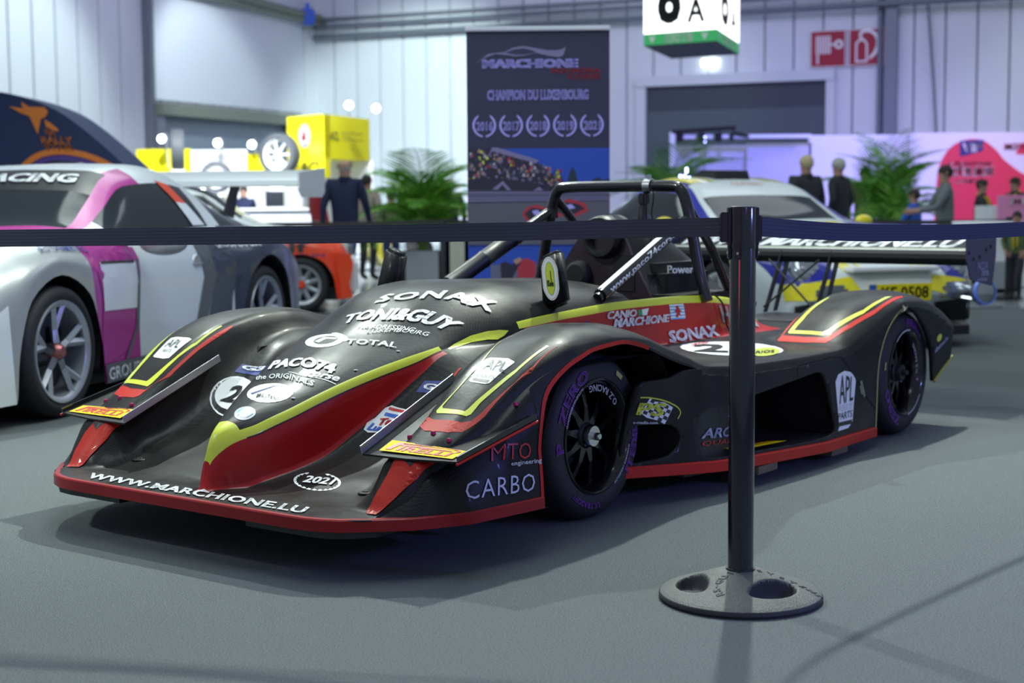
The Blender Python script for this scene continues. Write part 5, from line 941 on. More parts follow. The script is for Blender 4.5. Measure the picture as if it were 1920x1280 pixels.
('sponsor_emblem','black_vinyl',2,[(0.454,-0.003,0.636),(0.462,0.002,0.633),(0.469,0.003,0.629),(0.478,0.001,0.626),(0.485,-0.006,0.623),(0.489,-0.019,0.62),(0.49,-0.034,0.617),(0.489,-0.052,0.616),(0.486,-0.07,0.615),(0.479,-0.087,0.615),(0.471,-0.103,0.617),(0.462,-0.116,0.619),(0.452,-0.123,0.622),(0.443,-0.125,0.625),(0.436,-0.121,0.629),(0.431,-0.112,0.632),(0.428,-0.098,0.635),(0.427,-0.082,0.638),(0.428,-0.064,0.64),(0.432,-0.046,0.64),(0.438,-0.029,0.64),(0.445,-0.014,0.638)]),
('sponsor_emblem','white_vinyl',3,[(0.4619,-0.1106,0.6194),(0.4349,-0.0886,0.6338),(0.4498,-0.009,0.6369),(0.4619,-0.0055,0.6323),(0.4501,-0.0637,0.6304),(0.4755,-0.0764,0.6184)]),
('badge','white_vinyl',1,[(0.5303,0.2828,0.4177),(0.512,0.2984,0.426),(0.5014,0.3539,0.4144),(0.516,0.3709,0.3992),(0.5658,0.3847,0.3628),(0.5857,0.345,0.3547),(0.5981,0.3415,0.3469),(0.6175,0.2819,0.3442),(0.6161,0.2615,0.3531),(0.5956,0.2579,0.3722),(0.5685,0.2726,0.3884)]),
('badge_stroke','sticker_red',2,[(0.5192,0.295,0.4211),(0.5058,0.3529,0.4112),(0.5136,0.3594,0.4035),(0.528,0.2953,0.4129)]),
('badge_stroke','sticker_blue',2,[(0.5376,0.2939,0.4048),(0.5243,0.359,0.3956),(0.5386,0.3616,0.3847),(0.5487,0.2938,0.3951)]),
('badge','navy_vinyl',1,[(0.3914,-0.562,0.5071),(0.3468,-0.4637,0.5048),(0.3978,-0.4264,0.4754),(0.3988,-0.5117,0.47),(0.4337,-0.5616,0.4804)]),
('badge','navy_vinyl',1,[(0.4011,0.3516,0.5029),(0.3672,0.4189,0.504),(0.4156,0.4155,0.4645),(0.4412,0.3465,0.4678)]),
('tail_badge','acid_yellow',1,[(-2.7668,0.986,0.4366),(-2.7545,0.9858,0.4282),(-2.7386,0.9856,0.4235),(-2.7232,0.9854,0.4239),(-2.7125,0.9854,0.4292),(-2.7093,0.9854,0.4379),(-2.7143,0.9856,0.4478),(-2.7263,0.9859,0.4562),(-2.7422,0.9861,0.4609),(-2.7576,0.9862,0.4606),(-2.7686,0.9862,0.4553),(-2.7719,0.9862,0.4465)]),
('sponsor_flag','white_vinyl',1,[(-0.2572,0.8569,0.4089),(-0.2868,0.8586,0.393),(-0.345,0.8655,0.384),(-0.3974,0.87,0.3599),(-0.3572,0.8584,0.301),(-0.3241,0.8534,0.3176),(-0.2603,0.8429,0.3351),(-0.2222,0.8392,0.3564)]),
('flag_green','green_vinyl',1,[(-0.8386,0.452,0.6754),(-0.8674,0.452,0.6758),(-0.8674,0.452,0.6519),(-0.8386,0.452,0.6515)]),
('flag_white','white_vinyl',1,[(-0.8674,0.452,0.6758),(-0.9213,0.452,0.678),(-0.9006,0.452,0.6508),(-0.8674,0.452,0.6519)]),
('flag_field','white_vinyl',1,[(-1.0835,0.452,0.6827),(-1.203,0.452,0.679),(-1.208,0.452,0.6184),(-1.0861,0.452,0.6197)]),
('carbon_flash','red_vinyl',1,[(-1.117,0.5232,0.513),(-1.2538,0.4914,0.514),(-1.286,0.5253,0.5109),(-1.1998,0.553,0.5101),(-1.0836,0.5628,0.511)]),
('flag_square','black_vinyl',2,[(-0.2683,0.8575,0.4034),(-0.289,0.8595,0.3963),(-0.2816,0.8564,0.3864),(-0.2605,0.8544,0.3939)]),
('flag_square','black_vinyl',2,[(-0.2532,0.851,0.3842),(-0.2743,0.8532,0.3765),(-0.2669,0.85,0.3666),(-0.2459,0.8476,0.3746)]),
('flag_square','black_vinyl',2,[(-0.2386,0.8443,0.365),(-0.2595,0.8469,0.3567),(-0.2526,0.8434,0.3467),(-0.2315,0.8408,0.3554)]),
('flag_square','black_vinyl',2,[(-0.2816,0.8564,0.3864),(-0.3026,0.8584,0.3789),(-0.2951,0.8555,0.3687),(-0.2743,0.8532,0.3765)]),
('flag_square','black_vinyl',2,[(-0.2669,0.85,0.3666),(-0.2876,0.8526,0.3586),(-0.2807,0.8494,0.3483),(-0.2595,0.8469,0.3567)]),
('flag_square','black_vinyl',2,[(-0.3102,0.8613,0.3891),(-0.3313,0.8633,0.3819),(-0.3236,0.8606,0.3714),(-0.3026,0.8584,0.3789)]),
('flag_square','black_vinyl',2,[(-0.2951,0.8555,0.3687),(-0.3159,0.858,0.361),(-0.3087,0.8551,0.3504),(-0.2876,0.8526,0.3586)]),
('flag_square','black_vinyl',2,[(-0.2807,0.8494,0.3483),(-0.3016,0.8521,0.3399),(-0.2946,0.849,0.3294),(-0.2737,0.8462,0.3381)]),
('flag_square','black_vinyl',2,[(-0.3236,0.8606,0.3714),(-0.3447,0.8629,0.3639),(-0.3371,0.8603,0.3531),(-0.3159,0.858,0.361)]),
('flag_square','black_vinyl',2,[(-0.3087,0.8551,0.3504),(-0.3298,0.8576,0.3423),(-0.3226,0.8548,0.3315),(-0.3016,0.8521,0.3399)]),
('flag_square','black_vinyl',2,[(-0.3524,0.8653,0.3747),(-0.3735,0.8675,0.3674),(-0.3658,0.8652,0.3563),(-0.3447,0.8629,0.3639)]),
('flag_square','black_vinyl',2,[(-0.3371,0.8603,0.3531),(-0.3582,0.8628,0.3453),(-0.3508,0.8603,0.3342),(-0.3298,0.8576,0.3423)]),
('flag_square','black_vinyl',2,[(-0.3226,0.8548,0.3315),(-0.3434,0.8578,0.3231),(-0.3362,0.8552,0.3119),(-0.3154,0.8521,0.3207)]),
('flag_square','black_vinyl',2,[(-0.3658,0.8652,0.3563),(-0.3868,0.8676,0.3488),(-0.379,0.8655,0.3374),(-0.3582,0.8628,0.3453)]),
('flag_square','black_vinyl',2,[(-0.3508,0.8603,0.3342),(-0.3715,0.8632,0.326),(-0.3642,0.8609,0.3146),(-0.3434,0.8578,0.3231)]),
('flag_band','sky_blue_vinyl',2,[(-1.0835,0.452,0.6764),(-1.2053,0.452,0.6728),(-1.2058,0.452,0.6673),(-1.0836,0.452,0.6706)]),
('flag_band','sky_blue_vinyl',2,[(-1.0836,0.452,0.6639),(-1.2054,0.452,0.66),(-1.2059,0.452,0.6545),(-1.0837,0.452,0.658)]),
('flag_band','sky_blue_vinyl',2,[(-1.0837,0.452,0.6513),(-1.2055,0.452,0.6473),(-1.206,0.452,0.6418),(-1.0837,0.452,0.6455)]),
('flag_band','sky_blue_vinyl',2,[(-1.0838,0.452,0.6387),(-1.2056,0.452,0.6345),(-1.2061,0.452,0.629),(-1.0838,0.452,0.6329)]),
('flag_band','sky_blue_vinyl',2,[(-1.0838,0.452,0.6262),(-1.2057,0.452,0.6217),(-1.2062,0.452,0.6162),(-1.0839,0.452,0.6203)]),
('flag_lion','red_vinyl',3,[(-1.1318,0.452,0.6731),(-1.1539,0.452,0.674),(-1.1629,0.452,0.6576),(-1.1808,0.452,0.6474),(-1.1586,0.452,0.6466),(-1.1721,0.452,0.6276),(-1.1542,0.452,0.6355),(-1.141,0.452,0.6251),(-1.1233,0.452,0.6285),(-1.1364,0.452,0.6457),(-1.1143,0.452,0.6539),(-1.1363,0.452,0.6593)]),
('wreath_leaf','white_vinyl',1,[(0.8382,0.2921,0.2367),(0.8474,0.3115,0.2342),(0.8383,0.3179,0.2365),(0.8348,0.3025,0.2375)]),
('wreath_leaf','white_vinyl',1,[(0.8419,0.3172,0.2356),(0.853,0.3363,0.2327),(0.8458,0.3454,0.2345),(0.8404,0.3293,0.236)]),
('wreath_leaf','white_vinyl',1,[(0.8481,0.3406,0.2339),(0.8618,0.3592,0.2306),(0.8582,0.3724,0.2318),(0.8493,0.3548,0.2336)]),
('wreath_leaf','white_vinyl',1,[(0.856,0.3618,0.2321),(0.8724,0.3775,0.2281),(0.8736,0.3951,0.2279),(0.8622,0.3789,0.2308)]),
('wreath_leaf','white_vinyl',1,[(0.8656,0.3819,0.23),(0.8818,0.3888,0.2256),(0.8906,0.4098,0.2233),(0.8768,0.3983,0.227)]),
('wreath_leaf','white_vinyl',1,[(0.879,0.4008,0.2264),(0.89,0.3959,0.2233),(0.9038,0.413,0.2192),(0.8925,0.4113,0.2227)]),
('wreath_leaf','white_vinyl',1,[(0.8951,0.4126,0.2219),(0.8999,0.4004,0.2204),(0.914,0.4106,0.2159),(0.9065,0.4158,0.2183)]),
('wreath_leaf','white_vinyl',1,[(0.9094,0.4143,0.2174),(0.9104,0.3992,0.217),(0.9237,0.4047,0.2128),(0.9189,0.4132,0.2143)]),
('wreath_leaf','white_vinyl',1,[(0.9215,0.4082,0.2135),(0.9201,0.3917,0.2139),(0.9328,0.3943,0.2101),(0.9299,0.4048,0.211)]),
('wreath_leaf','white_vinyl',1,[(0.9315,0.396,0.2104),(0.9282,0.3786,0.2114),(0.9407,0.3795,0.208),(0.9393,0.3913,0.2084)]),
('wreath_leaf','white_vinyl',1,[(0.9392,0.379,0.2084),(0.934,0.3607,0.2097),(0.9463,0.3602,0.2068),(0.9463,0.3732,0.2068)]),
('wreath_leaf','white_vinyl',1,[(0.9438,0.3582,0.2073),(0.9371,0.3393,0.2089),(0.9485,0.3369,0.2063),(0.95,0.3511,0.2061)]),
('wreath_leaf','white_vinyl',1,[(0.945,0.3345,0.207),(0.9367,0.3153,0.2091),(0.9466,0.3104,0.2067),(0.9497,0.3257,0.2061)]),
('wreath_leaf','white_vinyl',1,[(0.9429,0.3098,0.2076),(0.9334,0.2909,0.2102),(0.9413,0.2831,0.2082),(0.9456,0.2988,0.207)]),
('wreath_leaf','white_vinyl',1,[(0.9382,0.2857,0.2089),(0.9273,0.2679,0.2123),(0.9327,0.2565,0.2108),(0.9386,0.2726,0.2089)]),
('wreath_leaf','white_vinyl',1,[(0.9321,0.2643,0.2109),(0.9194,0.2486,0.2151),(0.9212,0.2332,0.2147),(0.9294,0.249,0.2119)]),
('wreath_leaf','white_vinyl',1,[(0.9255,0.2454,0.2132),(0.9107,0.2352,0.2181),(0.9063,0.215,0.2196),(0.918,0.2288,0.2158)]),
('wreath_leaf','white_vinyl',1,[(0.9161,0.2265,0.2164),(0.9029,0.2269,0.2205),(0.8903,0.2059,0.2241),(0.9038,0.213,0.2204)]),
('wreath_leaf','white_vinyl',1,[(0.9014,0.2108,0.2211),(0.8936,0.2203,0.2232),(0.8773,0.2047,0.2274),(0.888,0.2035,0.2247)]),
('wreath_leaf','white_vinyl',1,[(0.8848,0.2031,0.2255),(0.8817,0.2173,0.2262),(0.8655,0.2072,0.2302),(0.8726,0.2007,0.2285)]),
('wreath_leaf','white_vinyl',1,[(0.8692,0.2037,0.2294),(0.8695,0.2204,0.2292),(0.8543,0.2145,0.2329),(0.8587,0.2048,0.2319)]),
('wreath_leaf','white_vinyl',1,[(0.8561,0.212,0.2325),(0.8589,0.23,0.2317),(0.845,0.2274,0.2353),(0.8474,0.2159,0.2347)]),
]
RIB = [
('sponsor_ring','acid_yellow',0.005,[(-0.2027,0.8494,0.4157),(-0.2563,0.8568,0.4094),(-0.3419,0.8659,0.3899),(-0.4181,0.8729,0.3602),(-0.4413,0.8753,0.3358),(-0.4272,0.8722,0.3133)]),
('underline','white_vinyl',0.003,[(0.6846,-0.0212,0.5363),(0.6903,0.0584,0.529),(0.6813,0.1248,0.5233),(0.6756,0.1931,0.5073)]),
]
for n, t, b, s, sp, m, q in TXT:
    q = [Vector(p) for p in q]; nn = (q[1]-q[0]).cross(q[3]-q[0]); nn = -nn.normalized()
    write(n, t, q, m, CAR, SK, b, s, sp, off=.0042, step=.011, n=nn, reach=.12 if s == 0 and t == '2' else .08)
for n, m, l, pts in POL: patch(n, pts, m, CAR, SK, off=.0008*l+.0006+(.003 if n == 'fin_vinyl' else 0)+(.003 if n == 'fin_vent' else 0), step=.013, reach=.12 if n == 'roundel' else .06)
ri = 3*NR; pl_ = [Vector(G[i][ri]) for i in range(int(4.4*NS), 12*NS+1)]
ribbon('flash_line', pl_, .004, 'black_vinyl', CAR, SK, .0022, n=(.2,.75,.6), sm=1)
write('sponsor_lettering', 'CARBO', [(-.16,.45,.650),(-.50,.45,.657),(-.50,.46,.602),(-.16,.46,.595)], 'navy_vinyl', CAR, SK, .02, off=.004, n=(0,1,.15), step=.012, reach=.06)
for n, m, w, pts in RIB: ribbon(n, pts, w, m, CAR, SK, .0022, n=(.4,.3,.8) if n != 'sponsor_ring' else (0,1,0))
# Tyre maker's plates on the dive planes
for s in (1, -1):
    q = [dp_pt(s, x, y*s) for x, y in ((.872,.615),(.872,.905),(.935,.905),(.935,.615))]
    if s < 0: q = [q[1], q[0], q[3], q[2]]
    up = Vector((0,0,1)); g0 = lambda u, v: (q[0]*(1-u)+q[1]*u)*v+(q[3]*(1-u)+q[2]*u)*(1-v)+up*.003
    pl = obj('plate_sticker', [g0(i/8, j/4) for i in range(9) for j in range(5)], [(i*5+j, i*5+j+5, i*5+j+6, i*5+j+1) for i in range(8) for j in range(4)], 'sticker_yellow', DP[s])
    def qd(u0, v0, u1, v1):
        g = lambda u, v: (q[0]*(1-u)+q[1]*u)*v+(q[3]*(1-u)+q[2]*u)*(1-v)
        return [g(u0,v1), g(u1,v1), g(u1,v0), g(u0,v0)]
    write('plate_lettering', 'IRELLI', qd(.20,.14,.92,.60), 'sticker_red', DP[s], None, .03, .15, 1, off=.0045, n=up)
    g = lambda u, v: (q[0]*(1-u)+q[1]*u)*v+(q[3]*(1-u)+q[2]*u)*(1-v)+up*.0045
    pp = [(.07,.14),(.13,.14),(.17,.40),(.20,.60),(.84,.62),(.86,.68),(.80,.72),(.50,.74),(.20,.70),(.17,.78),(.86,.86),(.93,.78),(.93,.66),(.90,.60),(.94,.62),(.96,.78),(.88,.92),(.14,.88),(.10,.60)]
    pp = [(.06,.14),(.13,.14),(.18,.62),(.86,.66),(.88,.74),(.19,.74),(.20,.80),(.86,.90),(.93,.84),(.94,.70),(.89,.60),(.96,.64),(.98,.82),(.90,.95),(.13,.86)]
    vs, fs = poly2(pp); obj('plate_lettering', [g(a, b) for a, b in vs], fs, 'sticker_red', DP[s])
# arch edge strips
for sgn in (1, -1):
    A = [p for p in FARCH if p[1] > .2 or p[0] > .5][:40]
    def strip(nm, A, w, m, c):
        P = [Vector((a, 0, b)) for a, b in A]; vs = []
        for i, p in enumerate(P):
            d = (P[min(i+1, len(P)-1)]-P[max(i-1, 0)]).normalized(); n_ = Vector((-d.z, 0, d.x)); cc = Vector((c[0], 0, c[1]))
            if n_.dot(p-cc) < 0: n_ = -n_
            for k in (-.004, w):
                q = p+n_*k; vs.append((q.x, sgn*(side_y(q.x, min(q.z, shoulder_z(q.x)))+.003), q.z))
        obj(nm, vs, [(2*i, 2*i+1, 2*i+3, 2*i+2) for i in range(len(P)-1)], m, CAR, True)
    strip('arch_edge', [p for p in FARCH if p[0] > -.20], .010, 'red_vinyl', (0,.3))
    strip('arch_edge', [p for p in RARCH if p[1] > .06 and (p[0] > -2.36)], .006, 'olive_light', (-2.34,.25))
# T-handle fasteners and panel gaps on the near side
mb = MB(); mb.box((0,0,0), (.085,.010,.018), bev=.003); mb.box((0,-.006,0), (.05,.008,.034), bev=.003, mi=0)
for s in (1, -1):
    o = mb.build('panel_latch', 'bright_metal', CAR, True); o.location = (-1.87, s*(side_y(-1.87,.28)+.004), .28); o.rotation_euler = (0, R(-62), 0)
    ribbon('panel_gap', [(x, s*side_y(x, z), z) for x, z in ((-1.29,.435),(-1.50,.441),(-1.63,.441),(-1.72,.42),(-1.87,.28),(-2.02,.177))], .006, 'black_matt', CAR, None, .003, n=(0,s,0), sm=5)
    ribbon('panel_gap', [(x, s*side_y(x, z), z) for x, z in ((-1.285,.462),(-1.285,.43),(-1.285,.394))], .004, 'black_matt', CAR, None, .003, n=(0,s,0), sm=3)
for sgn in (1, -1):
    q = SK.drop(Vector((.916,.54*sgn,.216)), Vector((0,0,1)), .001, .1); mb = MB(); mb.lathe([(0,.004),(.010,.004),(.012,.001),(.024,.0),(.026,-.002)], 20); o = mb.build('quick_fastener', 'black_satin', CAR, True); o.location = q
for x, y in ((.80,.115),(.585,.20),(.42,.25)):
    q = SK.drop(Vector((x, y, .6)), Vector((0,0,1)), .0, .3); mb = MB(); mb.lathe([(0,.002),(.006,.0015),(.008,-.001)], 12); o = mb.build('fastener', 'grey_letter', CAR); o.location = q
# tyre and rim lettering: angle 0 points forward (+x), 90 up
for w, r0 in ((wf, 0), (wr, 0)):
    L = 'tyre_lettering'
    if w is wf:
        arc_text(L, 'P', .214, .044, R(-3), .006, 'purple_letter', w, .05, width=.038)
        arc_text(L, 'ZERO', .214, .044, R(45), .006, 'purple_letter', w, .05, 1.1, width=.235)
        arc_text(L, 'PIRELLI', .220, .036, R(196), .006, 'purple_letter', w, .05, 1.0, width=.20)
        arc_text(L, 'ULTRASOFT', .232, .021, R(-70), .006, 'purple_letter', w, .04, 1.0, width=.18)
        arc_text(L, 'AUTOSPORT SORRENTO', .199, .010, R(38), .008, 'white_vinyl', w, .03, 1.1, -1)
        arc_text(L, 'AUTOSPORT SORRENTO', .199, .010, R(218), .008, 'white_vinyl', w, .03, 1.1, -1)
        arc_text('rim_lettering', 'O.Z RACING', .158, .024, R(112), -.012, 'white_vinyl', w, .02, 1.05, -1)
    else:
        arc_text(L, 'ZERO', .214, .046, R(-42), .006, 'purple_letter', w, .05, 1.1, width=.235)
        arc_text(L, 'PIRELLI', .220, .036, R(112), .006, 'purple_letter', w, .05, 1.0, width=.20)
        arc_text('rim_lettering', 'O.Z RACING', .162, .020, R(160), -.012, 'white_vinyl', w, .02, 1.05, -1)
        for c in (75, -120):
            vs = []; 
            for k in range(13):
                t = R(c-24+4*k); vs += [(r*math.cos(t), .008, r*math.sin(t)) for r in (.199,.206)]
            obj('rim_flash', vs, [(2*i,2*i+1,2*i+3,2*i+2) for i in range(12)], 'grey_letter', w)
    v = [(r*math.cos(R(t)), .006, r*math.sin(R(t))) for r, t in ((.235,118),(.235,128),(.252,128),(.252,118))] if w is wf else [(r*math.cos(R(t)), .006, r*math.sin(R(t))) for r, t in ((.25,8),(.25,16),(.265,16),(.265,8))]
    obj('tyre_patch', v, [(0,1,2,3)], 'olive_light', w)
# sign plate and yellow floor strip inside the side opening
obj('floor_sticker', [(-.80,.925,.150),(-1.16,.955,.142),(-1.10,.90,.143),(-.80,.86,.151)], [(0,1,2,3)], 'sticker_yellow', CAR)
write('sticker_lettering', 'PIRELLI', [(-.84,.885,.1535),(-1.07,.91,.1475),(-1.10,.935,.1475),(-.84,.91,.1535)], 'sticker_red', CAR, None, .04, n=(0,0,1))
mb = MB(); mb.box((0,0,0), (.16,.10,.03)); 
for i, x in enumerate((-.95,-1.62)):
    o = mb.build('support_block', 'wood_plank', CAR); o.location = (x, .93, sill_z(x)-.030); o.rotation_euler = (0,0,0)
# body seams: wire on the cockpit side
mb = MB(); mb.tube(smooth_path([(-1.47,.43,.715),(-1.53,.455,.66),(-1.55,.468,.56),(-1.60,.49,.515),(-1.70,.50,.515)], 6), .004, 6); mb.build('side_wire', 'black_matt', CAR, True)
# ================================================================ inflatable arch, far left
D = 14.0
outer = [(-330,332),(-300,300),(-250,240),(-180,195),(-90,168),(-10,164),(50,176),(110,200),(160,236),(200,271),(235,304),(262,332)]
inner = [(240,332),(232,326),(190,302),(150,288),(110,284),(75,292),(48,314),(40,340)]
ar = empty('inflatable_arch', (0,0,0)); tag(ar, 'dark navy inflatable arch with an orange star, behind the magenta car', 'inflatable arch')
def arch_pt(p, D=14.0): q = at(p[0], 378, D); return (q.x, zat(p[1], D))
down = lambda x: (at(x, 378, D).x, 0)
oo = [arch_pt((p.x, p.y)) for p in smooth_path([(a, b, 0) for a, b in outer], 5)]; ii = [arch_pt((p.x, p.y)) for p in smooth_path([(a, b, 0) for a, b in inner], 5)]
poly = [down(-340)]+oo+[(oo[-1][0]+.12, 0), (ii[0][0]+.02, 0)]+ii+[(ii[-1][0]-.02, 0)]
mb = MB(); mb.prism(poly, D, D+.9, 'y'); mb.build('arch_tube', 'tent_navy', ar)
def band(name, pts, w, m, d0, d1):
    mb = MB(); P = [Vector((a, 0, b)) for a, b in pts]; vs = []
    for i, p in enumerate(P):
        d = (P[min(i+1, len(P)-1)]-P[max(i-1, 0)]).normalized(); n = Vector((-d.z, 0, d.x)); 
        for q in (p, p+n*w): vs += [(q.x, d0, q.z), (q.x, d1, q.z)]
    mb.add(vs, [(4*i+a, 4*i+b, 4*i+4+b, 4*i+4+a) for i in range(len(P)-1) for a, b in ((0,1),(1,3),(3,2),(2,0))]); mb.build(name, m, ar)
band('arch_piping', ii, -.055, 'tent_orange', D-.012, D+.02); band('arch_lining', ii, .05, 'tent_purple', D+.0, D+.9)
def apoly(nm, pts, m): vs, fs = poly2([arch_pt(p, 14) for p in pts]); obj(nm, [(a, D-.012, b) for a, b in vs], fs, m, ar)
apoly('arch_star', [(24,193),(50,197),(47,184),(61,194),(90,195),(97,203),(92,213),(83,217),(76,246),(66,222),(62,212),(44,205)], 'tent_orange')
apoly('arch_star', [(89,218),(100,224),(116,238),(112,241),(92,232)], 'tent_orange')
for s, x0, y0, x1, y1 in (('FIA',88,236,108,247),('RALLY',80,249,139,263),('STAR',86,264,141,277)):
    A = [arch_pt(p) for p in ((x0,y0),(x1,y0+2),(x1+2,y1+2),(x0+4,y1))]; write('arch_lettering', s, [(a, D-.012, b) for a, b in A], 'tent_orange', ar, None, .03, n=(0,-1,0))
# ================================================================ hospitality stand on the right
DV = 28.0
vs_ = empty('vip_stand', (0,0,0)); tag(vs_, 'white hospitality stand wall under purple light with red hill-shaped logo', 'stand')
def vp(x, y, D=DV): q = at(x, 378, D); return Vector((q.x, q.y, zat(y, D)))
def vbox(nm, x0, x1, y0, y1, m, D=DV, th=.1, z0=None):
    p, q = vp(x0, y0, D), vp(x1, y0, D); quadbox(nm, [p, q, q+Vector((0,th,0)), p+Vector((0,th,0))], zat(y1, D) if z0 is None else z0, zat(y0, D), m, vs_)
vbox('stand_post', 1256, 1266, 250, 0, 'white_panel', DV-.6, .1, 0); vbox('stand_beam', 1266, 1520, 255, 262, 'white_panel', DV-.5); vbox('stand_wall', 1262, 1410, 275, 0, 'booth_lilac', DV+.3, .1, 0); vbox('stand_wall', 1400, 1520, 272, 0, 'booth_lilac', DV, .1, 0); vbox('stand_wall', 1516, 1700, 257, 0, 'booth_white', DV, .1, 0); vbox('stand_wall', 1702, 2080, 254, 0, 'booth_white', DV, .1, 0)
def vpoly(nm, pts, m, lv=1): a, f_ = poly2([(vp(x, y).x, vp(x, y).z) for x, y in pts]); obj(nm, [(p[0], DV-.012*lv, p[1]) for p in a], f_, m, vs_)
hill = [(p.x, p.y) for p in smooth_path([(1752,420,0),(1755,350,0),(1762,310,0),(1782,280,0),(1812,267,0),(1842,270,0),(1866,288,0),(1880,305,0),(1905,325,0),(1935,350,0),(1945,420,0)], 5)]
vpoly('logo_hill', hill, 'logo_red'); vpoly('logo_flag', [(1797,270),(1841,268),(1840,289),(1798,299)], 'logo_navy', 2)
def vtxt(s, x0, y0, x1, y1, m, b=.03, lv=3): write('stand_lettering', s, [Vector((vp(x0,y0).x, DV-.012*lv, vp(x0,y0).z)), Vector((vp(x1,y0).x, DV-.012*lv, vp(x1,y0).z)), Vector((vp(x1,y1).x, DV-.012*lv, vp(x1,y1).z)), Vector((vp(x0,y1).x, DV-.012*lv, vp(x0,y1).z))], m, vs_, None, b, n=(0,-1,0))
vtxt('ViP', 1801, 274, 1837, 291, 'sign_white', .05); vtxt('INTERNATIONAL', 1777, 309, 1859, 316, 'sign_white', .02); vtxt('MOTOR SHOW', 1775, 318, 1861, 337, 'sign_white', .06); vtxt('LUXEMBOURG', 1788, 342, 1850, 348, 'sign_white', .02)
vpoly('logo_hill', [(1902,295),(1908,280),(1925,268),(1960,262),(1990,290),(2000,300)], 'logo_red'); vtxt('MOTOR SHOW', 1880, 275, 1990, 287, 'logo_red2', .05)
# track with three spotlights hanging from it
tr_ = empty('light_track', (0,0,0)); tag(tr_, 'short black lighting track with spotlights over the left end of the purple stand', 'light track')
p, q = vp(1260, 249, 27.4), vp(1378, 242, 27.4); mb = MB(); mb.tube([p, q], .035, 8); mb.tube([vp(1402,259,27.5), vp(1376,252,27.4)], .03, 6); mb.build('track_rail', 'black_matt', tr_)
for x in (1277, 1317, 1349, 1374):
    mb = MB(); r0 = vp(x, 246, 27.4); mb.tube([r0, r0+Vector((0,0,-.06))], .012, 6); mb.box((r0.x-.03, r0.y, r0.z-.13), (.13 if x != 1374 else .06, .12, .16), bev=.02); mb.build('track_spot', 'black_matt', tr_)
# ================================================================ counter with SHOW print, high table
cn = empty('info_counter', (0,0,0)); tag(cn, 'pale counter with pink printed board at the right edge', 'counter')
p, q = at(1860, 378, 19), at(1990, 378, 19); quadbox('counter_body', [p, q, q+Vector((0,.7,0)), p+Vector((0,.7,0))], 0, zat(392,19), 'booth_white', cn)
p, q = at(1872, 378, 18.8), at(1990, 378, 18.8); quadbox('print_board', [p, q, q+Vector((0,.05,0)), p+Vector((.0,.05,0))], zat(420,18.8), zat(372,18.8), 'logo_pink', cn)
a_, b_ = at(1892, 378, 18.78), at(1950, 378, 18.78); write('counter_lettering', 'SHOW', [Vector((a_.x,18.78,zat(378,18.8))), Vector((b_.x,18.78,zat(378,18.8))), Vector((b_.x,18.78,zat(390,18.8))), Vector((a_.x,18.78,zat(390,18.8)))], 'sign_white', cn, None, .05, n=(0,-1,0), off=.01)
tb = empty('bar_table', at(1843, 378, 15.6)); tb.location.z = 0; tag(tb, 'round white high table in front of the lanyard man', 'table')
mb = MB(); mb.lathe([(0,.88),(.30,.88),(.31,.865),(.30,.85),(0,.85)], 32); mb.build('table_top', 'white_panel', tb, True); mb = MB(); mb.lathe([(.03,.85),(.03,.03),(.22,.015),(.23,0)], 20); mb.build('table_leg', 'steel_grey', tb, True)
# ================================================================ palms and planters
def frond_mesh(L, n, seed, w=.030):
    r = random.Random(seed); mb = MB(); P = []
    for i in range(15):
        t = i/14; P.append(Vector((L*(t-.10*t*t), 0, L*(.50*t-.78*t*t*t))))
    mb.tube(P, [.010*(1-.8*i/14)+.002 for i in range(15)], 5, 1)
    for k in range(n):
        t = .14+.86*k/n; i = t*14; a = int(min(i, 13)); p = P[a].lerp(P[a+1], i-a); d = (P[a+1]-P[a]).normalized(); l = L*.36*math.sin(math.pi*min(1, .16+t*.84))*r.uniform(.85,1.1)+.04
        for s in (-1, 1):
            side = Vector((0, s, 0)); dirn = (d*.75+side*.9+Vector((0,0,.12))).normalized(); m_ = p+dirn*l*.55; e = p+dirn*l+Vector((0,0,-l*.28)); ww = d*w*.5
            mb.add([p-ww*.5, p+ww*.5, m_+ww, m_-ww, e], [(0,1,2,3),(3,2,4)], 0 if r.random() < .65 else 2)
    return mb
_fr = {}
def palm(name, px, D, z0, L, n, label, seed, spread=1., up=1.05, group=None):
    p = at(px, 378, D); r = random.Random(seed); root = empty(name, (p.x, p.y, z0), 0, label, 'palm', group); base = []
    for v in range(3):
        o = frond_mesh(L*(.85+.15*v), 30, seed*7+v).build('frond', ['palm_green','palm_stem','palm_light'], root); base.append(o)
    allf = list(base)
    for i in range(n-3): o = base[i % 3].copy(); COL.objects.link(o); allf.append(o)
    for i, o in enumerate(allf):
        az = i*2.39996+r.uniform(-.3,.3); q_ = i/len(allf); tilt = up*(1.25-1.0*q_)+r.uniform(-.1,.12); sc = r.uniform(.8,1.05)*(1-.25*q_)
        o.rotation_euler = (0, -tilt*spread, az); o.scale = (sc,)*3; o.location = (0, 0, r.uniform(0, .06))
    mb = MB()
    for i in range(7): a = i*.9; mb.tube([(.03*math.cos(a),.03*math.sin(a),-.25),(.05*math.cos(a),.05*math.sin(a),.05),(.10*math.cos(a),.10*math.sin(a),.30)], [.02,.016,.008], 6)
    mb.build('stem', 'palm_stem', root, True); return root
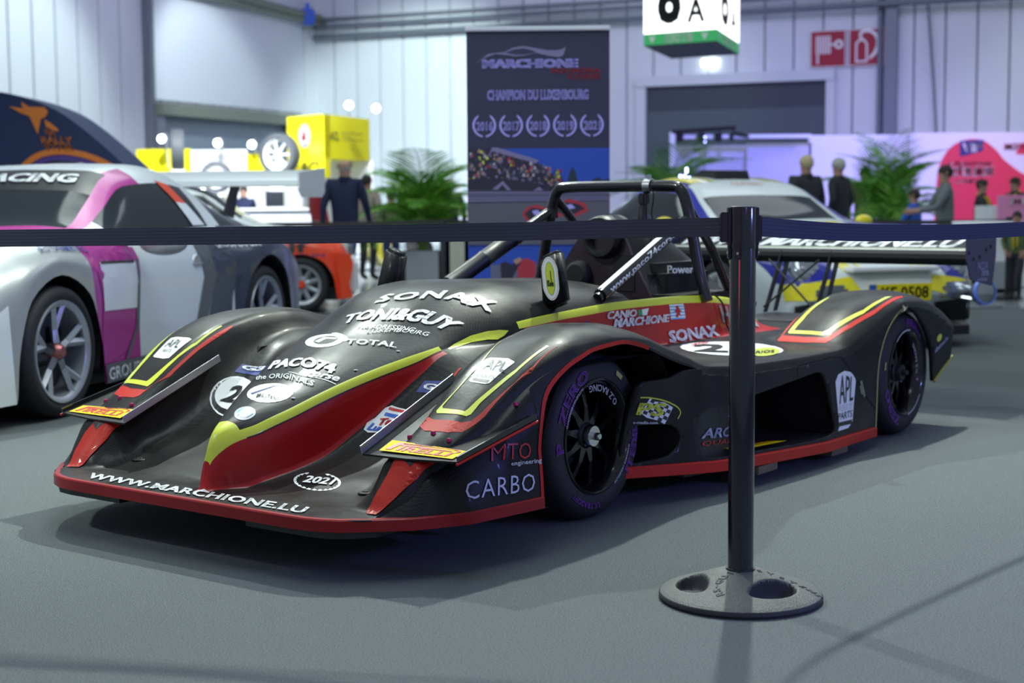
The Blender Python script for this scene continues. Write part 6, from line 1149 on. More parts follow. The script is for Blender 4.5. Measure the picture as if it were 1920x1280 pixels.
def planter(px, D, w, h, m, label):
    p = at(px, 378, D); rt = empty('planter', (p.x, p.y, 0), 0, label, 'planter', 'square planters standing between the stands')
    mb = MB(); t = .04; mb.box((0,0,.02), (w,w,.04))
    for sx, sy, dx, dy in ((-1,0,t,w),(1,0,t,w),(0,-1,w,t),(0,1,w,t)): mb.box((sx*(w-t)/2, sy*(w-t)/2, h/2), (dx, dy, h))
    mb.build('planter_box', m, rt); mb = MB(); mb.box((0,0,h-.07), (w-2*t-.002,w-2*t-.002,.04)); mb.build('soil', 'soil', rt); return rt
planter(857, 15.3, .23, .82, 'planter_pale', 'tall pale planter left of the dark roll-up banner'); planter(792, 19.3, .50, .50, 'planter_grey', 'grey planter holding the large palm beside the banner')
planter(1785, 16.6, .42, .80, 'planter_pale', 'pale planter at the right headlight of the yellow blue car'); planter(1872, 18.1, .40, .35, 'planter_grey', 'low grey planter right of the pale one near the wing endplate'); planter(1665, 21.5, .5, .5, 'planter_grey', 'grey planter under the upright palm before the purple stand'); planter(1262, 24, .5, .5, 'planter_grey', 'grey planter under the palm behind the roll hoop'); planter(331, 24.6, .4, 1.1, 'planter_grey', 'grey planter under the small palm behind the magenta car roof')
palm('potted_palm', 792, 19.3, .50, 1.42, 36, 'large feathery green palm left of the roll-up banner', 3)
palm('potted_palm', 1262, 24.0, .55, 1.70, 26, 'green palm standing behind the roll hoop and blue car roof', 5)
palm('potted_palm', 1665, 21.5, .50, 1.75, 24, 'upright green palm in front of the purple stand wall', 8, 1.1, 1.15)
palm('potted_palm', 331, 24.6, 1.1, .60, 14, 'small palm behind the roof of the magenta and white car', 11)
# glowing beads added for glints on glass ornaments, then two hanging lights
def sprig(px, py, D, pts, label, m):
    rt = empty('glow_sprig', at(px, py, D), 0, label, 'lights'); first = None
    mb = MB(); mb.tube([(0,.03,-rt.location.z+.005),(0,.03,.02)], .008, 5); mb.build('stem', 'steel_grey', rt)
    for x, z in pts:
        if first is None: mb = MB(); mb.lathe([(0,-.016),(.011,-.011),(.016,0),(.011,.011),(0,.016)], 10); first = mb.build('glow_bead', m, rt, True); o = first
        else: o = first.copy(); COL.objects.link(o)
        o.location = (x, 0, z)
mk('glow_blue', (1,1,1), .5, emit=(.35,.4,1), es=9)
sprig(1284, 330, 17, [(0,0),(-.05,.0),(.02,.05),(.05,-.02),(.03,-.09),(-.01,-.1),(-.03,-.06),(.08,-.06),(.02,.08),(-.09,-.10),(.09,-.13),(.0,-.14)], 'glowing beads added as tiny blue white glass glints above the blue car roof', 'glow_blue')
sprig(1322, 266, 25.6, [(0,0),(0,.08)], 'two tiny hanging lights in front of the black lighting track', 'glow_blue')
# ================================================================ people
def person(label, px, D, height, face, jacket, trousers, hair, hairm='hair_grey', pose='stand', bald=False, group=None, scarf=None):
    """face: heading angle of the body in degrees (0 = looks to +x, -90 = towards the camera)"""
    p = at(px, 378, D); root = empty('person', (p.x, p.y, 0), R(face), label, 'person', group); k = height/1.75
    J = {}; E_ = []
    def v(n, x, y, z, r, par=None): J[n] = (len(J), (x*k, y*k, z*k), r*k); (E_.append((J[par][0], J[n][0])) if par else None)
    st_ = .0 if pose == 'stand' else .16
    v('pel',0,0,.95,.145); v('wai',0,0,1.10,.145,'pel'); v('che',.01,0,1.32,.175,'wai'); v('nek',.0,0,1.465,.072,'che'); v('jaw',.015,0,1.55,.068,'nek'); v('hed',.01,0,1.645,.094,'jaw'); v('top',.0,0,1.70,.060,'hed')
    for s in (-1, 1):
        n = 'l' if s > 0 else 'r'; sw = s*st_
        v(n+'hip',0,.09*s,.88,.098,'pel'); v(n+'kne',.03+sw,.10*s,.50,.066,n+'hip'); v(n+'ank',-.03+sw*1.3,.10*s,.09,.044,n+'kne'); v(n+'toe',.13+sw*1.3,.11*s,.035,.036,n+'ank')
        v(n+'sho',0,.19*s,1.415,.078,'che'); 
        if pose == 'reach': el, ha = (.16,.25*s,1.16), (.40,.20*s,1.12)
        elif pose == 'pockets': el, ha = (-.06,.27*s,1.13), (.10,.19*s,.96)
        else: el, ha = (-.02-sw*.5,.26*s,1.12), (.05-sw,.27*s,.88)
        v(n+'elb',*el,.050,n+'sho'); v(n+'wri',*ha,.032,n+'elb')
        d = (Vector(ha)-Vector(el)).normalized(); lat = Vector((1,0,0)) if abs(d.x) < .7 else Vector((0,0,1)); lat = (lat-d*lat.dot(d)).normalized()
        pm = Vector(ha)+d*.07; v(n+'pal',*pm,.030,n+'wri')
        for fi, (o_, l_) in enumerate(((-.030,.065),(-.011,.078),(.009,.072),(.027,.055))):
            q = pm+lat*o_+d*l_+Vector((0,-s*.012,0)); v(n+'f%d' % fi,*q,.0085,n+'pal')
        q = pm+lat*.055+d*.012; v(n+'th',*q,.010,n+'pal')
    me = bpy.data.meshes.new('body'); me.from_pydata([a[1] for a in J.values()], E_, []); o = bpy.data.objects.new('body', me); COL.objects.link(o)
    o.modifiers.new('s', 'SKIN'); 
    for i, a in enumerate(J.values()): me.skin_vertices[0].data[i].radius = (a[2], a[2]*(1.0))
    for a in me.skin_vertices[0].data: a.use_root = False
    me.skin_vertices[0].data[0].use_root = True
    for nm in ('che','wai','pel'): i = J[nm][0]; me.skin_vertices[0].data[i].radius = (J[nm][2]*.92, J[nm][2]*1.12)
    ss = o.modifiers.new('u', 'SUBSURF'); ss.levels = 2
    m2 = bpy.data.meshes.new_from_object(o.evaluated_get(bpy.context.evaluated_depsgraph_get())); o.modifiers.clear(); o.data = m2; m2.name = 'body'; o.parent = root
    m2.materials.clear()
    for nm in ('skin_tone', jacket, trousers, 'shoe_dark'): m2.materials.append(M[nm])
    hands = [Vector(J[n+'pal'][1]) for n in 'lr']
    for f in m2.polygons:
        c = f.center; z = c.z/k; f.use_smooth = True
        if z > 1.50 or min((c-h).length for h in hands) < .105*k: f.material_index = 0
        elif z > .93 or (abs(c.y)/k > .19 and z > .80): f.material_index = 1
        elif z > .105: f.material_index = 2
        else: f.material_index = 3
    # hair, nose, ears
    mb = MB(); c = Vector((.004, 0, 1.645))*k
    prof = [(.103*k*math.sin(R(t)), .108*k*math.cos(R(t))) for t in ((0,20,40,60,80,96,108) if not bald else (84,96,108,118))]
    mb.lathe(prof, 20, 0, Matrix.Translation(c) @ Matrix.Rotation(R(-24), 4, 'Y') @ Matrix.Diagonal((1,.88,1,1))); mb.build('hair', hairm, root, True)
    mb = MB(); mb.add([(.098*k,-.014*k,1.615*k),(.098*k,.014*k,1.615*k),(.125*k,0,1.612*k),(.094*k,0,1.665*k)], [(0,1,2),(0,2,3),(1,3,2),(0,3,1)]); mb.build('nose', 'skin_tone', root)
    for s in (-1, 1):
        mb = MB(); mb.lathe([(0,.006*k),(.014*k,.006*k),(.018*k,0),(.014*k,-.006*k),(0,-.006*k)], 10, 0, Matrix.Translation((.0, s*.096*k, 1.635*k)) @ Matrix.Rotation(R(90), 4, 'X')); mb.build('ear', 'skin_tone', root, True)
        mb = MB(); mb.lathe([(0,.004*k),(.010*k,0),(0,-.004*k)], 8, 0, Matrix.Translation((.092*k, s*.034*k, 1.652*k)) @ Matrix.Rotation(R(90), 4, 'Y')); mb.build('eye', 'shoe_dark', root)
    mb = MB(); mb.add([(.100*k,-.024*k,1.572*k),(.100*k,.024*k,1.572*k),(.098*k,.020*k,1.562*k),(.098*k,-.020*k,1.562*k)], [(0,1,2,3)]); mb.build('mouth', 'lip_tone', root)
    mb = MB(); mb.lathe([(.075*k,1.44*k),(.070*k,1.49*k),(.078*k,1.50*k),(.085*k,1.455*k)], 16); mb.build('collar', jacket, root, True)
    if scarf:
        mb = MB(); mb.tube([(.13*k,.02,1.05*k),(.15*k,.04*k,1.25*k),(.10*k,.09*k,1.42*k),(-.06*k,.06*k,1.50*k),(-.06*k,-.06*k,1.50*k),(.10*k,-.09*k,1.42*k),(.15*k,-.04*k,1.25*k),(.135*k,-.02,1.0*k)], .018*k, 6); mb.build('lanyard_scarf', scarf, root, True)
    return root
person('bald man in dark navy jacket and jeans seen from behind', 647, 18.2, 1.67, 80, 'jacket_navy', 'jeans', None, 'hair_grey', 'walk', True)
person('person in long beige coat behind the bald man', 688, 21.5, 1.52, 60, 'coat_beige', 'jacket_black', None, 'hair_dark')
person('person in red top at the counter beside the bald man', 597, 22.5, 1.62, 30, 'top_red', 'coat_beige', None, 'hair_dark')
person('person in dark coat half hidden behind the large palm', 842, 21.6, 1.46, 100, 'jacket_black', 'jeans', None, 'hair_grey')
person('person in dark blue sweater behind the glowing counter', 457, 25.2, 1.42, -100, 'jacket_navy', 'jeans', None, 'hair_dark')
person('person in olive coat left of the large palm', 733, 20.9, 1.30, 120, 'coat_olive', 'jeans', None, 'hair_dark')
person('blond person turning round above the blue and white car', 1512, 19.0, 1.68, 120, 'jacket_black', 'jeans', None, 'hair_blond')
person('grey-haired man in black puffer jacket looking left', 1572, 20.0, 1.67, 140, 'jacket_black', 'trousers_dark', None, 'hair_grey', 'pockets')
person('dark-haired person in olive green jacket left of the upright palm', 1621, 23.0, 1.60, -90, 'jacket_green', 'trousers_dark', None, 'hair_dark')
person('person in grey sweater bending in front of the red logo', 1772, 18.0, 1.52, 175, 'sweater_grey', 'trousers_dark', None, 'hair_dark', 'reach')
person('person in bright blue coat in front of the purple stand', 1715, 18.6, 1.24, 150, 'coat_blue', 'trousers_dark', None, 'hair_dark', 'reach')
person('man in black with a gold scarf below the red logo', 1840, 20.5, 1.38, -30, 'jacket_black', 'trousers_dark', None, 'hair_dark', 'reach', False, None, 'scarf_gold')
person('person in dark jacket with gold scarf behind the pale counter', 1903, 21.5, 1.42, -160, 'jacket_black', 'trousers_dark', None, 'hair_dark', 'pockets', False, None, 'scarf_gold')
person('man with gold scarf nearest the right edge in front of pale counter', 1908, 16.5, .98, -120, 'jacket_green', 'trousers_dark', None, 'hair_dark', 'pockets', False, None, 'scarf_gold')
# ================================================================ road cars
mk('paint_white', (.74,.80,.80), .30, 0, .35); mk('paint_magenta', (.42,.012,.25), .32, 0, .25); mk('paint_silver', (.42,.45,.44), .35, .35, .4); mk('paint_dark', (.035,.045,.085), .35, 0, .4); mk('paint_grey', (.10,.11,.12), .4, 0, .3)
mk('car_glass', (.014,.018,.022), .10, 0, .1, spec=.35); mk('glass_grey', (.06,.07,.10), .12, 0, .4); mk('paint_blue', (.015,.02,.34), .3, 0, .25); mk('paint_yellow', (.88,.76,.01), .30, 0, .5); mk('paint_orange', (.85,.065,.012), .35, 0, .2)
mk('chrome', (.75,.77,.8), .12, 1); mk('lamp_rim_blue', (.15,.25,.9), .3, 0, .4); mk('lamp_glass', (.35,.38,.42), .12, .6, .5); mk('plate_yellow', (.90,.75,.0), .4); mk('alloy_silver', (.46,.49,.53), .35, .6); mk('rose_metal', (.45,.16,.16), .35, .7); mk('plastic_black', (.012,.012,.014), .5)
C911 = [
 ((.98,.40),(.97,.35,.40),(.94,.60,.38),(.86,.72,.36),(.80,.78,.28),(.80,.78,.12)),
 ((.90,.55),(.89,.35,.55),(.86,.60,.53),(.80,.75,.50),(.74,.83,.38),(.74,.84,.12)),
 ((.75,.63),(.75,.35,.63),(.74,.56,.645),(.70,.76,.63),(.66,.88,.46),(.62,.89,.12)),
 ((.42,.70),(.42,.35,.71),(.42,.52,.76),(.42,.75,.755),(.43,.91,.58),(.405,.92,.12)),
 ((.32,.725),(.32,.355,.735),(.32,.53,.80),(.32,.745,.80),(.36,.92,.62),(.375,.925,.33)),
 ((.20,.76),(.20,.36,.77),(.20,.54,.845),(.20,.74,.845),(.24,.925,.70),(.265,.93,.59)),
 ((.0,.80),(.0,.37,.81),(.0,.55,.88),(.0,.74,.88),(.0,.925,.77),(.0,.93,.70)),
 ((-.20,.84),(-.20,.38,.85),(-.20,.57,.885),(-.20,.75,.88),(-.24,.92,.74),(-.265,.93,.59)),
 ((-.32,.865),(-.32,.39,.875),(-.32,.59,.89),(-.32,.76,.88),(-.36,.91,.70),(-.375,.925,.33)),
 ((-.42,.885),(-.42,.40,.895),(-.42,.62,.895),(-.42,.77,.88),(-.42,.90,.68),(-.405,.92,.12)),
 ((-.58,.92),(-.58,.42,.93),(-.58,.66,.91),(-.58,.79,.88),(-.58,.89,.66),(-.58,.90,.12)),
 ((-.85,1.08),(-.85,.42,1.07),(-.85,.62,1.03),(-.85,.79,.885),(-.85,.875,.64),(-.85,.885,.12)),
 ((-1.18,1.24),(-1.18,.40,1.23),(-1.18,.56,1.185),(-1.2,.78,.89),(-1.2,.865,.62),(-1.2,.88,.12)),
 ((-1.6,1.285),(-1.6,.40,1.275),(-1.6,.55,1.215),(-1.6,.78,.895),(-1.6,.875,.62),(-1.6,.885,.12)),
 ((-2.0,1.25),(-2.0,.38,1.24),(-2.0,.54,1.17),(-2.0,.79,.905),(-2.0,.905,.66),(-2.02,.91,.12)),
 ((-2.12,1.21),(-2.12,.38,1.20),(-2.12,.535,1.13),(-2.12,.79,.905),(-2.11,.925,.70),(-2.07,.93,.33)),
 ((-2.25,1.17),(-2.25,.38,1.155),(-2.25,.53,1.09),(-2.25,.79,.905),(-2.23,.945,.74),(-2.19,.95,.60)),
 ((-2.45,1.09),(-2.45,.36,1.075),(-2.45,.52,1.02),(-2.45,.78,.90),(-2.45,.955,.79),(-2.45,.96,.715)),
 ((-2.66,1.00),(-2.66,.36,.985),(-2.66,.53,.955),(-2.66,.76,.885),(-2.68,.95,.76),(-2.71,.955,.60)),
 ((-2.80,.94),(-2.80,.36,.93),(-2.80,.54,.91),(-2.80,.75,.865),(-2.80,.94,.72),(-2.83,.94,.33)),
 ((-2.95,.88),(-2.95,.36,.875),(-2.95,.56,.86),(-2.95,.74,.83),(-2.92,.92,.66),(-2.88,.92,.12)),
 ((-3.25,.78),(-3.25,.36,.775),(-3.25,.58,.76),(-3.22,.73,.72),(-3.18,.85,.58),(-3.15,.86,.15)),
 ((-3.45,.60),(-3.44,.36,.60),(-3.42,.60,.58),(-3.38,.70,.55),(-3.34,.78,.45),(-3.32,.78,.2)),
]
CHB = [
 ((.52,.50),(.52,.35,.50),(.51,.60,.49),(.49,.72,.48),(.47,.80,.40),(.46,.80,.14)),
 ((.48,.66),(.48,.35,.66),(.47,.60,.65),(.45,.74,.64),(.43,.84,.50),(.42,.85,.14)),
 ((.36,.76),(.36,.35,.76),(.36,.58,.76),(.36,.74,.75),(.38,.86,.60),(.37,.87,.14)),
 ((.22,.79),(.22,.35,.79),(.22,.58,.79),(.22,.74,.78),(.28,.87,.64),(.33,.88,.36)),
 ((.12,.81),(.12,.36,.81),(.12,.59,.81),(.12,.74,.80),(.15,.88,.68),(.20,.89,.54)),
 ((.0,.83),(.0,.37,.83),(.0,.60,.83),(.0,.75,.82),(.0,.88,.70),(.0,.89,.60)),
 ((-.14,.85),(-.14,.38,.85),(-.14,.61,.85),(-.14,.75,.83),(-.15,.88,.68),(-.20,.89,.54)),
 ((-.26,.87),(-.26,.40,.87),(-.26,.63,.87),(-.26,.76,.84),(-.28,.87,.64),(-.33,.88,.36)),
 ((-.40,.90),(-.40,.42,.90),(-.40,.66,.89),(-.40,.77,.85),(-.40,.85,.62),(-.37,.86,.14)),
 ((-.60,1.00),(-.60,.44,.99),(-.60,.64,.96),(-.60,.78,.86),(-.60,.82,.60),(-.60,.82,.14)),
 ((-.95,1.25),(-.95,.44,1.24),(-.95,.58,1.20),(-.95,.78,.87),(-.95,.81,.60),(-.95,.81,.14)),
 ((-1.25,1.32),(-1.25,.44,1.32),(-1.25,.57,1.28),(-1.25,.78,.88),(-1.25,.81,.60),(-1.25,.81,.14)),
 ((-1.9,1.33),(-1.9,.44,1.33),(-1.9,.57,1.28),(-1.9,.78,.88),(-1.9,.81,.62),(-1.9,.82,.14)),
 ((-2.4,1.29),(-2.4,.44,1.28),(-2.4,.57,1.22),(-2.4,.78,.88),(-2.4,.88,.70),(-2.4,.89,.62)),
 ((-2.8,1.0),(-2.8,.44,.99),(-2.8,.60,.96),(-2.8,.74,.86),(-2.8,.84,.66),(-2.8,.85,.2)),
 ((-2.95,.7),(-2.95,.44,.7),(-2.95,.60,.7),(-2.95,.7,.68),(-2.92,.78,.5),(-2.92,.78,.2)),
]
def car_body(name, net, root, m, sc=1.0, zone=None):
    N_ = [[(st_[0][0], 0, st_[0][1])]+[tuple(p) for p in st_[1:]] for st_ in net]
    A = net_surface(N_, 4, 4)*sc; S_, R_ = A.shape[:2]; vs = []; fs = []; mi = []
    for s in (1, -1):
        b0 = len(vs); vs += [(p[0], p[1]*s, p[2]) for r_ in A for p in r_]
        for i in range(S_-1):
            for j in range(R_-1):
                q = (b0+i*R_+j, b0+(i+1)*R_+j, b0+(i+1)*R_+j+1, b0+i*R_+j+1); fs.append(q if s < 0 else q[::-1]); mi.append(zone(i/4, j/4, s) if zone else 0)
    # close nose and tail
    for i in (0, S_-1):
        ring = [i*R_+j for j in range(R_)]+[S_*R_+i*R_+j for j in range(R_-1, -1, -1)]; fs.append(tuple(ring)); mi.append(0)
    o = obj(name, vs, fs, m, root, True, mi); bm = bmesh.new(); bm.from_mesh(o.data); bmesh.ops.remove_doubles(bm, verts=bm.verts, dist=1e-5); bmesh.ops.recalc_face_normals(bm, faces=bm.faces); bm.to_mesh(o.data); bm.free(); return o
def road_wheel(root, x, y, r, rimr, s, n, m_rim='alloy_silver', m_hub='rose_metal', fork=True, dark=False, w_=.26):
    w = empty('wheel'); w.parent = root; w.location = (x, y, r)
    mb = MB(); pf = [(rimr,-.005),(rimr+.02,.006),(r-.04,.006),(r-.012,-.012),(r,-.05),(r,-w_+.05),(r-.012,-w_+.01),(rimr,-w_)]; mb.lathe([(a, b*s) for a, b in pf], 48, 0, None, 0, 2*math.pi, 'y'); mb.build('tyre', 'rubber', w, True)
    mb = MB(); mb.lathe([(a, b*s) for a, b in ((rimr+.004,-.006),(rimr,.006),(rimr-.012,.004),(rimr-.03,-.012),(rimr-.035,-.10),(rimr-.03,-.22))], 48, 0, None, 0, 2*math.pi, 'y'); mb.build('rim', m_rim, w, True)
    mb = MB(); mb.lathe([(0,-.16*s),(rimr-.05,-.16*s)], 32, 0, None, 0, 2*math.pi, 'y'); mb.build('brake_disc', 'plastic_black' if dark else 'paint_grey', w)
    mb = MB(); mb.box((-.13*1, -.13*s, .05), (.09,.05,.16), bev=.015); mb.build('brake_caliper', 'plastic_black', w)
    sp = None
    for k in range(n):
        if sp is None:
            mb = MB(); R0, R1 = .045, rimr-.025
            for b in ((-1, 1) if fork else (0,)):
                rs = (R0, R0+(R1-R0)*.35, R1); hs = (-.035,-.045,-.020); off = (0, 0 if fork else 0, b*R1*.19); wd = (.030,.024,.022) if fork else (.030,.024,.020)
                vs = []
                for r_, h_, o_, q in zip(rs, hs, off, wd): vs += [(r_, h_*s, o_-q), (r_, (h_+.016)*s, o_), (r_, h_*s, o_+q), (r_, (h_-.03)*s, o_)]
                mb.add(vs, [(4*i+j, 4*i+(j+1) % 4, 4*i+4+(j+1) % 4, 4*i+4+j) for i in range(2) for j in range(4)])
            sp = mb.build('spoke', m_rim, w); o = sp
        else: o = sp.copy(); COL.objects.link(o)
        o.rotation_euler = (0, -(2*math.pi*k/n+.3), 0)
    mb = MB(); mb.lathe([(0,.0),(.028,.0),(.036,-.012*s if False else -.01),(.045,-.03),(.05,-.07)] if s > 0 else [(0,0),(.028,0),(.036,.01),(.045,.03),(.05,.07)], 16, 0, None, 0, 2*math.pi, 'y'); mb.build('hub', m_hub, w, True); return w
def heading(F): return math.atan2(F[1], F[0])
def side_patch(nm, pts, m, root, sk, s=1, off=.004, y=1.0, nz=0.):
    return patch(nm, [(a, s*y, b) for a, b in pts], m, root, sk, off, .08, 1.1, n=(0, s, nz))
def side_txt(nm, t, x0, x1, z0, z1, m, root, sk, s=1, b=.02, off=.006, sh=0):
    q = [(x0, s*1.0, z1), (x1, s*1.0, z1), (x1, s*1.0, z0), (x0, s*1.0, z0)]; write(nm, t, q, m, root, sk, b, sh, off=off, n=(0, s, 0), reach=1.1, step=.08)
def arches(root, sc, xs, rad, yo, m='plastic_black'):
    for x in xs:
        for s in (1, -1):
            mb = MB(); mb.lathe([(.05, s*(yo-.42)), (rad, s*(yo-.42)), (rad, s*(yo-.015))], 24, 0, Matrix.Translation((x, 0, .33*sc)), R(-20), R(200), 'y'); mb.build('wheel_arch', m, root)
# ---------------------------------------------------------------- magenta and white coupe, far left
k_ = 1.075
g1 = empty('coupe_car', (-3.315, 8.07, 0), heading((-.248,-.969)), 'white coupe race car with magenta front fender and dark rear, far left', 'car')
def z1_(i, j, s):
    if 10 <= i < 12 and j < 1.75: return 5 if i >= 11.25 else 2
    if 10 <= i < 12.5 and j < 2.25: return 3 if j >= 1.5 else 0
    if 10.5 <= i < 13.75 and 2.25 <= j < 2.9: return 2
    if 14.5 <= i < 17 and 2 <= j < 2.9: return 2
    if 16 <= i < 19 and j < 1.75: return 2
    if i < 3: return 0 if j >= 4 else 1
    if i < 7.5 and j >= 2.5: return 1
    if i < 11 and (j >= 3 or i < 10): return 3
    if i >= 14 and j >= 3: return 4
    return 0
body1 = car_body('body_shell', C911, g1, ['paint_white','paint_silver','car_glass','paint_magenta','paint_dark','black_vinyl'], k_, z1_); sk1 = Skin([body1])
arches(g1, k_, (0, -2.45*k_), .40, .93*k_)
for x in (0, -2.45*k_):
    for s in (1, -1): road_wheel(g1, x, s*.925*k_, .35, .268, s, 5)
mb = MB(); mb.box((-1.25*k_,0,.20), (4.0*k_,1.60*k_,.18), bev=.02); mb.build('floor_pan', 'plastic_black', g1)
sp_ = lambda nm, pts, m, **k: side_patch(nm, pts, m, g1, sk1, **k)
sp_('fender_panel', [(-.38,.86),(-.70,.87),(-.95,.87),(-.98,.80),(-.92,.55),(-.86,.40),(-.72,.28),(-.38,.22),(-.42,.40),(-.46,.60),(-.42,.72)], 'paint_magenta', off=.003)
sp_('number_board', [(-.47,.80),(-.92,.79),(-.90,.52),(-.46,.53)], 'white_vinyl', off=.006); sp_('board_strip', [(-.48,.805),(-.90,.795),(-.90,.780),(-.48,.790)], 'black_vinyl', off=.009)
sp_('door_shadow_line', [(-.96,.80),(-.93,.80),(-.86,.42),(-.72,.25),(-.70,.23),(-.74,.23),(-.90,.42)], 'paint_grey', off=.007)
sp_('grey_band', [(-1.74,.90),(-1.90,.90),(-1.93,.66),(-1.78,.36),(-1.48,.24),(-1.42,.25),(-1.66,.40),(-1.78,.66)], 'paint_grey', off=.006)
sp_('dark_panel', [(-1.90,.90),(-2.15,.93),(-2.20,.75),(-2.13,.50),(-2.10,.30),(-2.12,.20),(-1.48,.20),(-1.50,.25),(-1.80,.36),(-1.93,.66)], 'paint_dark', off=.004)
sp_('roof_stripe', [(-1.72,1.27),(-1.86,1.24),(-1.93,1.12),(-1.80,1.13)], 'paint_orange', off=.008); sp_('roof_stripe', [(-1.80,1.13),(-1.93,1.12),(-2.0,.98),(-1.85,.98)], 'white_vinyl', off=.008)
sp_('sill', [(-.42,.235),(-1.0,.235),(-2.12,.235),(-2.12,.125),(-.42,.125)], 'paint_grey', off=.012)
side_txt('sill_lettering', 'GROUPE F. SCHMITZ', -.45, -1.62, .145, .215, 'white_vinyl', g1, sk1, b=.02, off=.018); side_txt('rear_lettering', 'GROUPERPLUS', -2.0, -2.50, .83, .89, 'white_vinyl', g1, sk1, b=.02, off=.01)
write('fender_lettering', 'rent4you', [(.28,.66,.95),(-.44,.66,.95),(-.44,.82,.85),(.28,.82,.85)], 'navy_vinyl', g1, sk1, .02, off=.008, n=(.1,.6,.8), step=.06, reach=.4); write('fender_lettering', 'AUTOVERMIETUNG', [(.08,.84,.84),(-.40,.84,.84),(-.40,.88,.80),(.08,.88,.80)], 'navy_vinyl', g1, sk1, .01, off=.008, n=(.1,.7,.7), step=.06, reach=.4)
# windscreen band with lettering
q = lambda x, y: Vector((x, y, 1.3))
write('screen_lettering', 'DJRACING', [(-1.19,-.42,1.27),(-1.19,.44,1.27),(-1.06,.48,1.20),(-1.06,-.44,1.20)], 'white_vinyl', g1, sk1, .05, .1, off=.010, n=(.5,0,.85), step=.06, reach=.6)
mb = MB(); mb.box((-1.0,.25,.88), (.10,.30,.22), bev=.03); 
mi_ = empty('door_mirror'); mi_.parent = g1
bm = bmesh.new(); bmesh.ops.create_uvsphere(bm, u_segments=20, v_segments=12, radius=1, matrix=Matrix.Translation((-.94,1.10,.885)) @ Matrix.Diagonal((.065,.15,.065,1))); objbm('mirror_housing', bm, 'paint_silver', mi_, True)
mb = MB(); mb.tube([(-.86,.80,.90),(-.88,.95,.925),(-.92,1.06,.915)], [.03,.022,.03], 8); mb.build('mirror_arm', 'paint_silver', mi_, True)
mb = MB(); mb.box((-1.72,.93*1.0,.74), (.13,.03,.030), bev=.012); mb.lathe([(0,.006),(.055,.004),(.06,-.01)], 20, 0, Matrix.Translation((-1.72,.925,.74)) @ Matrix.Rotation(R(-90), 4, 'X')); mb.build('door_handle', 'alloy_silver', g1, True)
wg = empty('rear_wing'); wg.parent = g1
mb = MB(); mb.prism([(-3.30,1.245),(-3.32,1.285),(-3.40,1.315),(-3.56,1.345),(-3.68,1.365),(-3.68,1.350),(-3.56,1.315),(-3.42,1.265),(-3.33,1.240)], -1.02, .98, 'y'); mb.build('wing_plane', 'paint_white', wg, True)
for s in (-1, 1):
    mb = MB(); mb.prism([(-3.24,1.34),(-3.74,1.38),(-3.74,1.20),(-3.68,1.16),(-3.30,1.16),(-3.24,1.22)], s*(1.0)-.008, s*(1.0)+.008, 'y'); mb.build('endplate', 'paint_white', wg)
    mb = MB(); mb.prism([(-3.05,.82),(-3.25,.78),(-3.48,1.27),(-3.36,1.26)], s*.42-.01, s*.42+.01, 'y'); mb.build('wing_support', 'plastic_black', wg)
# ---------------------------------------------------------------- yellow, blue and white coupe behind the rear wing
g2 = empty('coupe_car', (2.47, 12.0, 0), heading((.38,-.925)), 'white coupe with yellow and blue nose and number plate KF 0508, behind the rear wing', 'car'); k2 = 1.03
def z2_(i, j, s):
    if 10 <= i < 12 and j < 1.75: return 0 if i >= 11.25 or (j >= 1.5) else 2
    if 10 <= i < 12.5 and j < 2.25: return 1 if j >= 1.5 else 0
    if 10.5 <= i < 16.5 and 2.25 <= j < 2.9: return 2
    if 16 <= i < 19 and j < 1.75: return 2
    if 12 <= i and 1.25 <= j < 2.25: return 1
    if 2.9 <= j < 3.3 and i > 8: return 1
    return 0
body2 = car_body('body_shell', C911, g2, ['paint_white','paint_blue','car_glass'], k2, z2_); sk2 = Skin([body2])
arches(g2, k2, (0, -2.45*k2), .39, .93*k2)
for x in (0, -2.45*k2):
    for s in (1, -1): road_wheel(g2, x, s*.925*k2, .33, .225, s, 5, 'white_panel', 'paint_grey', False)
mb = MB(); mb.box((-1.25*k2,0,.20), (4.0*k2,1.60*k2,.18), bev=.02); mb.build('floor_pan', 'plastic_black', g2)
tp = lambda nm, pts, m, off=.005, n=(.45,0,.9): patch(nm, [(a, b, c) for a, b, c in pts], m, g2, sk2, off, .06, .5, n=n)
zb2 = lambda x: float(np.interp(-x, [-.98,-.9,-.75,-.42,0,.42,.58], [.40,.55,.63,.71,.81,.89,.92]))
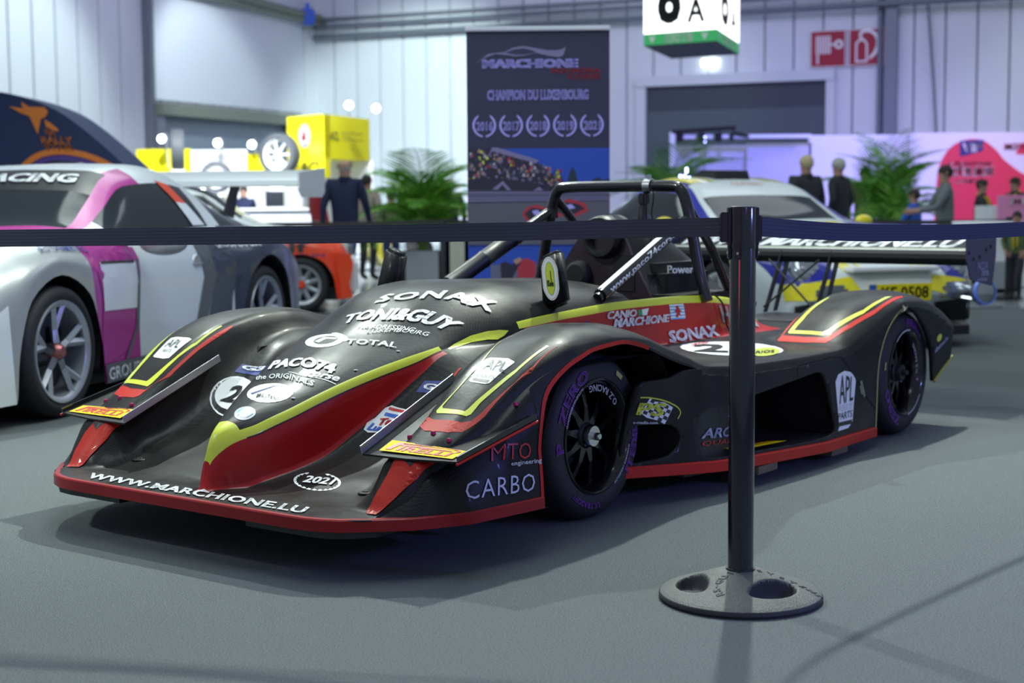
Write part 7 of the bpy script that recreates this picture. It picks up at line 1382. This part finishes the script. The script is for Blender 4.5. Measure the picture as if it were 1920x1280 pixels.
for s in (1, -1):
    tp('hood_stripe', [(x, s*y, zb2(x)) for x, y in ((-.5,.34),(.0,.34),(.5,.33),(.88,.30),(.88,.40),(.5,.44),(.0,.46),(-.5,.46))], 'paint_yellow')
    tp('hood_stripe', [(x, s*y, zb2(x)) for x, y in ((-.5,.26),(.5,.25),(.88,.22),(.88,.245),(.5,.28),(-.5,.29))], 'paint_yellow')
    tp('fender_flash', [(x, s*y, z) for x, y, z in ((-.45,.50,.92),(.0,.47,.86),(.50,.45,.74),(.80,.46,.64),(.90,.50,.52),(.90,.74,.50),(.74,.88,.52),(.50,.90,.66),(.0,.88,.86),(-.45,.80,.90))], 'paint_blue', .006, (.7,s*.2,.7))
    patch('bumper_flash', [(.99,s*.30,.44),(.97,s*.38,.56),(.93,s*.48,.54),(.88,s*.70,.51),(.78,s*.86,.50),(.80,s*.84,.38),(.90,s*.72,.38),(.97,s*.50,.38)], 'paint_yellow', g2, sk2, .007, .06, .6, n=(1,s*.35,.2))
    mb = MB(); T = Matrix.Translation((.79, s*.655, .605)) @ Matrix.Rotation(R(60), 4, 'Y'); mb.lathe([(0,.055),(.06,.05),(.10,.035),(.125,.005),(.13,-.04)], 28, 0, T); hl = mb.build('headlight', 'lamp_glass', g2, True)
    mb = MB(); mb.lathe([(.118,.016),(.138,.016),(.142,-.01),(.142,-.05)], 28, 0, T); mb.build('headlight_ring', 'chrome', hl, True)
    for a_ in (0, 72, 144, 216, 288):
        mb = MB(); mb.lathe([(0,.012),(.016,.008),(.02,0)], 10, 0, T @ Matrix.Translation((.055*math.cos(R(a_)), .055*math.sin(R(a_)), .05))); mb.build('reflector', 'chrome', hl, True)
    mb = MB(); T = Matrix.Translation((.985, s*.56, .44)); mb.box((0,0,0), (.05,.27,.11), bev=.03, mt=T); mb.build('indicator_lamp', 'lamp_glass', g2, True)
    patch('air_inlet', [(1.0,s*.44,.34),(.98,s*.72,.36),(.90,s*.80,.34),(.88,s*.80,.20),(.98,s*.70,.15),(1.0,s*.52,.17)], 'plastic_black', g2, sk2, .010, .06, .6, n=(1,s*.2,0))
    # rally lamp pod on the bumper corner
    rl = empty('rally_lamp'); rl.parent = g2
    if s > 0:
        T = Matrix.Translation((1.12, .70, .42)) @ Matrix.Rotation(R(84), 4, 'Y') @ Matrix.Rotation(R(0), 4, 'Z')
        mb = MB(); mb.lathe([(.02,-.13),(.06,-.11),(.085,-.05),(.095,.0),(.098,.02)], 24, 0, T); mb.build('lamp_bowl', 'chrome', rl, True); mb = MB(); mb.lathe([(0,.03),(.05,.028),(.088,.016)], 24, 0, T); mb.build('lamp_lens', 'lamp_glass', rl, True); mb = MB(); mb.lathe([(.086,.024),(.098,.024),(.101,.010),(.098,-.01)], 24, 0, T); mb.build('lamp_ring', 'lamp_rim_blue', rl, True)
        mb = MB(); mb.tube([(.86,.50,.40),(1.04,.66,.36),(1.10,.70,.33)], .018, 8); mb.build('lamp_bracket', 'chrome', rl, True)
    else: bpy.data.objects.remove(rl)
mb = MB(); mb.box((1.035,0,.43), (.015,.56,.13), bev=.004); pl = mb.build('number_plate', 'plate_yellow', g2)
write('plate_lettering', 'KF 0508', [(1.044,-.17,.475),(1.044,.25,.475),(1.044,.25,.385),(1.044,-.17,.385)], 'black_vinyl', g2, None, .02, n=(1,0,0))
obj('plate_band', [(1.044,-.28,.495),(1.044,-.215,.495),(1.044,-.215,.365),(1.044,-.28,.365)], [(0,1,2,3)], 'sticker_blue', g2)
mb = MB(); mb.prism([(1.00,.20),(1.06,.17),(1.06,.10),(.80,.10),(.80,.20)], -.62, .62, 'y'); mb.build('front_lip', 'plastic_black', g2)
mb = MB(); mb.box((.92,0,.60), (.16,.78,.035), bev=.01); mb.build('bumper_top_grille', 'white_panel', g2); 
write('screen_lettering', 'CLASSIC', [(-1.17,-.16,1.25),(-1.17,.16,1.25),(-1.13,.16,1.22),(-1.13,-.16,1.22)], 'sticker_red', g2, sk2, 0, 0, off=.012, n=(.5,0,.85), step=.06, reach=.6)
for y0, y1, m in ((-.50,-.36,'paint_yellow'),(-.30,-.26,'paint_yellow'),(.36,.50,'paint_yellow'),(.26,.30,'paint_yellow')): tp('roof_stripe', [(-1.24,y0,1.27),(-1.24,y1,1.27),(-1.7,y1,1.3),(-2.1,y1,1.25),(-2.1,y0,1.25),(-1.7,y0,1.3)], m, .005, (0,0,1))
mb = MB(); mb.prism([(-1.36,1.30),(-1.40,1.375),(-1.62,1.385),(-1.80,1.33),(-1.80,1.29),(-1.36,1.29)], -.17, .17, 'y'); mb.build('roof_scoop', 'plastic_black', g2, True)
for s in (1, -1):
    bm = bmesh.new(); bmesh.ops.create_uvsphere(bm, u_segments=16, v_segments=10, radius=1, matrix=Matrix.Translation((-.80,s*.98,.93)) @ Matrix.Diagonal((.055,.085,.055,1))); objbm('door_mirror', bm, 'paint_yellow', g2, True)
side_patch('side_flash', [(.38,.60),(.05,.86),(-.5,.86),(-2.0,.80),(-2.0,.66),(-.6,.62),(-.42,.40),(-.42,.60)], 'paint_yellow', g2, sk2, -1, .006)
for s in (1, -1):
    pass
# ---------------------------------------------------------------- orange and white hatchback
g3 = empty('hatchback_car', (-2.22, 16.05, 0), heading((.99,.10)), 'white and orange hatchback behind the magenta coupe', 'car')
def z3_(i, j, s):
    if i < 8.5 and j >= 2.6: return 1
    if 9 <= i < 11 and j < 2: return 2
    return 0
body3 = car_body('body_shell', CHB, g3, ['paint_white','paint_orange','car_glass'], 1.0, z3_); sk3 = Skin([body3])
arches(g3, 1.0, (0, -2.4), .34, .88)
for x in (0, -2.4):
    for s in (1, -1): road_wheel(g3, x, s*.875, .29, .20, s, 9, 'alloy_silver', 'paint_orange', False, w_=.2)
mb = MB(); mb.box((-1.15,0,.20), (3.1,1.5,.15), bev=.02); mb.build('floor_pan', 'plastic_black', g3)
side_patch('side_window', [(-.62,.93),(-.98,1.20),(-1.80,1.24),(-1.86,.93)], 'car_glass', g3, sk3, -1, .006); side_patch('door_panel', [(-.5,.86),(-2.0,.86),(-2.0,.3),(-.5,.3)], 'paint_white', g3, sk3, -1, .003)
side_txt('fender_lettering', 'elf', -.30, .08, .62, .73, 'black_vinyl', g3, sk3, -1, .03, .008); side_txt('fender_lettering', 'MICHELIN', -.34, .24, .575, .605, 'navy_vinyl', g3, sk3, -1, .01, .008)
for s in (1, -1): mb = MB(); mb.prism([(.35,.62),(.50,.60),(.53,.50),(.49,.30),(.52,.16),(.40,.15),(.39,.30),(.365,.45)], min(s*.84, s*.92), max(s*.84, s*.92), 'y'); mb.build('flared_bumper_end', 'paint_orange', g3)
mb = MB(); mb.box((.50,0,.36), (.16,1.5,.36), bev=.04); mb.build('front_bumper', 'white_panel', g3, True)
for s in (1, -1): mb = MB(); mb.box((.50,s*.55,.62), (.05,.24,.13), bev=.02); mb.build('headlight', 'lamp_glass', g3, True)
# ---------------------------------------------------------------- small yellow single-seater far behind
g4 = empty('formula_car', (at(716,378,23.4).x, 23.4, 0), heading((.15,-.99)), 'small yellow and white racing car on the bright floor beyond the mirror', 'car')
mb = MB(); secs = [(1.1,.05,.16,.20),(.6,.12,.12,.32),(0,.20,.10,.45),(-.6,.30,.10,.52),(-1.3,.28,.10,.80),(-2.0,.15,.12,.45)]; vs = []
for x, w, z0_, z1__ in secs: vs += [(x, w*math.cos(t)*1.0, (z0_+z1__)/2+(z1__-z0_)/2*math.sin(t)) for t in [i*math.pi/8 for i in range(16)]]
mb.add(vs, [(i*16+j, i*16+(j+1) % 16, (i+1)*16+(j+1) % 16, (i+1)*16+j) for i in range(5) for j in range(16)]+[tuple(range(16)), tuple(range(80, 96))]); mb.build('body_tub', 'paint_yellow', g4, True)
mb = MB(); mb.box((1.1,0,.12), (.35,1.3,.04), bev=.01); mb.build('front_wing', 'white_panel', g4); mb = MB(); mb.box((-2.0,0,.80), (.35,.9,.06), bev=.01); mb.box((-2.0,0,.6), (.06,.06,.4)); mb.build('rear_wing', 'paint_yellow', g4)
for x in (.5, -1.7):
    for s in (1, -1): road_wheel(g4, x, s*.72, .26, .16, s, 6, 'chrome', 'chrome', False, True, .22)
mb = MB(); mb.box((.5,0,.26), (.05,1.0,.03)); mb.box((-1.7,0,.26), (.05,1.0,.03)); mb.build('axle', 'steel_grey', g4)
# ================================================================ belt barrier in front
mk('post_black', (.010,.011,.020), .16, .1, .7, coat_rough=.06); mk('belt_black', (.062,.064,.10), .85, noise=.5, nscale=900, bump=.4, bscale=700, sheen=.3); mk('belt_navy', (.026,.032,.095), .6)
mk('base_rubber', (.078,.086,.085), .62, noise=.35, nscale=90, bump=.35, bscale=250); mk('base_edge', (.03,.03,.04), .7); mk('base_pocket_shade', (.018,.018,.03), .8); mk('cassette', (.025,.022,.04), .5)
def base_mesh(r, h):
    prof = [(.0,h),(.040,h),(.060,h-.003),(.10,h*.80),(.15,h*.58),(.19,h*.42),(r-.012,h*.30),(r-.003,h*.24)]
    return prof
POST = empty('barrier_post', (.639, 4.145, 0), R(0), 'black barrier post with round grey base in the foreground', 'barrier post')
r_, h_ = .2285, .084
bm = bmesh.new(); prof = base_mesh(r_, h_)
ring = []; NA = 180
fz = lambda r: float(np.interp(r, [p[0] for p in prof], [p[1] for p in prof]))
pock = [(R(-54), .132), (R(66), .132), (R(186), .140)]
rads = [0]+[.02+i*(r_-.003-.02)/64 for i in range(65)]
def depth(x, y):
    d = 0
    for a, rc in pock:
        c_, s_ = math.cos(a), math.sin(a); u = x*c_+y*s_-rc; v = -x*s_+y*c_
        e = (u/.040)**2+(v/.078)**2+(.35*u/.040*(v/.078)**2)
        if e < 1.25: q = min(1, (1.25-e)/.75); d = max(d, q*q*(3-2*q))
    return d
V = []; 
for r in rads:
    row = []
    for k in range(NA):
        t = 2*math.pi*k/NA; x, y = r*math.cos(t), r*math.sin(t); d = depth(x, y); row.append(bm.verts.new((x, y, max(.012, fz(r)-.042*d))))
        if r == 0: row = row*NA; break
    V.append(row)
for i in range(len(rads)-1):
    for k in range(NA):
        a, b, c, d = V[i][k], V[i+1][k], V[i+1][(k+1) % NA], V[i][(k+1) % NA]
        try: f = bm.faces.new([a, b, c] if i == 0 else [a, b, c, d])
        except ValueError: continue
        cc = f.calc_center_median(); f.material_index = 1 if depth(cc.x, cc.y) > .12 else 0  # pocket faces take a darker colour that carries their shade
objbm('weighted_base', bm, ['base_rubber','base_pocket_shade'], POST, True)
mb = MB(); mb.lathe([(r_-.003,h_*.24),(r_,h_*.20),(r_+.001,.008),(r_-.004,.004),(r_-.004,0)], 96); mb.build('base_rim', 'base_edge', POST, True)
mb = MB(); mb.lathe([(.0,.078),(.036,.078),(.036,1.078),(.0355,1.080)], 48); mb.build('post_tube', 'post_black', POST, True)
mb = MB(); mb.lathe([(.036,.080),(.041,.080),(.041,.0885),(.036,.0885)], 48); mb.build('base_collar', 'base_edge', POST, True)
mb = MB(); mb.lathe([(.0355,.985),(.0375,.985),(.0375,1.095),(.036,1.0995),(.030,1.1005),(0,1.1005)], 48); mb.build('post_head', 'post_black', POST, True)
for a, w in ((180, .030), (-118, .020), (-5, .020), (60, .02)):
    mb = MB(); mb.box((.0385,0,1.045), (.010,w,.105), bev=.002); mb.box((.0380,0,.975), (.008,w*.9,.040), bev=.003); cs = mb.build('belt_slot', 'cassette', POST); cs.rotation_euler = (0,0,R(a))
    mb = MB(); mb.lathe([(0,.003),(.0035,.003),(.004,0)], 10, 0, Matrix.Translation((.0415,0,.972)) @ Matrix.Rotation(R(90), 4, 'Y')); sc_ = mb.build('screw', 'alloy', POST); sc_.rotation_euler = (0,0,R(a))
mb = MB(); mb.box((-.052,.0,1.043), (.022,.024,.083), bev=.003)
for k in range(9): mb.box((-.0635,0,1.010+k*.0082), (.004,.020,.003))
mb.build('belt_clip', 'cassette', POST)
mb = MB(); mb.box((.046,.004,1.040), (.012,.022,.070), bev=.003); mb.build('belt_clip', 'cassette', POST)
# raised lettering on the base
txt = 'RS-GUIDESYSTEMS'; ea, eb = .150, .094; cx0, cy0 = .068, -.112
for i, ch in enumerate(txt):
    t = R(194-i*(170/14)); px_, py_ = cx0+ea*math.cos(t), cy0+eb*math.sin(t)
    if ch == '-': vs, fs, asp = [(0,.4),(1,.4),(1,.6),(0,.6)], [(0,1,2,3)], .6
    else: vs, fs, asp = text_mesh(ch, .03)
    H_ = .021; W_ = max(.35, asp)*H_*(.5 if ch == 'I' else 1); tx = Vector((ea*math.sin(t), -eb*math.cos(t))).normalized(); nx = Vector((math.cos(t), math.sin(t)))
    bm = bmesh.new(); vv = []
    for u, v in vs:
        P_ = Vector((px_, py_))+tx*(u-.5)*W_+nx*(v-.5)*H_; vv.append(bm.verts.new((P_.x, P_.y, fz(P_.length)+.0016)))
    for f in fs:
        try: bm.faces.new([vv[j] for j in f])
        except ValueError: pass
    g_ = bmesh.ops.extrude_face_region(bm, geom=list(bm.faces)); bmesh.ops.translate(bm, vec=(0,0,-.003), verts=[v for v in g_['geom'] if isinstance(v, bmesh.types.BMVert)])
    bmesh.ops.recalc_face_normals(bm, faces=bm.faces); objbm('base_lettering', bm, 'base_edge', POST)
def belt(name, pts, h, m, label, cat='belt', group=None):
    P = smooth_path(pts, 10); rows = 17; vs = []; L = len(P)
    for sdd in (-1, 1):
        for i, p in enumerate(P):
            d = (P[min(i+1, L-1)]-P[max(i-1, 0)]); n = Vector((-d.y, d.x, 0)).normalized()
            for j in range(rows):
                v = j/(rows-1)-.5; b = .0009 if j % 3 != 0 else .0004
                q = p+Vector((0,0,v*h))+n*sdd*b; vs.append(q)
    N = L*rows; fs = []
    for sd in (0, 1):
        for i in range(L-1):
            for j in range(rows-1):
                a = sd*N+i*rows+j; q = (a, a+rows, a+rows+1, a+1); fs.append(q if sd else q[::-1])
    for i in range(L-1):
        for j in (0, rows-1): a = i*rows+j; fs.append((a, a+rows, N+a+rows, N+a) if j else (a, N+a, N+a+rows, a+rows))
    o = obj(name, vs, fs, m, None, False); tag(o, label, cat, group); return o
def bp(px, py, D): q = at(px, 378, D); return (q.x, q.y, zat(py, D))
c = POST.location
belt('barrier_belt', [(c.x-.0642, c.y, 1.0435), bp(1200,430,4.24), bp(960,434,4.30), bp(700,436.5,4.40), bp(350,438.5,4.5), bp(0,440,4.62), bp(-300,440,4.74)], .0525, 'belt_black', 'black ribbed barrier belt stretched left from the post across the cars')
belt('barrier_belt', [(c.x+.0528, c.y+.004, 1.0435), bp(1500,434,4.45), bp(1600,440,4.72), bp(1700,441.5,5.0), bp(1800,440.5,5.3), bp(1920,436,5.7), bp(2100,430,6.2)], .0545, 'belt_navy', 'navy barrier belt running from the post to the right edge')
# background barriers
def far_post(px, D, label):
    p = at(px, 378, D); rt = empty('barrier_post', (p.x, p.y, 0), 0, label, 'barrier post', 'slim black barrier posts behind the cars')
    mb = MB(); mb.lathe([(0,0),(.17,0),(.17,.015),(.05,.04),(.032,.05),(.032,.90),(.026,.91),(0,.91)], 20); mb.build('post_tube', 'black_satin', rt, True); mb = MB(); mb.lathe([(.032,.80),(.037,.80),(.037,.90),(.032,.90)], 16); mb.build('post_head', 'cassette', rt, True); return rt
far_post(829, 17.0, 'slim black barrier post between the palm and the roll-up banner'); far_post(420, 17.2, 'slim black barrier post behind the magenta coupe window'); far_post(1590, 17.6, 'slim black barrier post behind the yellow and blue coupe'); far_post(1893, 16.8, 'slim black barrier post at the right edge behind the coupe')
belt('barrier_belt', [bp(420,417,17.2), bp(620,418,17.1), bp(829,414.5,17.0)], .05, 'black_satin', 'thin far black belt behind the bald man'); belt('barrier_belt', [bp(829,414.5,17.0), bp(880,416,16.9), bp(1000,419,16.7)], .05, 'black_satin', 'thin far black belt between slim post and roll-up banner'); belt('barrier_belt', [bp(1590,419,17.6), bp(1740,422,17.2), bp(1893,421,16.8)], .05, 'black_satin', 'thin far black belt below the purple stand')
